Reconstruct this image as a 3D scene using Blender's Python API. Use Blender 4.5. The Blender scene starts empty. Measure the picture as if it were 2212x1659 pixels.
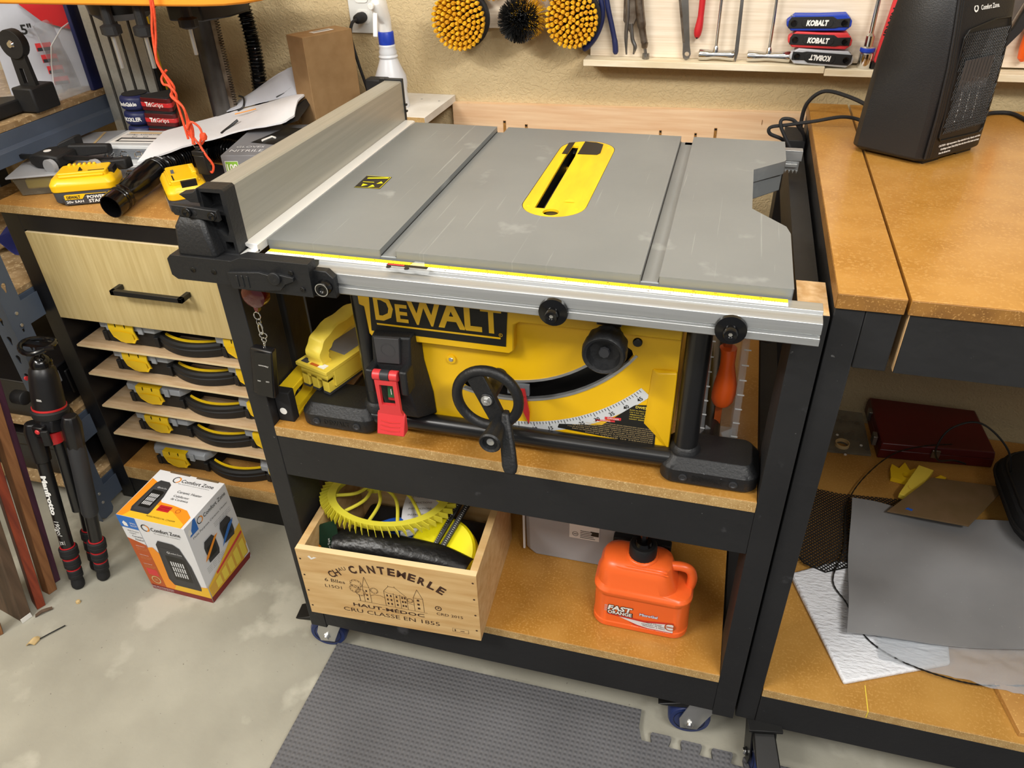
import bpy, math, random
from mathutils import Vector, Matrix, Euler
PI = math.pi
random.seed(7)
C = bpy.context.scene.collection
sc = bpy.context.scene
# ------------------------------------------------------------------ materials
def lin(h):
    h = h.lstrip('#'); r = []
    for i in (0, 2, 4):
        c = int(h[i:i+2], 16)/255
        r.append(c/12.92 if c <= .04045 else ((c+.055)/1.055)**2.4)
    return (*r, 1)
def mat(name, col, rough=.5, metal=0, col2=None, ns=8, stretch=(1, 1, 1), bump=0, bs=60, alpha=1, trans=0, spec=.5, coat=0,
        lo=.35, hi=.65, speck=None, spt=.66, sps=300, emis=None, wear=None, wt=.63, ws=9, rn=0, sub=0):
    m = bpy.data.materials.new(name); m.use_nodes = True
    nt = m.node_tree; N = nt.nodes; L = nt.links; b = N['Principled BSDF']
    b.inputs['Base Color'].default_value = lin(col); b.inputs['Roughness'].default_value = rough
    b.inputs['Metallic'].default_value = metal; b.inputs['Specular IOR Level'].default_value = spec
    if coat: b.inputs['Coat Weight'].default_value = coat; b.inputs['Coat Roughness'].default_value = .15
    if trans: b.inputs['Transmission Weight'].default_value = trans; b.inputs['IOR'].default_value = 1.3
    if sub: b.inputs['Subsurface Weight'].default_value = sub; b.inputs['Subsurface Radius'].default_value = (.02, .02, .02)
    if alpha < 1: b.inputs['Alpha'].default_value = alpha
    if emis: b.inputs['Emission Color'].default_value = lin(emis[0]); b.inputs['Emission Strength'].default_value = emis[1]
    tc = N.new('ShaderNodeTexCoord'); mp = N.new('ShaderNodeMapping'); L.new(tc.outputs['Object'], mp.inputs['Vector'])
    mp.inputs['Scale'].default_value = stretch
    src = None
    def noise(scale, det=4, vec=mp):
        n = N.new('ShaderNodeTexNoise'); n.inputs['Scale'].default_value = scale; n.inputs['Detail'].default_value = det
        L.new(vec.outputs['Vector'] if vec is mp else vec.outputs['Object'], n.inputs['Vector']); return n
    def mix(fac, a, c2):
        x = N.new('ShaderNodeMix'); x.data_type = 'RGBA'; L.new(fac, x.inputs['Factor'])
        if a is None: x.inputs['A'].default_value = lin(col)
        else: L.new(a, x.inputs['A'])
        x.inputs['B'].default_value = lin(c2); return x.outputs['Result']
    def ramp(o, lo, hi):
        r = N.new('ShaderNodeMapRange'); r.inputs['From Min'].default_value = lo; r.inputs['From Max'].default_value = hi
        L.new(o, r.inputs['Value']); return r.outputs['Result']
    if col2:
        n = noise(ns); src = mix(ramp(n.outputs['Fac'], lo, hi), src, col2)
        if rn:
            r = N.new('ShaderNodeMapRange'); r.inputs['To Min'].default_value = rough; r.inputs['To Max'].default_value = rough+rn
            L.new(n.outputs['Fac'], r.inputs['Value']); L.new(r.outputs['Result'], b.inputs['Roughness'])
    if speck:
        n = noise(sps, 2, tc); src = mix(ramp(n.outputs['Fac'], spt, spt+.05), src, speck)
    if wear:
        n = noise(ws, 8, tc); src = mix(ramp(n.outputs['Fac'], wt, wt+.06), src, wear)
    if src is not None: L.new(src, b.inputs['Base Color'])
    if bump:
        n = noise(bs, 3); bp = N.new('ShaderNodeBump'); bp.inputs['Strength'].default_value = bump; bp.inputs['Distance'].default_value = .004
        L.new(n.outputs['Fac'], bp.inputs['Height']); L.new(bp.outputs['Normal'], b.inputs['Normal'])
    return m
K = {}
def d(k, *a, **kw): K[k] = mat(k, *a, **kw)
d('concrete', '#a9a698', .62, col2='#959285', ns=4, bump=.12, bs=90, speck='#77746a', spt=.72, sps=120, wear='#b3b0a2', wt=.56, ws=5)
d('wallpaint', '#c8b48c', .75, col2='#c2ad84', ns=3, spec=.25)
d('ceilpaint', '#e8e6de', .8)
d('mdf', '#b8863f', .28, col2='#a97731', ns=14, coat=.25, speck='#bb8b47', spt=.56, sps=240, spec=.4)
d('mdf2', '#b88a45', .36, col2='#a97b38', ns=10, speck='#bb8e4c', spt=.56, sps=240)
d('mdfraw', '#b99862', .8, col2='#a98650', ns=70, speck='#d3b784', spt=.6, sps=500)
d('mdfcab', '#bd8d4d', .5, col2='#ab7a3c', ns=12, speck='#cda15c', spt=.62, sps=240)
d('edgevar', '#94682f', .45, col2='#7d5628', ns=30, speck='#ab8047', spt=.6, sps=400)
d('blackwood', '#1f1f20', .6, col2='#19191a', ns=5, stretch=(1, 1, 1), bump=.25, bs=45, wear='#47474a', wt=.68, ws=14, speck='#5d5d5d', spt=.76, sps=120)
d('blackgloss', '#0f0f11', .38, col2='#151416', ns=6, bump=.15, bs=30)
d('rawpine', '#dcb98a', .7, col2='#c79c66', ns=7, stretch=(12, 12, 1))
d('pineboard', '#e2c29c', .6, col2='#d6ae86', ns=5, stretch=(1.2, 8, 22), speck='#d0a880', spt=.72, sps=30)
d('whiteboard', '#e6e2da', .7, col2='#d5d0c6', ns=16, stretch=(1, 1, 1))
d('panelply', '#e9dcc8', .65, col2='#d8c6ad', ns=4, stretch=(2, 8, 60), lo=.3, hi=.7)
d('ledge', '#e8dcc2', .6, col2='#d9c8a6', ns=6, stretch=(2, 12, 12))
d('plyshelf', '#d2b692', .6, col2='#c4a47c', ns=8, stretch=(3, 14, 14))
d('plyedge', '#e0cba0', .6)
d('maple', '#cdb984', .45, col2='#bda670', ns=5, stretch=(34, 6, 1.6), lo=.3, hi=.7)
d('osb', '#a98d66', .8, col2='#8d7048', ns=40, speck='#c4ab82', spt=.6, sps=120)
d('black', '#141414', .42); d('blackmat', '#131314', .62, bump=.1, bs=400); d('blackshiny', '#0b0b0c', .18)
d('heaterblack', '#151415', .45, bump=.12, bs=500); d('rubber', '#151517', .75, bump=.1, bs=200)
d('sawblack', '#17181a', .5, bump=.18, bs=260, speck='#54565a', spt=.75, sps=150)
d('tubeblack', '#151516', .3, coat=.2)
d('charcoal', '#3b3b3d', .55); d('darkgrey', '#2c2d30', .5); d('grey', '#87888a', .6); d('midgrey', '#66686a', .55)
d('sawyellow', '#f0bf12', .38, col2='#e9b70c', ns=4, coat=.1)
d('insertyellow', '#f5c816', .4, col2='#ebb80e', ns=18, stretch=(3, .5, 1))
d('yellow', '#f2ca1c', .4); d('paleyellow', '#ecd24c', .5, sub=.1); d('neon', '#f4e70c', .4); d('featheryellow', '#ded33f', .45)
d('tapeyellow', '#f5d11f', .5); d('white', '#ecebe6', .5); d('offwhite', '#dcdad4', .6); d('plastwhite', '#d6d8dc', .35, sub=.15)
d('scalewhite', '#cfd2d4', .4)
d('tabletop', '#8b8f90', .40, metal=.3, col2='#828687', ns=4, bump=.04, bs=80, rn=.1, wear='#9b9fa0', wt=.66, ws=12)
d('tableslot', '#5d6368', .45, metal=.4)
d('alu', '#c2c4c4', .36, metal=.75, col2='#b3b5b5', ns=3, stretch=(1, 60, 60))
d('fencealu', '#aeaca2', .36, metal=.45, col2='#a5a399', ns=3, stretch=(50, 1, 50), rn=.08)
d('fencealu_lit', '#f0f0ee', .35, metal=.3)  # aluminium coloured near-white to carry the light it reflects
d('colsteel', '#5e5b58', .35, metal=.85, col2='#45413d', ns=14); d('steel', '#9a9896', .3, metal=.9, col2='#6f6b66', ns=12); d('chrome', '#d8d8d8', .12, metal=1); d('zinc', '#c4c4c2', .3, metal=.8)
d('oldsteel', '#8d8378', .4, metal=.8, col2='#5b4c3e', ns=40)
d('rackblue', '#505b6b', .5, col2='#465060', ns=5, bump=.08, bs=200)
d('red', '#c0232a', .4); d('redgloss', '#c42a2c', .25); d('darkred', '#5c1011', .35, col2='#4a0c0d', ns=5)  # darkred also deepened for the shade at the back of the bench shelf
d('salmon', '#d2393c', .4); d('blue', '#1f3da6', .4); d('navy', '#1b2350', .45); d('bluecap', '#1c3fb4', .4); d('wheelblue', '#1e2f63', .4)
d('brightblue', '#1f5bc0', .45); d('orange', '#f0611c', .35); d('soaporange', '#f2682a', .33, sub=.08); d('boardorange', '#f39a2c', .45)
d('cord', '#ef5a33', .6, col2='#d84420', ns=200); d('green', '#1f5a36', .4); d('lime', '#7fb13c', .5); d('darkgreen', '#16301f', .4)
d('card', '#9a7a52', .85, col2='#8f6f48', ns=30); d('carddark', '#6f573a', .85, col2='#65502f', ns=20)
d('paperwhite', '#e4e4e6', .55, bump=.25, bs=25); d('mailgrey', '#b9bcc4', .4, bump=.3, bs=25)
d('ink', '#15140f', .6); d('inkbrown', '#3f2413', .7); d('inkred', '#c4302b', .5)
d('crate', '#d9b780', .7, col2='#c69c62', ns=5, stretch=(1.5, 10, 14), lo=.35, hi=.7)
d('crateedge', '#e6cd9b', .7)
d('clear', '#dfe3e6', .12, trans=.0, alpha=.22); d('cleargrey', '#8d9298', .25, alpha=.55); d('lidgrey', '#a4a9af', .25, alpha=.86)
d('cloudy', '#b4b6ba', .4, alpha=.72); d('wrap', '#c4cad0', .06, alpha=.30, spec=1, bump=1, bs=18); d('clearedge', '#eceff0', .2, alpha=.7)
d('caseclear', '#8b8778', .35, alpha=.6, col2='#6f6b5e', ns=20)
d('foam', '#e3e5ea', .8, bump=1, bs=70, stretch=(1, 2.6, 1)); d('sheet', '#8f8f90', .48, col2='#828283', ns=5, speck='#aaaaaa', spt=.73, sps=260)
d('fabric', '#121316', .8, bump=.3, bs=600, speck='#6a6d72', spt=.74, sps=260); d('bagblack', '#101010', .36, bump=.8, bs=40)
d('walnut', '#5f4a38', .6, col2='#4a392a', ns=6, stretch=(14, 14, 1)); d('padauk', '#8e3a1c', .5, col2='#6b2612', ns=6, stretch=(18, 18, 1.2))
d('tanwood', '#94643c', .6, col2='#7b4f2c', ns=6, stretch=(18, 18, 1.2)); d('purpleheart', '#4d2438', .5, col2='#3b1a2b', ns=6, stretch=(18, 18, 1.2))
d('glove', '#77787c', .5); d('printorange', '#ee9220', .45); d('printgold', '#eab92c', .45); d('printwhite', '#dedfe2', .45)
d('printblue', '#2f6fc0', .45); d('printred', '#7c1a1c', .45); d('printbrown', '#b5531f', .45); d('printgrey', '#343437', .5); d('palegrey', '#b9bbc0', .5)
d('printtan', '#d8a63c', .5); d('lens', '#5c0c12', .08, coat=.8); d('brushyellow', '#eebc1c', .7, col2='#d79a12', ns=60)
d('jeans', '#1b1f5c', .8); d('outlet', '#d9dad6', .4); d('seal', '#2b8fd6', .4); d('tan', '#c7ac79', .6)
def grid_bump(m, sx, sy, strength=.6, dist=.002):      # woven / diamond relief
    nt = m.node_tree; N = nt.nodes; L = nt.links
    tc = N.new('ShaderNodeTexCoord'); b = N['Principled BSDF']; outs = []
    for ax, s in ((0, sx), (1, sy)):
        w = N.new('ShaderNodeTexWave'); w.bands_direction = 'X' if ax == 0 else 'Y'; w.inputs['Scale'].default_value = s
        L.new(tc.outputs['Object'], w.inputs['Vector']); outs.append(w)
    mm = N.new('ShaderNodeMath'); mm.operation = 'MULTIPLY'; L.new(outs[0].outputs['Fac'], mm.inputs[0]); L.new(outs[1].outputs['Fac'], mm.inputs[1])
    bp = N.new('ShaderNodeBump'); bp.inputs['Strength'].default_value = strength; bp.inputs['Distance'].default_value = dist
    L.new(mm.outputs[0], bp.inputs['Height']); L.new(bp.outputs['Normal'], b.inputs['Normal'])
    return mm
d('mat', '#626265', .8, col2='#59595c', ns=6)
grid_bump(K['mat'], 32, 32, .9, .002)
def scratches(m, col, sx, sy, rot, lo):
    nt = m.node_tree; N = nt.nodes; L = nt.links; b = N['Principled BSDF']; tc = N.new('ShaderNodeTexCoord'); mp = N.new('ShaderNodeMapping')
    mp.inputs['Scale'].default_value = (sx, sy, 1); mp.inputs['Rotation'].default_value = (0, 0, rot); L.new(tc.outputs['Object'], mp.inputs['Vector'])
    n = N.new('ShaderNodeTexNoise'); n.inputs['Scale'].default_value = 1; n.inputs['Detail'].default_value = 6; L.new(mp.outputs['Vector'], n.inputs['Vector'])
    r = N.new('ShaderNodeMapRange'); r.inputs['From Min'].default_value = lo; r.inputs['From Max'].default_value = lo+.1; L.new(n.outputs['Fac'], r.inputs['Value'])
    x = N.new('ShaderNodeMix'); x.data_type = 'RGBA'; L.new(r.outputs['Result'], x.inputs['Factor']); src = b.inputs['Base Color'].links[0].from_socket
    L.new(src, x.inputs['A']); x.inputs['B'].default_value = lin(col); L.new(x.outputs['Result'], b.inputs['Base Color'])
scratches(K['tabletop'], '#b4b8b9', 160, 3, .12, .68); scratches(K['tabletop'], '#a9adae', 260, 5, -.5, .71); scratches(K['fencealu'], '#c9c8c0', 3, 5, .3, .75)
def wall_tex(m):
    nt = m.node_tree; N = nt.nodes; L = nt.links; b = N['Principled BSDF']; tc = N.new('ShaderNodeTexCoord')
    n1 = N.new('ShaderNodeTexNoise'); n1.inputs['Scale'].default_value = 95; n1.inputs['Detail'].default_value = 3; n1.inputs['Distortion'].default_value = 1.2
    L.new(tc.outputs['Object'], n1.inputs['Vector'])
    r = N.new('ShaderNodeMapRange'); r.inputs['From Min'].default_value = .42; r.inputs['From Max'].default_value = .58; L.new(n1.outputs['Fac'], r.inputs['Value'])
    bp = N.new('ShaderNodeBump'); bp.inputs['Strength'].default_value = .40; bp.inputs['Distance'].default_value = .003
    L.new(r.outputs['Result'], bp.inputs['Height']); L.new(bp.outputs['Normal'], b.inputs['Normal'])
wall_tex(K['wallpaint'])
def cutout(m, scale, thr):                              # perforated mesh
    nt = m.node_tree; N = nt.nodes; L = nt.links; b = N['Principled BSDF']; tc = N.new('ShaderNodeTexCoord')
    mp = N.new('ShaderNodeMapping'); mp.inputs['Rotation'].default_value = (0, 0, PI/4); L.new(tc.outputs['Object'], mp.inputs['Vector'])
    ws = []
    for dr in 'XY':
        w = N.new('ShaderNodeTexWave'); w.bands_direction = dr; w.inputs['Scale'].default_value = scale; L.new(mp.outputs['Vector'], w.inputs['Vector']); ws.append(w)
    mx = N.new('ShaderNodeMath'); mx.operation = 'MAXIMUM'; L.new(ws[0].outputs['Fac'], mx.inputs[0]); L.new(ws[1].outputs['Fac'], mx.inputs[1])
    gt = N.new('ShaderNodeMath'); gt.operation = 'GREATER_THAN'; gt.inputs[1].default_value = thr; L.new(mx.outputs[0], gt.inputs[0]); L.new(gt.outputs[0], b.inputs['Alpha'])
d('screen', '#19191b', .6); cutout(K['screen'], 50, .72)
# ------------------------------------------------------------------ mesh builder
_tc = {}
def text_mesh(s, bold=0, shear=0):
    k = (s, bold, shear)
    if k not in _tc:
        cu = bpy.data.curves.new('lettering', 'FONT'); cu.body = s; cu.size = 1; cu.offset = bold; cu.shear = shear; cu.resolution_u = 2
        o = bpy.data.objects.new('lettering', cu); C.objects.link(o)
        me = bpy.data.meshes.new_from_object(o.evaluated_get(bpy.context.evaluated_depsgraph_get()))
        v = [tuple(x.co) for x in me.vertices]; f = [tuple(p.vertices) for p in me.polygons]
        bpy.data.objects.remove(o); bpy.data.curves.remove(cu); bpy.data.meshes.remove(me)
        _tc[k] = (v, f)
    return _tc[k]
def fill_mesh(loops, depth):
    cu = bpy.data.curves.new('outline', 'CURVE'); cu.dimensions = '2D'; cu.fill_mode = 'BOTH'; cu.extrude = depth/2
    for lp in loops:
        sp = cu.splines.new('POLY'); sp.points.add(len(lp)-1)
        for i, p in enumerate(lp): sp.points[i].co = (p[0], p[1], 0, 1)
        sp.use_cyclic_u = True
    o = bpy.data.objects.new('outline', cu); C.objects.link(o)
    me = bpy.data.meshes.new_from_object(o.evaluated_get(bpy.context.evaluated_depsgraph_get()))
    v = [tuple(x.co) for x in me.vertices]; f = [tuple(p.vertices) for p in me.polygons]
    bpy.data.objects.remove(o); bpy.data.curves.remove(cu); bpy.data.meshes.remove(me)
    return v, f
class MB:
    def __init__(s, m=None): s.v = []; s.f = []; s.mi = []; s.mats = []; s.c = 0; s.M = Matrix.Identity(4); (m is not None) and s.use(m)
    def use(s, m):
        m = K[m] if isinstance(m, str) else m
        if m not in s.mats: s.mats.append(m)
        s.c = s.mats.index(m); return s
    def at(s, loc=(0, 0, 0), rot=(0, 0, 0), sc=(1, 1, 1)):
        s.M = Matrix.LocRotScale(Vector(loc), Euler(rot), Vector(sc)); return s
    def add(s, vs, fs):
        b = len(s.v); s.v += [s.M @ Vector(p) for p in vs]; s.f += [tuple(b+i for i in q) for q in fs]; s.mi += [s.c]*len(fs); return s
    def box(s, x0, x1, y0, y1, z0, z1):
        return s.add([(x0, y0, z0), (x1, y0, z0), (x1, y1, z0), (x0, y1, z0), (x0, y0, z1), (x1, y0, z1), (x1, y1, z1), (x0, y1, z1)],
                     [(0, 3, 2, 1), (4, 5, 6, 7), (0, 1, 5, 4), (1, 2, 6, 5), (2, 3, 7, 6), (3, 0, 4, 7)])
    def hexa(s, p):     # eight corners: bottom ring then top ring
        return s.add(p, [(0, 3, 2, 1), (4, 5, 6, 7), (0, 1, 5, 4), (1, 2, 6, 5), (2, 3, 7, 6), (3, 0, 4, 7)])
    def loft(s, rings, cap=True, closed=True):
        n = len(rings[0]); vs = [p for r in rings for p in r]; fs = []
        for i in range(len(rings)-1):
            for j in range(n if closed else n-1):
                a = i*n+j; b2 = i*n+(j+1) % n; fs.append((a, b2, b2+n, a+n))
        if cap: fs.append(tuple(reversed(range(n)))); fs.append(tuple(range((len(rings)-1)*n, len(rings)*n)))
        return s.add(vs, fs)
    def prism(s, poly, a, b, axis='z'):
        def P(p, t): return (p[0], p[1], t) if axis == 'z' else ((p[0], t, p[1]) if axis == 'y' else (t, p[0], p[1]))
        return s.loft([[P(p, a) for p in poly], [P(p, b) for p in poly]])
    def plate(s, loops, a, b, axis='z'):          # filled outline with holes
        v, f = fill_mesh(loops, abs(b-a)); c = (a+b)/2
        def P(p): return (p[0], p[1], p[2]+c) if axis == 'z' else ((p[0], p[2]+c, p[1]) if axis == 'y' else (p[2]+c, p[0], p[1]))
        return s.add([P(p) for p in v], f)
    def cyl(s, p0, p1, r0, r1=None, n=20, cap=True):
        return s.tube([p0, p1], [r0, r0 if r1 is None else r1], n, cap)
    def tube(s, pts, r, n=10, cap=True, closed=False):
        pts = [Vector(p) for p in pts]; m = len(pts); rr = r if isinstance(r, (list, tuple)) else [r]*m
        rings = []; up = None
        for i, p in enumerate(pts):
            if closed: t = pts[(i+1) % m]-pts[i-1]
            else: t = pts[min(i+1, m-1)]-pts[max(i-1, 0)]
            t = t.normalized() if t.length > 1e-9 else Vector((0, 0, 1))
            if up is None: up = Vector((0, 0, 1)) if abs(t.z) < .9 else Vector((0, 1, 0))
            a = t.cross(up).normalized(); b2 = a.cross(t).normalized(); up = b2
            rings.append([tuple(p+rr[i]*(math.cos(2*PI*k/n)*a+math.sin(2*PI*k/n)*b2)) for k in range(n)])
        if closed: rings.append(rings[0]); cap = False
        return s.loft(rings, cap)
    def lathe(s, prof, c=(0, 0, 0), n=24, axis='z', cap=True):
        rings = []
        for r, h in prof:
            ring = []
            for k in range(n):
                a = 2*PI*k/n; x, y = r*math.cos(a), r*math.sin(a)
                q = (x, y, h) if axis == 'z' else ((x, h, y) if axis == 'y' else (h, x, y))
                ring.append((q[0]+c[0], q[1]+c[1], q[2]+c[2]))
            rings.append(ring)
        return s.loft(rings, cap)
    def text(s, t, o, u, v, h, w=None, bold=0, shear=0, off=.0004, al='c'):
        """lettering: o anchor, u reading direction, v up direction, h cap height, w fitted width"""
        vs, fs = text_mesh(t, bold, shear)
        if not vs: return s
        u = Vector(u).normalized(); v = Vector(v).normalized(); n = u.cross(v); o = Vector(o)
        xs = [p[0] for p in vs]; x0, x1 = min(xs), max(xs); k = h/.69; kx = (w/(x1-x0)) if w else k
        ax = (x0+x1)/2 if al == 'c' else x0
        return s.add([tuple(o+u*((p[0]-ax)*kx)+v*(p[1]-.345)*k+n*off) for p in vs], fs)
    def decal(s, o, u, v, poly, off=.0003):        # flat printed patch in the plane (o,u,v)
        u = Vector(u).normalized(); v = Vector(v).normalized(); n = u.cross(v); o = Vector(o)
        return s.add([tuple(o+u*p[0]+v*p[1]+n*off) for p in poly], [tuple(range(len(poly)))])
    def ring(s, o, u, v, c, r, w, off=.0003, n=28, a0=0, a1=2*PI, sx=1):
        u = Vector(u).normalized(); v = Vector(v).normalized(); nn = u.cross(v); o = Vector(o); vs = []; fs = []
        for k in range(n+1):
            a = a0+(a1-a0)*k/n
            for q in (r-w/2, r+w/2): vs.append(tuple(o+u*(c[0]+sx*q*math.cos(a))+v*(c[1]+q*math.sin(a))+nn*off))
        for k in range(n): fs.append((2*k, 2*k+1, 2*k+3, 2*k+2))
        return s.add(vs, fs)
INV = {}
def build(name, mb, parent=None, bev=0, smooth=True, sub=0, seg=2, m=None):
    if m is not None: mb.use(m)
    me = bpy.data.meshes.new(name)
    inv = INV.get(parent.name if parent else None)
    vs = [tuple(inv @ p) for p in mb.v] if inv is not None else [tuple(p) for p in mb.v]
    me.from_pydata(vs, [], mb.f)
    for q in mb.mats: me.materials.append(q)
    me.polygons.foreach_set('material_index', mb.mi)
    me.validate(); me.update()
    o = bpy.data.objects.new(name, me); C.objects.link(o)
    if parent: o.parent = parent; (inv is not None) and INV.__setitem__(o.name, inv)
    if smooth: me.shade_auto_smooth(angle=math.radians(35)) if hasattr(me, 'shade_auto_smooth') else None
    if smooth:
        me.polygons.foreach_set('use_smooth', [True]*len(me.polygons))
        try: me.set_sharp_from_angle(angle=math.radians(35))
        except Exception: pass
    if bev:
        b = o.modifiers.new('bevel', 'BEVEL'); b.width = bev; b.segments = seg; b.limit_method = 'ANGLE'; b.angle_limit = math.radians(40); b.harden_normals = False
    if sub: q = o.modifiers.new('sub', 'SUBSURF'); q.levels = sub; q.render_levels = sub
    return o
def tag(o, label, cat, group=None, kind=None):
    o['label'] = label; o['category'] = cat
    if group: o['group'] = group
    if kind: o['kind'] = kind
    return o
def thing(name, label, cat, loc=(0, 0, 0), rot=0, group=None, world=True):
    """Empty at the base; world=True: parts are given in world coordinates"""
    o = bpy.data.objects.new(name, None); C.objects.link(o); o.location = loc; o.empty_display_size = .02
    r = rot if isinstance(rot, (tuple, list)) else (0, 0, rot); o.rotation_euler = r
    M = Matrix.LocRotScale(Vector(loc), Euler(r), None)
    if world: INV[o.name] = M.inverted()
    return tag(o, label, cat, group)
def one(name, mb, label, cat, group=None, **kw):   # a thing that is one mesh (world coordinates, origin moved to its base)
    o = build(name, mb, **kw)
    n = len(mb.v); cx = sum(p[0] for p in mb.v)/n; cy = sum(p[1] for p in mb.v)/n; z = min(p[2] for p in mb.v)
    o.data.transform(Matrix.Translation((-cx, -cy, -z))); o.location = (cx, cy, z)
    return tag(o, label, cat, group)
def struct(name, mb, parent=None, **kw):
    o = build(name, mb, parent, **kw)
    if not parent: o['kind'] = 'structure'
    return o
def copy_tree(o, loc=None, rot=None, label=None, parent=None):
    c = o.copy(); C.objects.link(c)
    if parent: c.parent = parent
    for ch in list(o.children): copy_tree(ch, parent=c)
    if loc is not None: c.location = loc
    if rot is not None: c.rotation_euler = rot if isinstance(rot, (tuple, list)) else (0, 0, rot)
    if label: c['label'] = label
    return c
def rrect(x0, x1, y0, y1, r, n=5):
    out = []
    for cx, cy, a in ((x1-r, y1-r, 0), (x0+r, y1-r, PI/2), (x0+r, y0+r, PI), (x1-r, y0+r, 3*PI/2)):
        for k in range(n+1):
            t = a+PI/2*k/n; out.append((cx+r*math.cos(t), cy+r*math.sin(t)))
    return out
def arc(cx, cy, r, a0, a1, n=12, sx=1):
    return [(cx+sx*r*math.cos(a0+(a1-a0)*k/n), cy+r*math.sin(a0+(a1-a0)*k/n)) for k in range(n+1)]
def spline(pts, n=8):                              # Catmull-Rom through points
    P = [Vector(p) for p in pts]; out = []
    for i in range(len(P)-1):
        a = P[max(i-1, 0)]; b = P[i]; c = P[i+1]; e = P[min(i+2, len(P)-1)]
        for k in range(n):
            t = k/n; out.append(.5*((2*b)+(c-a)*t+(2*a-5*b+4*c-e)*t*t+(3*b-a-3*c+e)*t**3))
    out.append(P[-1]); return out
X, Y, Z = (1, 0, 0), (0, 1, 0), (0, 0, 1)
# ------------------------------------------------------------------ camera, light, setting
cam = bpy.data.cameras.new('camera'); co = bpy.data.objects.new('camera', cam); C.objects.link(co); sc.camera = co
yaw, pit, rol, f = .286, .6086, -.0339, 1.0269*1600
fw = Vector((-math.sin(yaw)*math.cos(pit), math.cos(yaw)*math.cos(pit), -math.sin(pit)))
r = Vector((math.cos(yaw), math.sin(yaw), 0)); u = r.cross(fw)
r2 = math.cos(rol)*r+math.sin(rol)*u; u2 = -math.sin(rol)*r+math.cos(rol)*u
co.matrix_world = Matrix(((r2.x, u2.x, -fw.x, .6724), (r2.y, u2.y, -fw.y, -.8619), (r2.z, u2.z, -fw.z, 1.4388), (0, 0, 0, 1)))
cam.sensor_width = 36; cam.lens = f/2212*36; cam.clip_start = .02
def area(name, loc, size, power, col=(1, .975, .935), tgt=None):
    l = bpy.data.lights.new(name, 'AREA'); l.shape = 'RECTANGLE'; l.size, l.size_y = size; l.energy = power; l.color = col
    o = bpy.data.objects.new(name, l); C.objects.link(o); o.location = loc
    dr = Vector(tgt)-Vector(loc) if tgt else Vector((0, 0, -1)); o.rotation_euler = dr.to_track_quat('-Z', 'Y').to_euler(); return o
area('strip_light', (-1.15, -1.45, 2.6), (1.2, .12), 58, tgt=(-.1, .3, .7))
area('strip_light', (1.75, -1.35, 2.6), (1.2, .12), 48, tgt=(.5, .3, .7))
area('ceiling_light', (.35, -.2, 2.65), (1.2, .25), 17)
area('ceiling_light', (.4, -2.4, 2.6), (2.4, .4), 22, tgt=(.4, 0, .3))
w = bpy.data.worlds.new('world'); sc.world = w; w.use_nodes = True
w.node_tree.nodes['Background'].inputs['Color'].default_value = (.95, .97, 1, 1); w.node_tree.nodes['Background'].inputs['Strength'].default_value = .22
sc.view_settings.view_transform = 'Standard'; sc.view_settings.look = 'None'; sc.view_settings.gamma = 1; sc.view_settings.exposure = -.16; sc.view_settings.use_curve_mapping = False
struct('floor', MB('concrete').box(-1.6, 3, -3, .92, -.06, 0))
struct('wall_back', MB('wallpaint').box(-1.6, 3, .92, 1.02, 0, 2.7))
struct('wall_left', MB('wallpaint').box(-1.7, -1.6, -3, 1.02, 0, 2.7))
struct('ceiling', MB('ceilpaint').box(-1.7, 3, -3, 1.02, 2.7, 2.78))
def caster(parent, x, y, rz, ztop, r=.041, w=.03, back=False, pm='zinc'):
    """plate and fork, with wheel and brake lever as sub-parts; rz turns the swivel; wheel trails 3 cm"""
    R = Matrix.LocRotScale(Vector((x, y, 0)), Euler((0, 0, rz)), None)
    b = MB(pm); b.M = R; tx = -.03; zc = r
    b.box(-.038, .038, -.03, .03, ztop-.006, ztop); b.lathe([(.022, ztop-.02), (.027, ztop-.006)], n=16)
    for s in (-1, 1):
        y0 = s*(w/2+.006)
        b.prism([(tx-.016, zc-.016), (tx+.016, zc-.016), (tx+.03, zc+.02), (.024, ztop-.012), (-.03, ztop-.012), (tx-.02, zc+.012)], y0-.0015, y0+.0015, 'y')
        b.cyl((tx, y0-.004, zc), (tx, y0+.004, zc), .009, n=6)
    b.box(-.03, .024, -w/2-.006, w/2+.006, ztop-.016, ztop-.011)
    b.use('chrome').cyl((tx, -w/2-.014, zc), (tx, w/2+.014, zc), .006, n=10)
    o = build('caster', b, parent, bev=.0006)
    q = MB('wheelblue'); q.M = R
    q.lathe([(r-.012, -w/2), (r-.003, -w/2), (r, -w/2+.006), (r, w/2-.006), (r-.003, w/2), (r-.012, w/2)], (tx, 0, zc), 32, 'y')
    q.use('black').lathe([(.008, -w/2-.001), (r-.016, -w/2+.004), (r-.011, -w/2-.001), (r-.011, w/2+.001), (r-.016, w/2-.004), (.008, w/2+.001)], (tx, 0, zc), 24, 'y')
    build('wheel', q, o)
    q = MB('black'); q.M = R
    q.hexa([(-.05, -.02, zc+.045), (-.05, .02, zc+.045), (-.03, .02, zc+.05), (-.03, -.02, zc+.05), (-.095, -.022, zc+.048), (-.095, .022, zc+.048), (-.03, .02, zc+.066), (-.03, -.02, zc+.066)])
    build('brake_lever', q, o, bev=.003)
    return o
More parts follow.
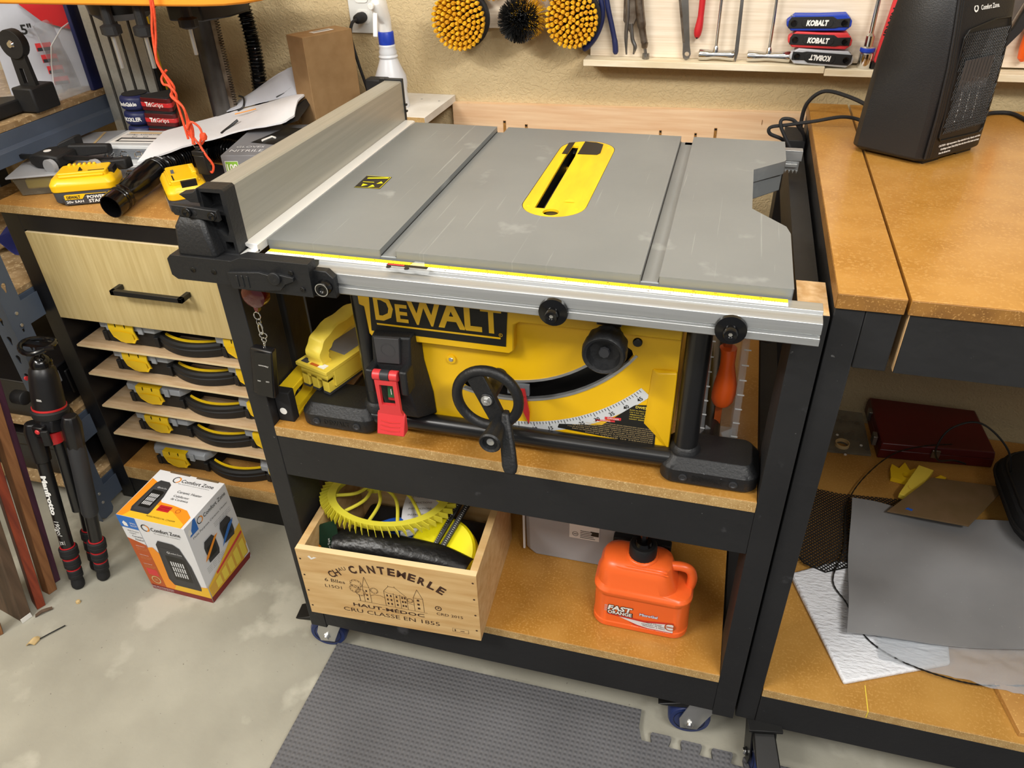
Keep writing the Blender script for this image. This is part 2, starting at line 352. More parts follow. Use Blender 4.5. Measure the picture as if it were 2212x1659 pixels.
# ---------------------------------------------------------------- saw cart
cart = thing('tool_cart', 'black-painted wooden rolling cart with brown board shelves carrying the table saw', 'cart', (.39, .38, 0))
for x0, x1, y0, y1, zt in ((-.036, 0, 0, .089, .955), (.7816, .8185, 0, .089, .974), (-.036, 0, .70, .789, .955), (.7816, .8185, .70, .789, .97)):
    b = MB('blackwood').box(x0, x1, y0, y1, .128, zt)
    if x0 > .5 and y0 < .1: b.use('rawpine').box(x0+.0004, x1-.0004, y0+.0004, y1-.0004, zt, zt+.0006)
    build('post', b, cart, bev=.0015)
for nm, z0, z1, ys in (('front_rail', .552, .6411, (0, .038)), ('front_rail', .1372, .2257, (0, .038)), ('rear_rail', .552, .6411, (.751, .789)), ('rear_rail', .1372, .2257, (.751, .789))):
    build(nm, MB('blackwood').box(0, .7816, ys[0]+.0006, ys[1], z0, z1), cart, bev=.0012)
for x0 in (-.030, .787):
    build('side_rail', MB('blackwood').box(x0, x0+.03, .089, .70, .5525, .6405), cart)
    build('side_rail', MB('blackwood').box(x0, x0+.03, .089, .70, .1375, .225), cart)
    build('side_rail', MB('blackwood').box(x0, x0+.03, .089, .70, .87, .95), cart)
build('side_batten', MB('blackwood').box(-.019, 0, .104, .166, .6625, .868), cart, bev=.004)
for nm, z, mt in (('middle_shelf', .6616, 'mdf'), ('bottom_shelf', .2462, 'mdf')):
    b = MB(mt).box(.0005, .7811, -.0004, .76, z-.0205, z)
    b.use('mdfraw').box(.0003, .7813, -.0012, -.0002, z-.0203, z-.0008)
    build(nm, b, cart, bev=.0008)
caster(cart, -.008, .062, .12, .131); caster(cart, .775, .05, .1, .131); caster(cart, -.0, .73, 0, .131); caster(cart, .77, .73, 0, .131)
# ---------------------------------------------------------------- workbench on the right
bench = thing('workbench', 'large black-framed workbench with thick varnished brown board top, right of the saw', 'workbench', (1.25, .43, 0))
b = MB('mdf').box(.823, .899, .008, .849, .9818, 1.0023); b.use('edgevar').box(.8232, .8988, .0068, .0082, .982, 1.0012); b.box(.8222, .8232, .008, .849, .982, 1.0012)
build('top_strip', b, bench, bev=.0012)
b = MB('mdf').box(.9032, 1.95, .008, .849, .9818, 1.0023); b.use('edgevar').box(.9034, 1.9498, .0068, .0082, .982, 1.0012)
build('worktop', b, bench, bev=.0012)
build('leg', MB('blackwood').box(.823, .858, .010, .098, .122, .9815), bench, bev=.0015)
build('leg', MB('blackwood').box(.823, .861, .755, .843, .122, .9815), bench, bev=.0015)
build('leg', MB('blackwood').box(1.90, 1.94, .010, .098, .122, .9815), bench, bev=.0015)
build('apron_block', MB('blackwood').box(.8585, .898, .0103, .098, .8995, .9815), bench, bev=.0015)
b = MB('blackwood').box(.9068, 1.90, .0095, .0475, .8995, .9815); b.use('rawpine').box(.9058, .9068, .0105, .0465, .9005, .9805)
build('apron', b, bench, bev=.001)
build('side_apron', MB('blackwood').box(.825, .86, .098, .755, .9, .9812), bench)
build('lower_rail', MB('blackwood').box(.8585, 1.90, .0095, .0475, .1135, .199), bench, bev=.0015)
build('side_rail', MB('blackwood').box(.824, .858, .0985, .755, .1135, .199), bench)
b = MB('mdf2').box(.8585, 1.90, .0094, .85, .2, .2205); b.use('mdfraw').box(.8588, 1.8998, .0085, .0095, .2003, .2197)
b.use('paleyellow').box(1.0292, 1.0308, .0075, .06, .2206, .2211).box(1.0292, 1.0308, .0074, .0086, .204, .2206)
build('lower_shelf', b, bench, bev=.0008)
caster(bench, .872, .03, PI/2+.18, .1225, w=.03, pm='black')
# ---------------------------------------------------------------- foam mat
poly = [(-.028, -1.4), (-.018, .046)]; poly += [(0.0, .050), (.6536, .051), (.6536, .0125)]
x = .662; base, tip = -.014, .008
while x < 1.9:
    poly += [(x, base), (x+.012, base), (x+.0195, base), (x+.0155, tip-.004), (x+.0185, tip), (x+.0535, tip), (x+.056, tip-.004), (x+.0515, base)]; x += .0585; base -= .0018; tip -= .0018
poly += [(2.0, base), (2.0, -1.4)]
b = MB('mat').plate([poly], 0.0005, .012)
one('floor_mat', b, 'grey textured foam puzzle mat lying on the concrete in front of the cart', 'mat', bev=.001)
# ---------------------------------------------------------------- table saw
saw = thing('table_saw', 'yellow and grey jobsite table saw with aluminium fence standing on the cart', 'table saw', (.42, .3, .6616))
tx0, tx1, ty0, ty1, tz = .0779, .7706, -.0135, .549, 1.012
def notch():
    return [(tx1, ty0), (tx1, .148), (.7655, .171), (.7197, .2275), (.7197, .3935), (.7685, .444), (tx1, .452), (tx1, ty1)]
s1 = (.246, .268); s2 = (.592, .614)
ins = rrect(.3905, .487, .1405, .492, .047, 8)
b = MB('tabletop')
def skew(p): return (p[0]-.012*(p[1]-.3), p[1])
b.plate([[(tx0, ty0), (s1[0], ty0), (s1[0], ty1), (tx0, ty1)]], .9905, tz)
b.plate([[(s1[1], ty0), (s2[0], ty0), (s2[0], ty1), (s1[1], ty1)], ins], .9905, tz)
b.plate([[(s2[1], ty0)]+notch()+[(s2[1], ty1)]], .9905, tz)
for a, c in (s1, s2): b.box(a-.001, c+.001, ty0+.0008, ty1-.004, .985, tz-.009)
# skirt of the casting, seen inside the hand notch
b.prism([(.768, .455), (.768, .52), (.70, .52), (.70, .40), (.7185, .397)], .958, .991)
b.prism([(tx0+.004, ty0+.006), (tx1-.004, ty0+.006), (tx1-.004, ty0+.014), (tx0+.004, ty0+.014)], .965, .991)
build('table_top', b, saw, bev=.0016)
for c in s1+s2: build('slot_edge_strip', MB('sawblack').box(c-.0012, c+.0012, ty0+.002, ty1-.004, tz-.0088, tz-.0083), saw)  # thin dark strip along each edge of the slot floor
hole = [(.4395+.0118*math.cos(t*PI/12), .1585+.0118*math.sin(t*PI/12)) for t in range(24)]
slot = [(.4125, .1705), (.4275, .1705), (.4255, .405), (.4215, .462), (.4095, .462), (.4085, .405)]
ip = [(p[0]*1.0, p[1]) for p in rrect(.3915, .486, .1415, .491, .046, 8)]
b = MB('insertyellow').plate([ip, slot, hole], tz-.004, tz-.0003)
for p in ((.402, .176), (.474, .178), (.402, .462), (.474, .462)): b.use('yellow').lathe([(.0035, tz-.0003), (.0025, tz+.0002)], (p[0], p[1], 0), 14)
b.use('yellow').decal((.458, .20, tz), X, Y, [(q[0]*.55, q[1]) for q in arc(0, 0, .013, 0, PI, 10)], .0003)
ins_o = build('throat_plate', b, saw, bev=.0005)
b = MB('black').prism([(.4005, .415), (.4105, .415), (.4105, .481), (.4005, .476)], tz-.0002, tz+.0004)
b.prism([(.4275, .418), (.461, .420), (.465, .43), (.462, .478), (.448, .486), (.4275, .488)], tz-.0002, tz+.0004)
build('black_insert', b, ins_o)
b = MB('black').box(.38, .50, .13, .50, .955, .975).box(.38, .4075, .13, .50, .975, 1.0075).box(.431, .50, .13, .50, .975, 1.0075).box(.38, .50, .13, .1425, .975, 1.0075).box(.38, .50, .49, .50, .975, 1.0075); b.use('darkgrey').box(.4165, .4215, .17, .46, .98, .996); b.use('blackshiny').lathe([(.0, .999), (.011, .999), (.0115, 1.0)], (.4395, .1585, 0), 16)
b.use('zinc').prism([(.412, .476), (.4245, .476), (.4235, .488), (.413, .488)], 1.0, 1.0095)
build('slot_dark_box', b, saw)  # black walls added around the blade slot to keep it dark inside
# warning sticker on the table
b = MB('black'); o_ = (.133, .219, tz)
b.decal(o_, (1, .03, 0), (-.03, 1, 0), [(-.022, -.024), (.022, -.024), (.022, .03), (-.022, .03)], .0003)
b.use('neon')
for q in ([(-.016, .016), (.018, .022), (.018, .027), (-.016, .021)], [(-.017, .001), (.002, .001), (.002, .003), (-.017, .003)], [(-.012, -.018), (-.004, -.010), (-.014, -.006)], [(.0, -.02), (.01, -.016), (.004, -.008)], [(.008, -.004), (.018, .0), (.012, .008)]):
    b.decal(o_, (1, .03, 0), (-.03, 1, 0), q, .0006)
for q in ([(-.021, -.023), (.021, -.023), (.021, -.0222), (-.021, -.0222)], [(-.021, .0282), (.021, .0282), (.021, .029), (-.021, .029)], [(.0202, -.023), (.021, -.023), (.021, .029), (.0202, .029)]): b.decal(o_, (1, .03, 0), (-.03, 1, 0), q, .0006)
build('warning_sticker', b, saw, smooth=False)
# front rail (extrusion profile along x)
prof = [(-.017, .9995), (-.0345, .9985), (-.0365, .994), (-.0475, .9925), (-.0515, .9905), (-.0525, .986), (-.0535, .9775), (-.0500, .9755), (-.0500, .9735), (-.0545, .9725), (-.0555, .9635), (-.052, .961), (-.030, .961), (-.028, .972), (-.017, .975)]
b = MB('alu'); b.loft([[(.165, p[0], p[1]) for p in prof], [(.8045, p[0], p[1]) for p in prof]])
build('front_rail', b, saw, bev=.0004)
b = MB('tapeyellow'); zr = 1.0002; xa, xb = .083, .7655
b.box(xa, xb, -.0255, -.0175, .9996, zr); b.use('white').box(xa, xb, -.0335, -.0255, .9990, zr-.0002)
b.use('ink'); xx = xa; k = 0; mid = -.0255
n_in = 26.0; step = (xb-xa-.006)/n_in/8
for i in range(int(n_in*8)):
    x = xa+.004+i*step; h = (.0034 if i % 8 == 0 else (.0022 if i % 4 == 0 else .0013)); t = .00035
    b.box(x-t/2, x+t/2, mid, mid+h, zr, zr+.0001); b.box(x-t/2, x+t/2, mid-h, mid-.0004, zr-.0002, zr)
for i in range(1, 26):
    x = xa+.004+i*8*step
    b.text(str(i), (x-.003, mid+.0054, zr), X, Y, .0024, al='c'); b.text(str(i+8), (x-.004, mid-.0055, zr-.0001), X, Y, .0024)
build('ruler_tape', b, saw, smooth=False)
b = MB('clear').prism([(.262, -.050), (.327, -.048), (.325, -.035), (.316, -.033), (.312, -.022), (.299, -.022), (.296, -.034), (.264, -.036)], 1.0015, 1.0045)
b.use('black').box(.266, .322, -.0405, -.0345, 1.0046, 1.0049); b.use('salmon').box(.267, .290, -.0390, -.036, 1.005, 1.0052); b.use('black')
for x in (.271, .296): b.lathe([(.0035, 1.0046), (.003, 1.0058)], (x, -.0445, 0), 12)
build('cursor_window', b, saw)
for x, z in ((.492, .9715), (.7052, .9738)):
    b = MB('blackshiny').lathe([(.0, -.0685), (.003, -.0685), (.0035, -.0705), (.0075, -.0715), (.009, -.068), (.009, -.0615), (.0185, -.059), (.019, -.0545), (0, -.0545)], (x, 0, z), 24, 'y', cap=False)
    b.use('zinc').lathe([(0, -.0687), (.0026, -.0687)], (x, 0, z), 6, 'y', cap=False); build('rail_bolt', b, saw)
# rear rail stub with rack teeth
b = MB('alu').box(.60, .802, .530, .546, .985, 1.003); b.box(.60, .799, .532, .545, .968, .984); b.box(.60, .796, .526, .530, .975, .981)
for i in range(5): x = .770+i*.0062; b.prism([(x, .968), (x+.0045, .968), (x+.0022, .962)], .532, .545, 'y')
build('rear_rail', b, saw, bev=.0005)
# fence
fo = MB('fencealu')
fo.loft([[(.020, y, 1.0125), (.020, y, zt), (.0520, y, zt), (.0545, y, zt-.0022), (.0545, y, 1.0125)] for y, zt in ((-.026, 1.0945), (.556, 1.0865))])
fence = build('rip_fence', fo, saw, bev=.0004)
b = MB('fencealu_lit').loft([[(.0546, y, 1.0105), (.0546, y, 1.0135), (.071, y, 1.0135), (.0745, y, 1.012), (.0745, y, 1.0005), (.071, y, 1.0005)] for y in (-.034, .556)])
b.box(.030, .0745, -.052, -.030, 1.0015, 1.0052)
build('low_fence', b, fence, bev=.0005)
b = MB('black').box(.018, .0562, .5562, .563, .999, 1.0905); b.box(.008, .020, .555, .563, 1.078, 1.0905)
for z in (1.028, 1.04): b.box(.056, .060, .5565, .5625, z, z+.004)
build('end_cap', b, fence, bev=.0012)
b = MB('sawblack').plate([[(.0155, 1.0055), (.0565, 1.0055), (.0565, 1.0925), (.0535, 1.0955), (.0155, 1.0945)], [(.021, 1.065), (.050, 1.065), (.050, 1.090), (.021, 1.090)][::-1], [(.021, 1.038), (.038, 1.038), (.046, 1.030), (.050, 1.038), (.050, 1.060), (.021, 1.060)][::-1], [(.040, 1.010), (.052, 1.010), (.052, 1.022), (.040, 1.022)][::-1]], -.052, -.0265, 'y')
b.box(.020, .053, -.031, -.0285, 1.01, 1.09)
b.prism([(-.020, 1.074), (.002, 1.073), (.046, 1.070), (.047, 1.055), (.0, 1.058), (-.018, 1.060), (-.0215, 1.066)], -.064, -.056, 'y')
b.prism([(-.010, 1.086), (.012, 1.090), (.018, 1.0945), (.018, 1.076), (.005, 1.076)], -.056, -.040, 'y')
for x, z, r_ in ((.003, 1.0655, .0068), (.040, 1.0635, .0062)):
    b.use('blackshiny').lathe([(r_, -.0635), (r_, -.0675), (r_*.75, -.0685), (r_*.5, -.068), (0, -.0665)], (x, 0, z), 20, 'y')
b.use('sawblack')
for x, z in ((-.0115, 1.067), (.0135, 1.065)): b.lathe([(.0038, -.0641), (.003, -.0643)], (x, 0, z), 12, 'y')
build('fence_bracket', b, fence, bev=.0012)
# fence carriage on the rail
b = MB('sawblack')
b.loft([[(-.026, y0, 1.004), (.034, y0, 1.004), (.040, y1, 1.004), (-.022, y1, 1.004)] if i == 0 else ([(-.022, y0, 1.045), (.026, y0, 1.045), (.030, y1, 1.045), (-.018, y1, 1.045)] if i == 1 else [(-.016, y0+.008, 1.0605), (.019, y0+.008, 1.0605), (.022, y1-.004, 1.0605), (-.013, y1-.004, 1.0605)]) for i, (y0, y1) in enumerate(((-.072, -.026), (-.069, -.028), (-.067, -.032)))])
build('fence_head', b, saw, bev=.005, seg=3)
b = MB('sawblack').prism([(-.042, 1.000), (-.036, 1.006), (.058, 1.006), (.074, 1.0125), (.172, 1.0125), (.172, .9645), (.072, .9645), (.052, .970), (-.034, .970), (-.042, .976)], -.0755, -.056, 'y')
b.prism([(-.036, 1.006), (.058, 1.006), (.058, .990), (-.036, .990)], -.056, -.030, 'y')
for x in (-.005, .0275): b.use('blackshiny').lathe([(.0042, -.0757), (.0042, -.0762), (.0025, -.0758)], (x, 0, .987), 14, 'y')
b.use('blackshiny')
for x, z in ((.146, .998), (.1585, .975)): b.lathe([(.0036, -.0757), (.0036, -.0772), (.002, -.0775), (0, -.0768)], (x, 0, z), 14, 'y')
build('rail_latch_body', b, saw, bev=.0028)
b = MB('sawblack').prism([(.052, .991), (.100, .996), (.116, .993), (.128, .996), (.150, .993), (.150, .988), (.136, .982), (.128, .9725), (.100, .9690), (.054, .9675)], -.0805, -.0755, 'y')
b.lathe([(.009, -.0805), (.009, -.084), (.006, -.085), (0, -.084)], (.1235, 0, .9905), 20, 'y')
for i in range(3): b.box(.064+i*.008, .0665+i*.008, -.0815, -.0804, .972, .989)
build('latch_lever', b, saw, bev=.0012)
b = MB('sawblack').prism([(.166, .999), (.190, .999), (.199, .990), (.1995, .9605), (.166, .9605)], -.0645, -.0525, 'y')
b.use('blackshiny').lathe([(.0, -.0735), (.0035, -.0735), (.0042, -.0755), (.0085, -.076), (.0105, -.072), (.0105, -.0645)], (.186, 0, .9775), 24, 'y', cap=False)
b.use('zinc').ring((.186, -.0761, .9775), X, Z, (0, 0), .0088, .0012)
build('rail_end_clamp', b, saw, bev=.001)
# body
cx, cz = .39, .992
def pol(r_, a): return (cx+r_*math.sin(a), cz-r_*math.cos(a))
dg = math.radians
sl = [pol(.240, dg(a)) for a in range(-14, 54, 4)]+[pol(.2245+.0155*math.cos(t), dg(53)+.066*math.sin(t)) for t in (.6, 1.2, 1.9, 2.5)]+[pol(.207, dg(a)) for a in range(50, -14, -4)]+[pol(.2235-.0155*math.cos(t), dg(-15)-.066*math.sin(t)) for t in (.6, 1.2, 1.9, 2.5)]
by = .045
out = [(.187, .995), (.187, .6835), (.6365, .6835), (.6475, .699), (.6475, .995)]
b = MB('sawyellow').plate([out, sl[::-1]], by, by+.008, 'y')
b.box(.187, .195, by+.008, .42, .70, .985); b.box(.640, .6475, by+.008, .42, .70, .985); b.box(.187, .6475, .42, .43, .70, .985)
b.box(.187, .6475, by-.002, by+.30, .6805, .6905)
# raised brand panel and right hand ledge
b.prism([(.178, .995), (.178, .8985), (.186, .896), (.188, .850), (.193, .844), (.408, .844), (.4145, .850), (.4155, .893), (.4235, .8985), (.6485, .8985), (.6485, .995)], by-.016, by, 'y')
b.prism([(.196, .905), (.190, .846), (.412, .846), (.418, .905)], by-.013, by-.001, 'y')
# lower right facets and bottom lip
b.hexa([(.612, by, .84), (.6475, by, .84), (.6475, by, .70), (.606, by, .74), (.6215, by-.007, .835), (.6475, by-.007, .84), (.6475, by-.004, .70), (.617, by-.005, .75)])
b.prism([(.187, .6835), (.6365, .6835), (.6475, .699), (.187, .694)], by-.006, by, 'y')
body = build('motor_housing', b, saw, bev=.0022)
b = MB('black').box(.20, .635, by+.03, by+.035, .70, .95); build('dark_interior', b, body)
b = MB('alu')
lip = [pol(.2425, dg(a)) for a in range(-16, 57, 4)]+[pol(.2385, dg(a)) for a in range(56, -17, -4)]
b.prism(lip, by-.0012, by+.006, 'y')
lip = [pol(.2085, dg(a)) for a in range(-14, 53, 4)]+[pol(.2045, dg(a)) for a in range(52, -15, -4)]
b.prism(lip, by-.0012, by+.006, 'y'); build('slot_trim', b, body)
fy = by-.0165; U, V = X, Z
b = MB('ink').decal((0, fy, 0), U, V, [(.1985, .93), (.1935, .8565), (.4035, .8565), (.4085, .93)], .0004)
b.use('sawyellow')
for t, x, z, h, w_ in (('D', .2185, .8985, .040, .030), ('E', .2465, .8925, .028, .019), ('W', .2815, .8985, .040, .054), ('A', .3235, .8985, .040, .042), ('L', .3560, .8985, .040, .026), ('T', .3830, .8985, .040, .031)):
    b.text(t, (x, fy, z), U, V, h, w=w_, bold=.03, off=.001)
b.decal((0, fy, 0), U, V, [(.2045, .8685), (.2040, .8715), (.396, .8715), (.396, .8685)], .001)
b.ring((0, fy, 0), U, V, (.3965, .8755), .0026, .0006, .001); b.text('R', (.3965, fy, .8755), U, V, .0026, off=.001)
build('brand_plate', b, body, smooth=False)
# bevel scale
b = MB('scalewhite')
st = [pol(.3005, dg(a)) for a in range(0, 50, 2)]+[pol(.2815, dg(a)) for a in range(48, -1, -2)]
b.decal((0, by, 0), U, V, st, .0005); b.use('ink')
for a in range(1, 48):
    L = .0075 if a % 5 == 0 else .0045; q = [pol(.2822, dg(a-.09)), pol(.2822+L, dg(a-.09)), pol(.2822+L, dg(a+.09)), pol(.2822, dg(a+.09))]
    b.decal((0, by, 0), U, V, q, .0009)
for a in range(5, 50, 5):
    p = pol(.2948, dg(a)); ra = dg(a)
    b.text(str(a), (p[0], by, p[1]), (math.cos(ra), 0, math.sin(ra)), (-math.sin(ra), 0, math.cos(ra)), .0062, bold=.02, off=.0009)
build('bevel_scale', b, body, smooth=False)
b = MB('redgloss').prism([pol(.225, dg(6.6)), pol(.225, dg(9.6)), pol(.262, dg(9.6)), pol(.283, dg(8.7)), pol(.262, dg(7.6))], by-.006, by-.0025, 'y')
b.prism([pol(.216, dg(6.2)), pol(.216, dg(10)), pol(.229, dg(10)), pol(.229, dg(6.2))], by-.009, by-.006, 'y')
p = pol(.222, dg(8)); b.use('zinc').lathe([(.0032, by-.009), (.0028, by-.011)], (p[0], 0, p[1]), 12, 'y'); build('bevel_pointer', b, saw)
p = pol(.2225, dg(6)); b = MB('cleargrey').box(p[0]-.014, p[0]+.02, by-.004, by+.001, p[1]-.006, p[1]+.013); build('pointer_bracket', b, saw)
# data label, no-wet symbol
b = MB('ink').decal((0, by, 0), U, V, [(.477, .7105), (.479, .7175), (.545, .7265), (.590, .7700), (.5935, .7725), (.622, .7765), (.6255, .7745), (.6260, .7035), (.6235, .7005), (.478, .7095)], .0006)
b.use('paleyellow'); b.text('DWE7491', (.606, by, .7690), U, (0, 0, 1), .0042, bold=.02, off=.0009)
for i in range(5): b.text(('BLADE 10in 254mm TYPE 10', '120 V AC 15A 60Hz', '4800/min RPM', 'USE BLADES RATED AT', 'LEAST 4800/MIN')[i], (.6005, by, .7625-i*.0041), U, (0, 0, 1), .0019, off=.0009, w=.030)
b.use('salmon').decal((0, by, 0), U, V, [(.549, .7385), (.5735, .7400), (.5735, .7450), (.549, .7435)], .0009); b.decal((0, by, 0), U, V, [(.535, .7335), (.5645, .7355), (.5645, .7385), (.535, .7365)], .0009)
b.use('white').text('DANGER', (.562, by, .7417), U, V, .003, off=.0012); b.text('WARNING', (.550, by, .7360), U, V, .0022, off=.0012)
b.use('tan')
for i in range(8): x0 = (.532, .520, .510, .500, .493, .500, .520, .545)[i]; b.text(('READ INSTRUCTION MANUAL BEFORE OPERATING SAW. ALWAYS USE GUARD', 'WEAR EYE PROTECTION. KEEP HANDS OUT OF PATH OF BLADE. KNOW HOW', 'DO NOT PERFORM OPERATION FREEHAND. NEVER REACH AROUND BLADE', 'USE A PUSH STICK WHEN REQUIRED. TURN OFF TOOL AND WAIT FOR BLADE', 'POUR EVITER LES BLESSURES LIRE LE MANUEL AVANT UTILISATION', 'PARA SU PROPIA SEGURIDAD LEA EL MANUAL DE INSTRUCCIONES', 'ANTES DE OPERAR. USE PROTECCION OCULAR', 'MADE IN MEXICO')[i], ((x0+.623)/2, by, .7310-i*.0036), U, V, .0017, off=.0009, w=.623-x0)
build('data_label', b, body, smooth=False)
b = MB('printorange').decal((0, by, 0), U, V, arc(.6315, .7985, .0105, 0, 2*PI, 24), .0006)
b.use('ink').ring((0, by, 0), U, V, (.6315, .7985), .0098, .0013, .0009); b.decal((0, by, 0), U, V, [(.626, .796), (.637, .796), (.636, .7925), (.627, .7925)], .0009)
for q in (-.004, 0, .004): b.decal((0, by, 0), U, V, arc(.6315+q, .8035, .0011, 0, 2*PI, 8), .0009)
b.use('red').decal((0, by, 0), U, V, [(.625, .805), (.6265, .8065), (.638, .7925), (.6365, .791)], .0012); build('no_rain_symbol', b, body, smooth=False)
b = MB('sawyellow').lathe([(.0075, by-.001), (.0075, by-.003), (.0045, by-.0035)], (.3115, 0, .8125), 18, 'y'); b.use('zinc').lathe([(.0042, by-.003), (.003, by-.0045), (0, by-.0045)], (.3115, 0, .8125), 12, 'y')
build('screw', b, body)
# hand wheel
hx, hy, hz = .3868, -.018, .7945
b = MB('sawblack'); ring = [(hx+.0465*math.cos(2*PI*k/40), hy, hz+.0480*math.sin(2*PI*k/40)) for k in range(40)]
b.tube(ring, .0078, 12, closed=True)
b.prism([(hx-.030, hz+.033), (hx-.004, hz+.0425), (hx+.030, hz-.0385), (hx+.006, hz-.0455)], hy-.004, hy+.006, 'y')
b.lathe([(.011, hy-.006), (.013, by)], (hx, 0, hz), 18, 'y')
wh = build('height_wheel', b, saw, bev=.0015)
b = MB('zinc').lathe([(.0085, hy-.006), (.008, hy-.0068)], (hx, 0, hz), 18, 'y'); b.lathe([(.0058, hy-.0068), (.0055, hy-.0115)], (hx, 0, hz), 6, 'y'); b.lathe([(.003, hy-.0115), (.0025, hy-.0135)], (hx, 0, hz), 10, 'y'); build('wheel_nut', b, wh)
b = MB('sawblack').lathe([(.0115, hy-.004), (.0125, hy-.012), (.0140, hy-.030), (.0160, hy-.044), (.0165, hy-.050), (.0145, hy-.0525), (.0112, hy-.0505), (.0105, hy-.046), (0, hy-.046)], (hx+.0165, 0, hz-.0405), 24, 'y')
b.use('zinc').lathe([(.006, hy-.0465), (.0055, hy-.0480), (0, hy-.0472)], (hx+.0165, 0, hz-.0405), 14, 'y'); build('crank_knob', b, wh)
b = MB('sawblack'); b.loft([[(x0+dx*s, y0+dy, z0) for dx, dy in ((-.012, 0), (-.009, -.006), (.009, -.006), (.012, 0), (.009, .007), (-.009, .007))] for x0, y0, z0, s in ((.413, -.018, .775, .5), (.417, -.03, .752, .8), (.423, -.045, .728, 1.0), (.4275, -.055, .706, 1.05), (.429, -.058, .696, .8))])
build('lock_lever', b, saw, bev=.003)
# bevel lock knob
kx, ky, kz = .5535, -.030, .9015
b = MB('sawblack'); rings = []
for r_, y in ((.014, .030), (.016, .012), (.0235, .006), (.0285, -.004), (.0300, -.024), (.0285, -.0335), (.0265, -.036), (.0225, -.034), (.0195, -.024), (.011, -.022)):
    rings.append([(kx+(r_*(1-(.045 if (k % 4 < 2 and -.03 < y < .008) else 0)))*math.cos(2*PI*k/48), y, kz+(r_*(1-(.045 if (k % 4 < 2 and -.03 < y < .008) else 0)))*math.sin(2*PI*k/48)) for k in range(48)])
b.loft(rings); b.use('darkgrey').lathe([(.008, -.024), (.007, -.0285), (.0, -.0285)], (kx, 0, kz), 8, 'y'); build('bevel_lock_knob', b, saw)
b = MB('steel').box(kx-.018, kx+.016, .012, .04, kz+.018, kz+.055); b.cyl((kx, .0, kz), (kx, .045, kz), .008); b.use('blackshiny').lathe([(.007, .030), (.0065, .026), (0, .026)], (kx+.037, 0, kz-.012), 14, 'y'); build('lock_bracket', b, saw, bev=.001)
# switch
b = MB('sawblack')
b.loft([[(.1995, .012, .857), (.262, .012, .861), (.266, by, .865), (.196, by, .860)], [(.1975, .008, .80), (.258, .008, .803), (.268, by, .805), (.190, by, .80)], [(.205, .004, .775), (.252, .004, .775), (.278, by, .745), (.200, by, .745)], [(.206, .014, .712), (.260, .014, .712), (.2800, by, .703), (.205, by, .703)]])
b.box(.1925, .2050, -.012, .02, .770, .812); b.box(.2475, .2600, -.012, .02, .772, .815)
sw = build('switch_housing', b, saw, bev=.003)
b = MB('charcoal').prism([(.2065, .859), (.2465, .8615), (.2435, .817), (.2065, .815)], .0055, .012, 'y'); b.ring((0, .0054, 0), X, Z, (.227, .840), .011, .0012, .0003); build('switch_cover', b, sw, bev=.001)
b = MB('salmon').cyl((.205, -.008, .803), (.218, -.008, .8035), .0085); b.cyl((.232, -.008, .8042), (.2455, -.008, .8048), .0085)
b.plate([[(.2075, .797), (.2435, .7985), (.2445, .742), (.2500, .733), (.2495, .704), (.228, .7015), (.2045, .703), (.2045, .734), (.2095, .742)], [(.2145, .789), (.2370, .790), (.2375, .7535), (.2145, .752)][::-1]], -.0145, -.0085, 'y')
b.hexa([(.2045, -.0145, .735), (.250, -.0145, .735), (.250, -.026, .7035), (.2045, -.026, .7025), (.2045, -.010, .738), (.250, -.010, .738), (.250, -.012, .7035), (.2045, -.012, .7025)])
pd = build('stop_paddle', b, sw, bev=.0012)
b = MB('inkred')
for i in range(3): z = .724-i*.0065; b.tube([(.2105, -.0185-i*.0023, z), (.2265, -.0195-i*.0023, z-.0015), (.2425, -.0185-i*.0023, z)], .0009, 6)
build('grip_rib', b, pd)
b = MB('darkgrey').cyl((.2182, -.008, .8036), (.2318, -.008, .8041), .0087); build('hinge_centre', b, pd)
b = MB('green').hexa([(.2215, .004, .760), (.2375, .004, .761), (.2375, .004, .787), (.2215, .004, .786), (.223, -.007, .762), (.236, -.007, .763), (.236, -.004, .784), (.223, -.004, .783)])
b.use('white').box(.2288, .2298, -.0072, -.0060, .768, .778); build('start_button', b, sw)
b = MB('salmon').box(.2205, .2375, -.003, .004, .7535, .7605); build('stop_button', b, sw, bev=.001)
# tubular stand
b = MB('tubeblack').tube([(.1755, .046, .70), (.1755, .046, .985)], .0162, 20)
build('stand_tube', b, saw)
b = MB('tubeblack').tube([(.671, .046, .70), (.671, .046, .985)], .0175, 20); build('stand_tube', b, saw)
b = MB('tubeblack').tube([(.165, .036, .688), (.66, .036, .692)], .0150, 20); build('stand_tube', b, saw)
b = MB('tubeblack').tube([(.12, .05, .69), (.12, .50, .69)], .015, 16); build('stand_tube', b, saw)
b = MB('tubeblack').tube([(.705, .05, .69), (.705, .50, .69)], .015, 16); build('stand_tube', b, saw)
def foot(x0, x1, s):
    b = MB('sawblack'); R_ = lambda e, z, r_: [(p[0], p[1], z) for p in rrect(x0+e, x1-e, .010+e, .096-e, r_, 5)]
    b.loft([R_(.005, .6618, .016), R_(0, .668, .020), R_(0, .690, .020), R_(.005, .697, .018), R_(.012, .7065, .014)])
    b.lathe([(.024, .700), (.0215, .712), (.0175, .7165)], ((.1755 if s < 0 else .671), .046, 0), 24)
    o = build('foot', b, saw, bev=.001)
    m = (x0+x1)/2; b = MB('black'); b.text('DEWALT', (m, .0097, .6785), X, Z, .0085, w=.046, bold=.03, off=.0006); build('embossed_mark', b, o)
    for q in (-.036, .036):
        b = MB('darkgrey').lathe([(.0062, .0100), (.0062, .0082), (.0042, .0078), (.003, .0088), (0, .0088)], (m+q, 0, .6785), 16, 'y'); build('foot_screw', b, o)
foot(.047, .1795, -1); foot(.6385, .7795, 1)
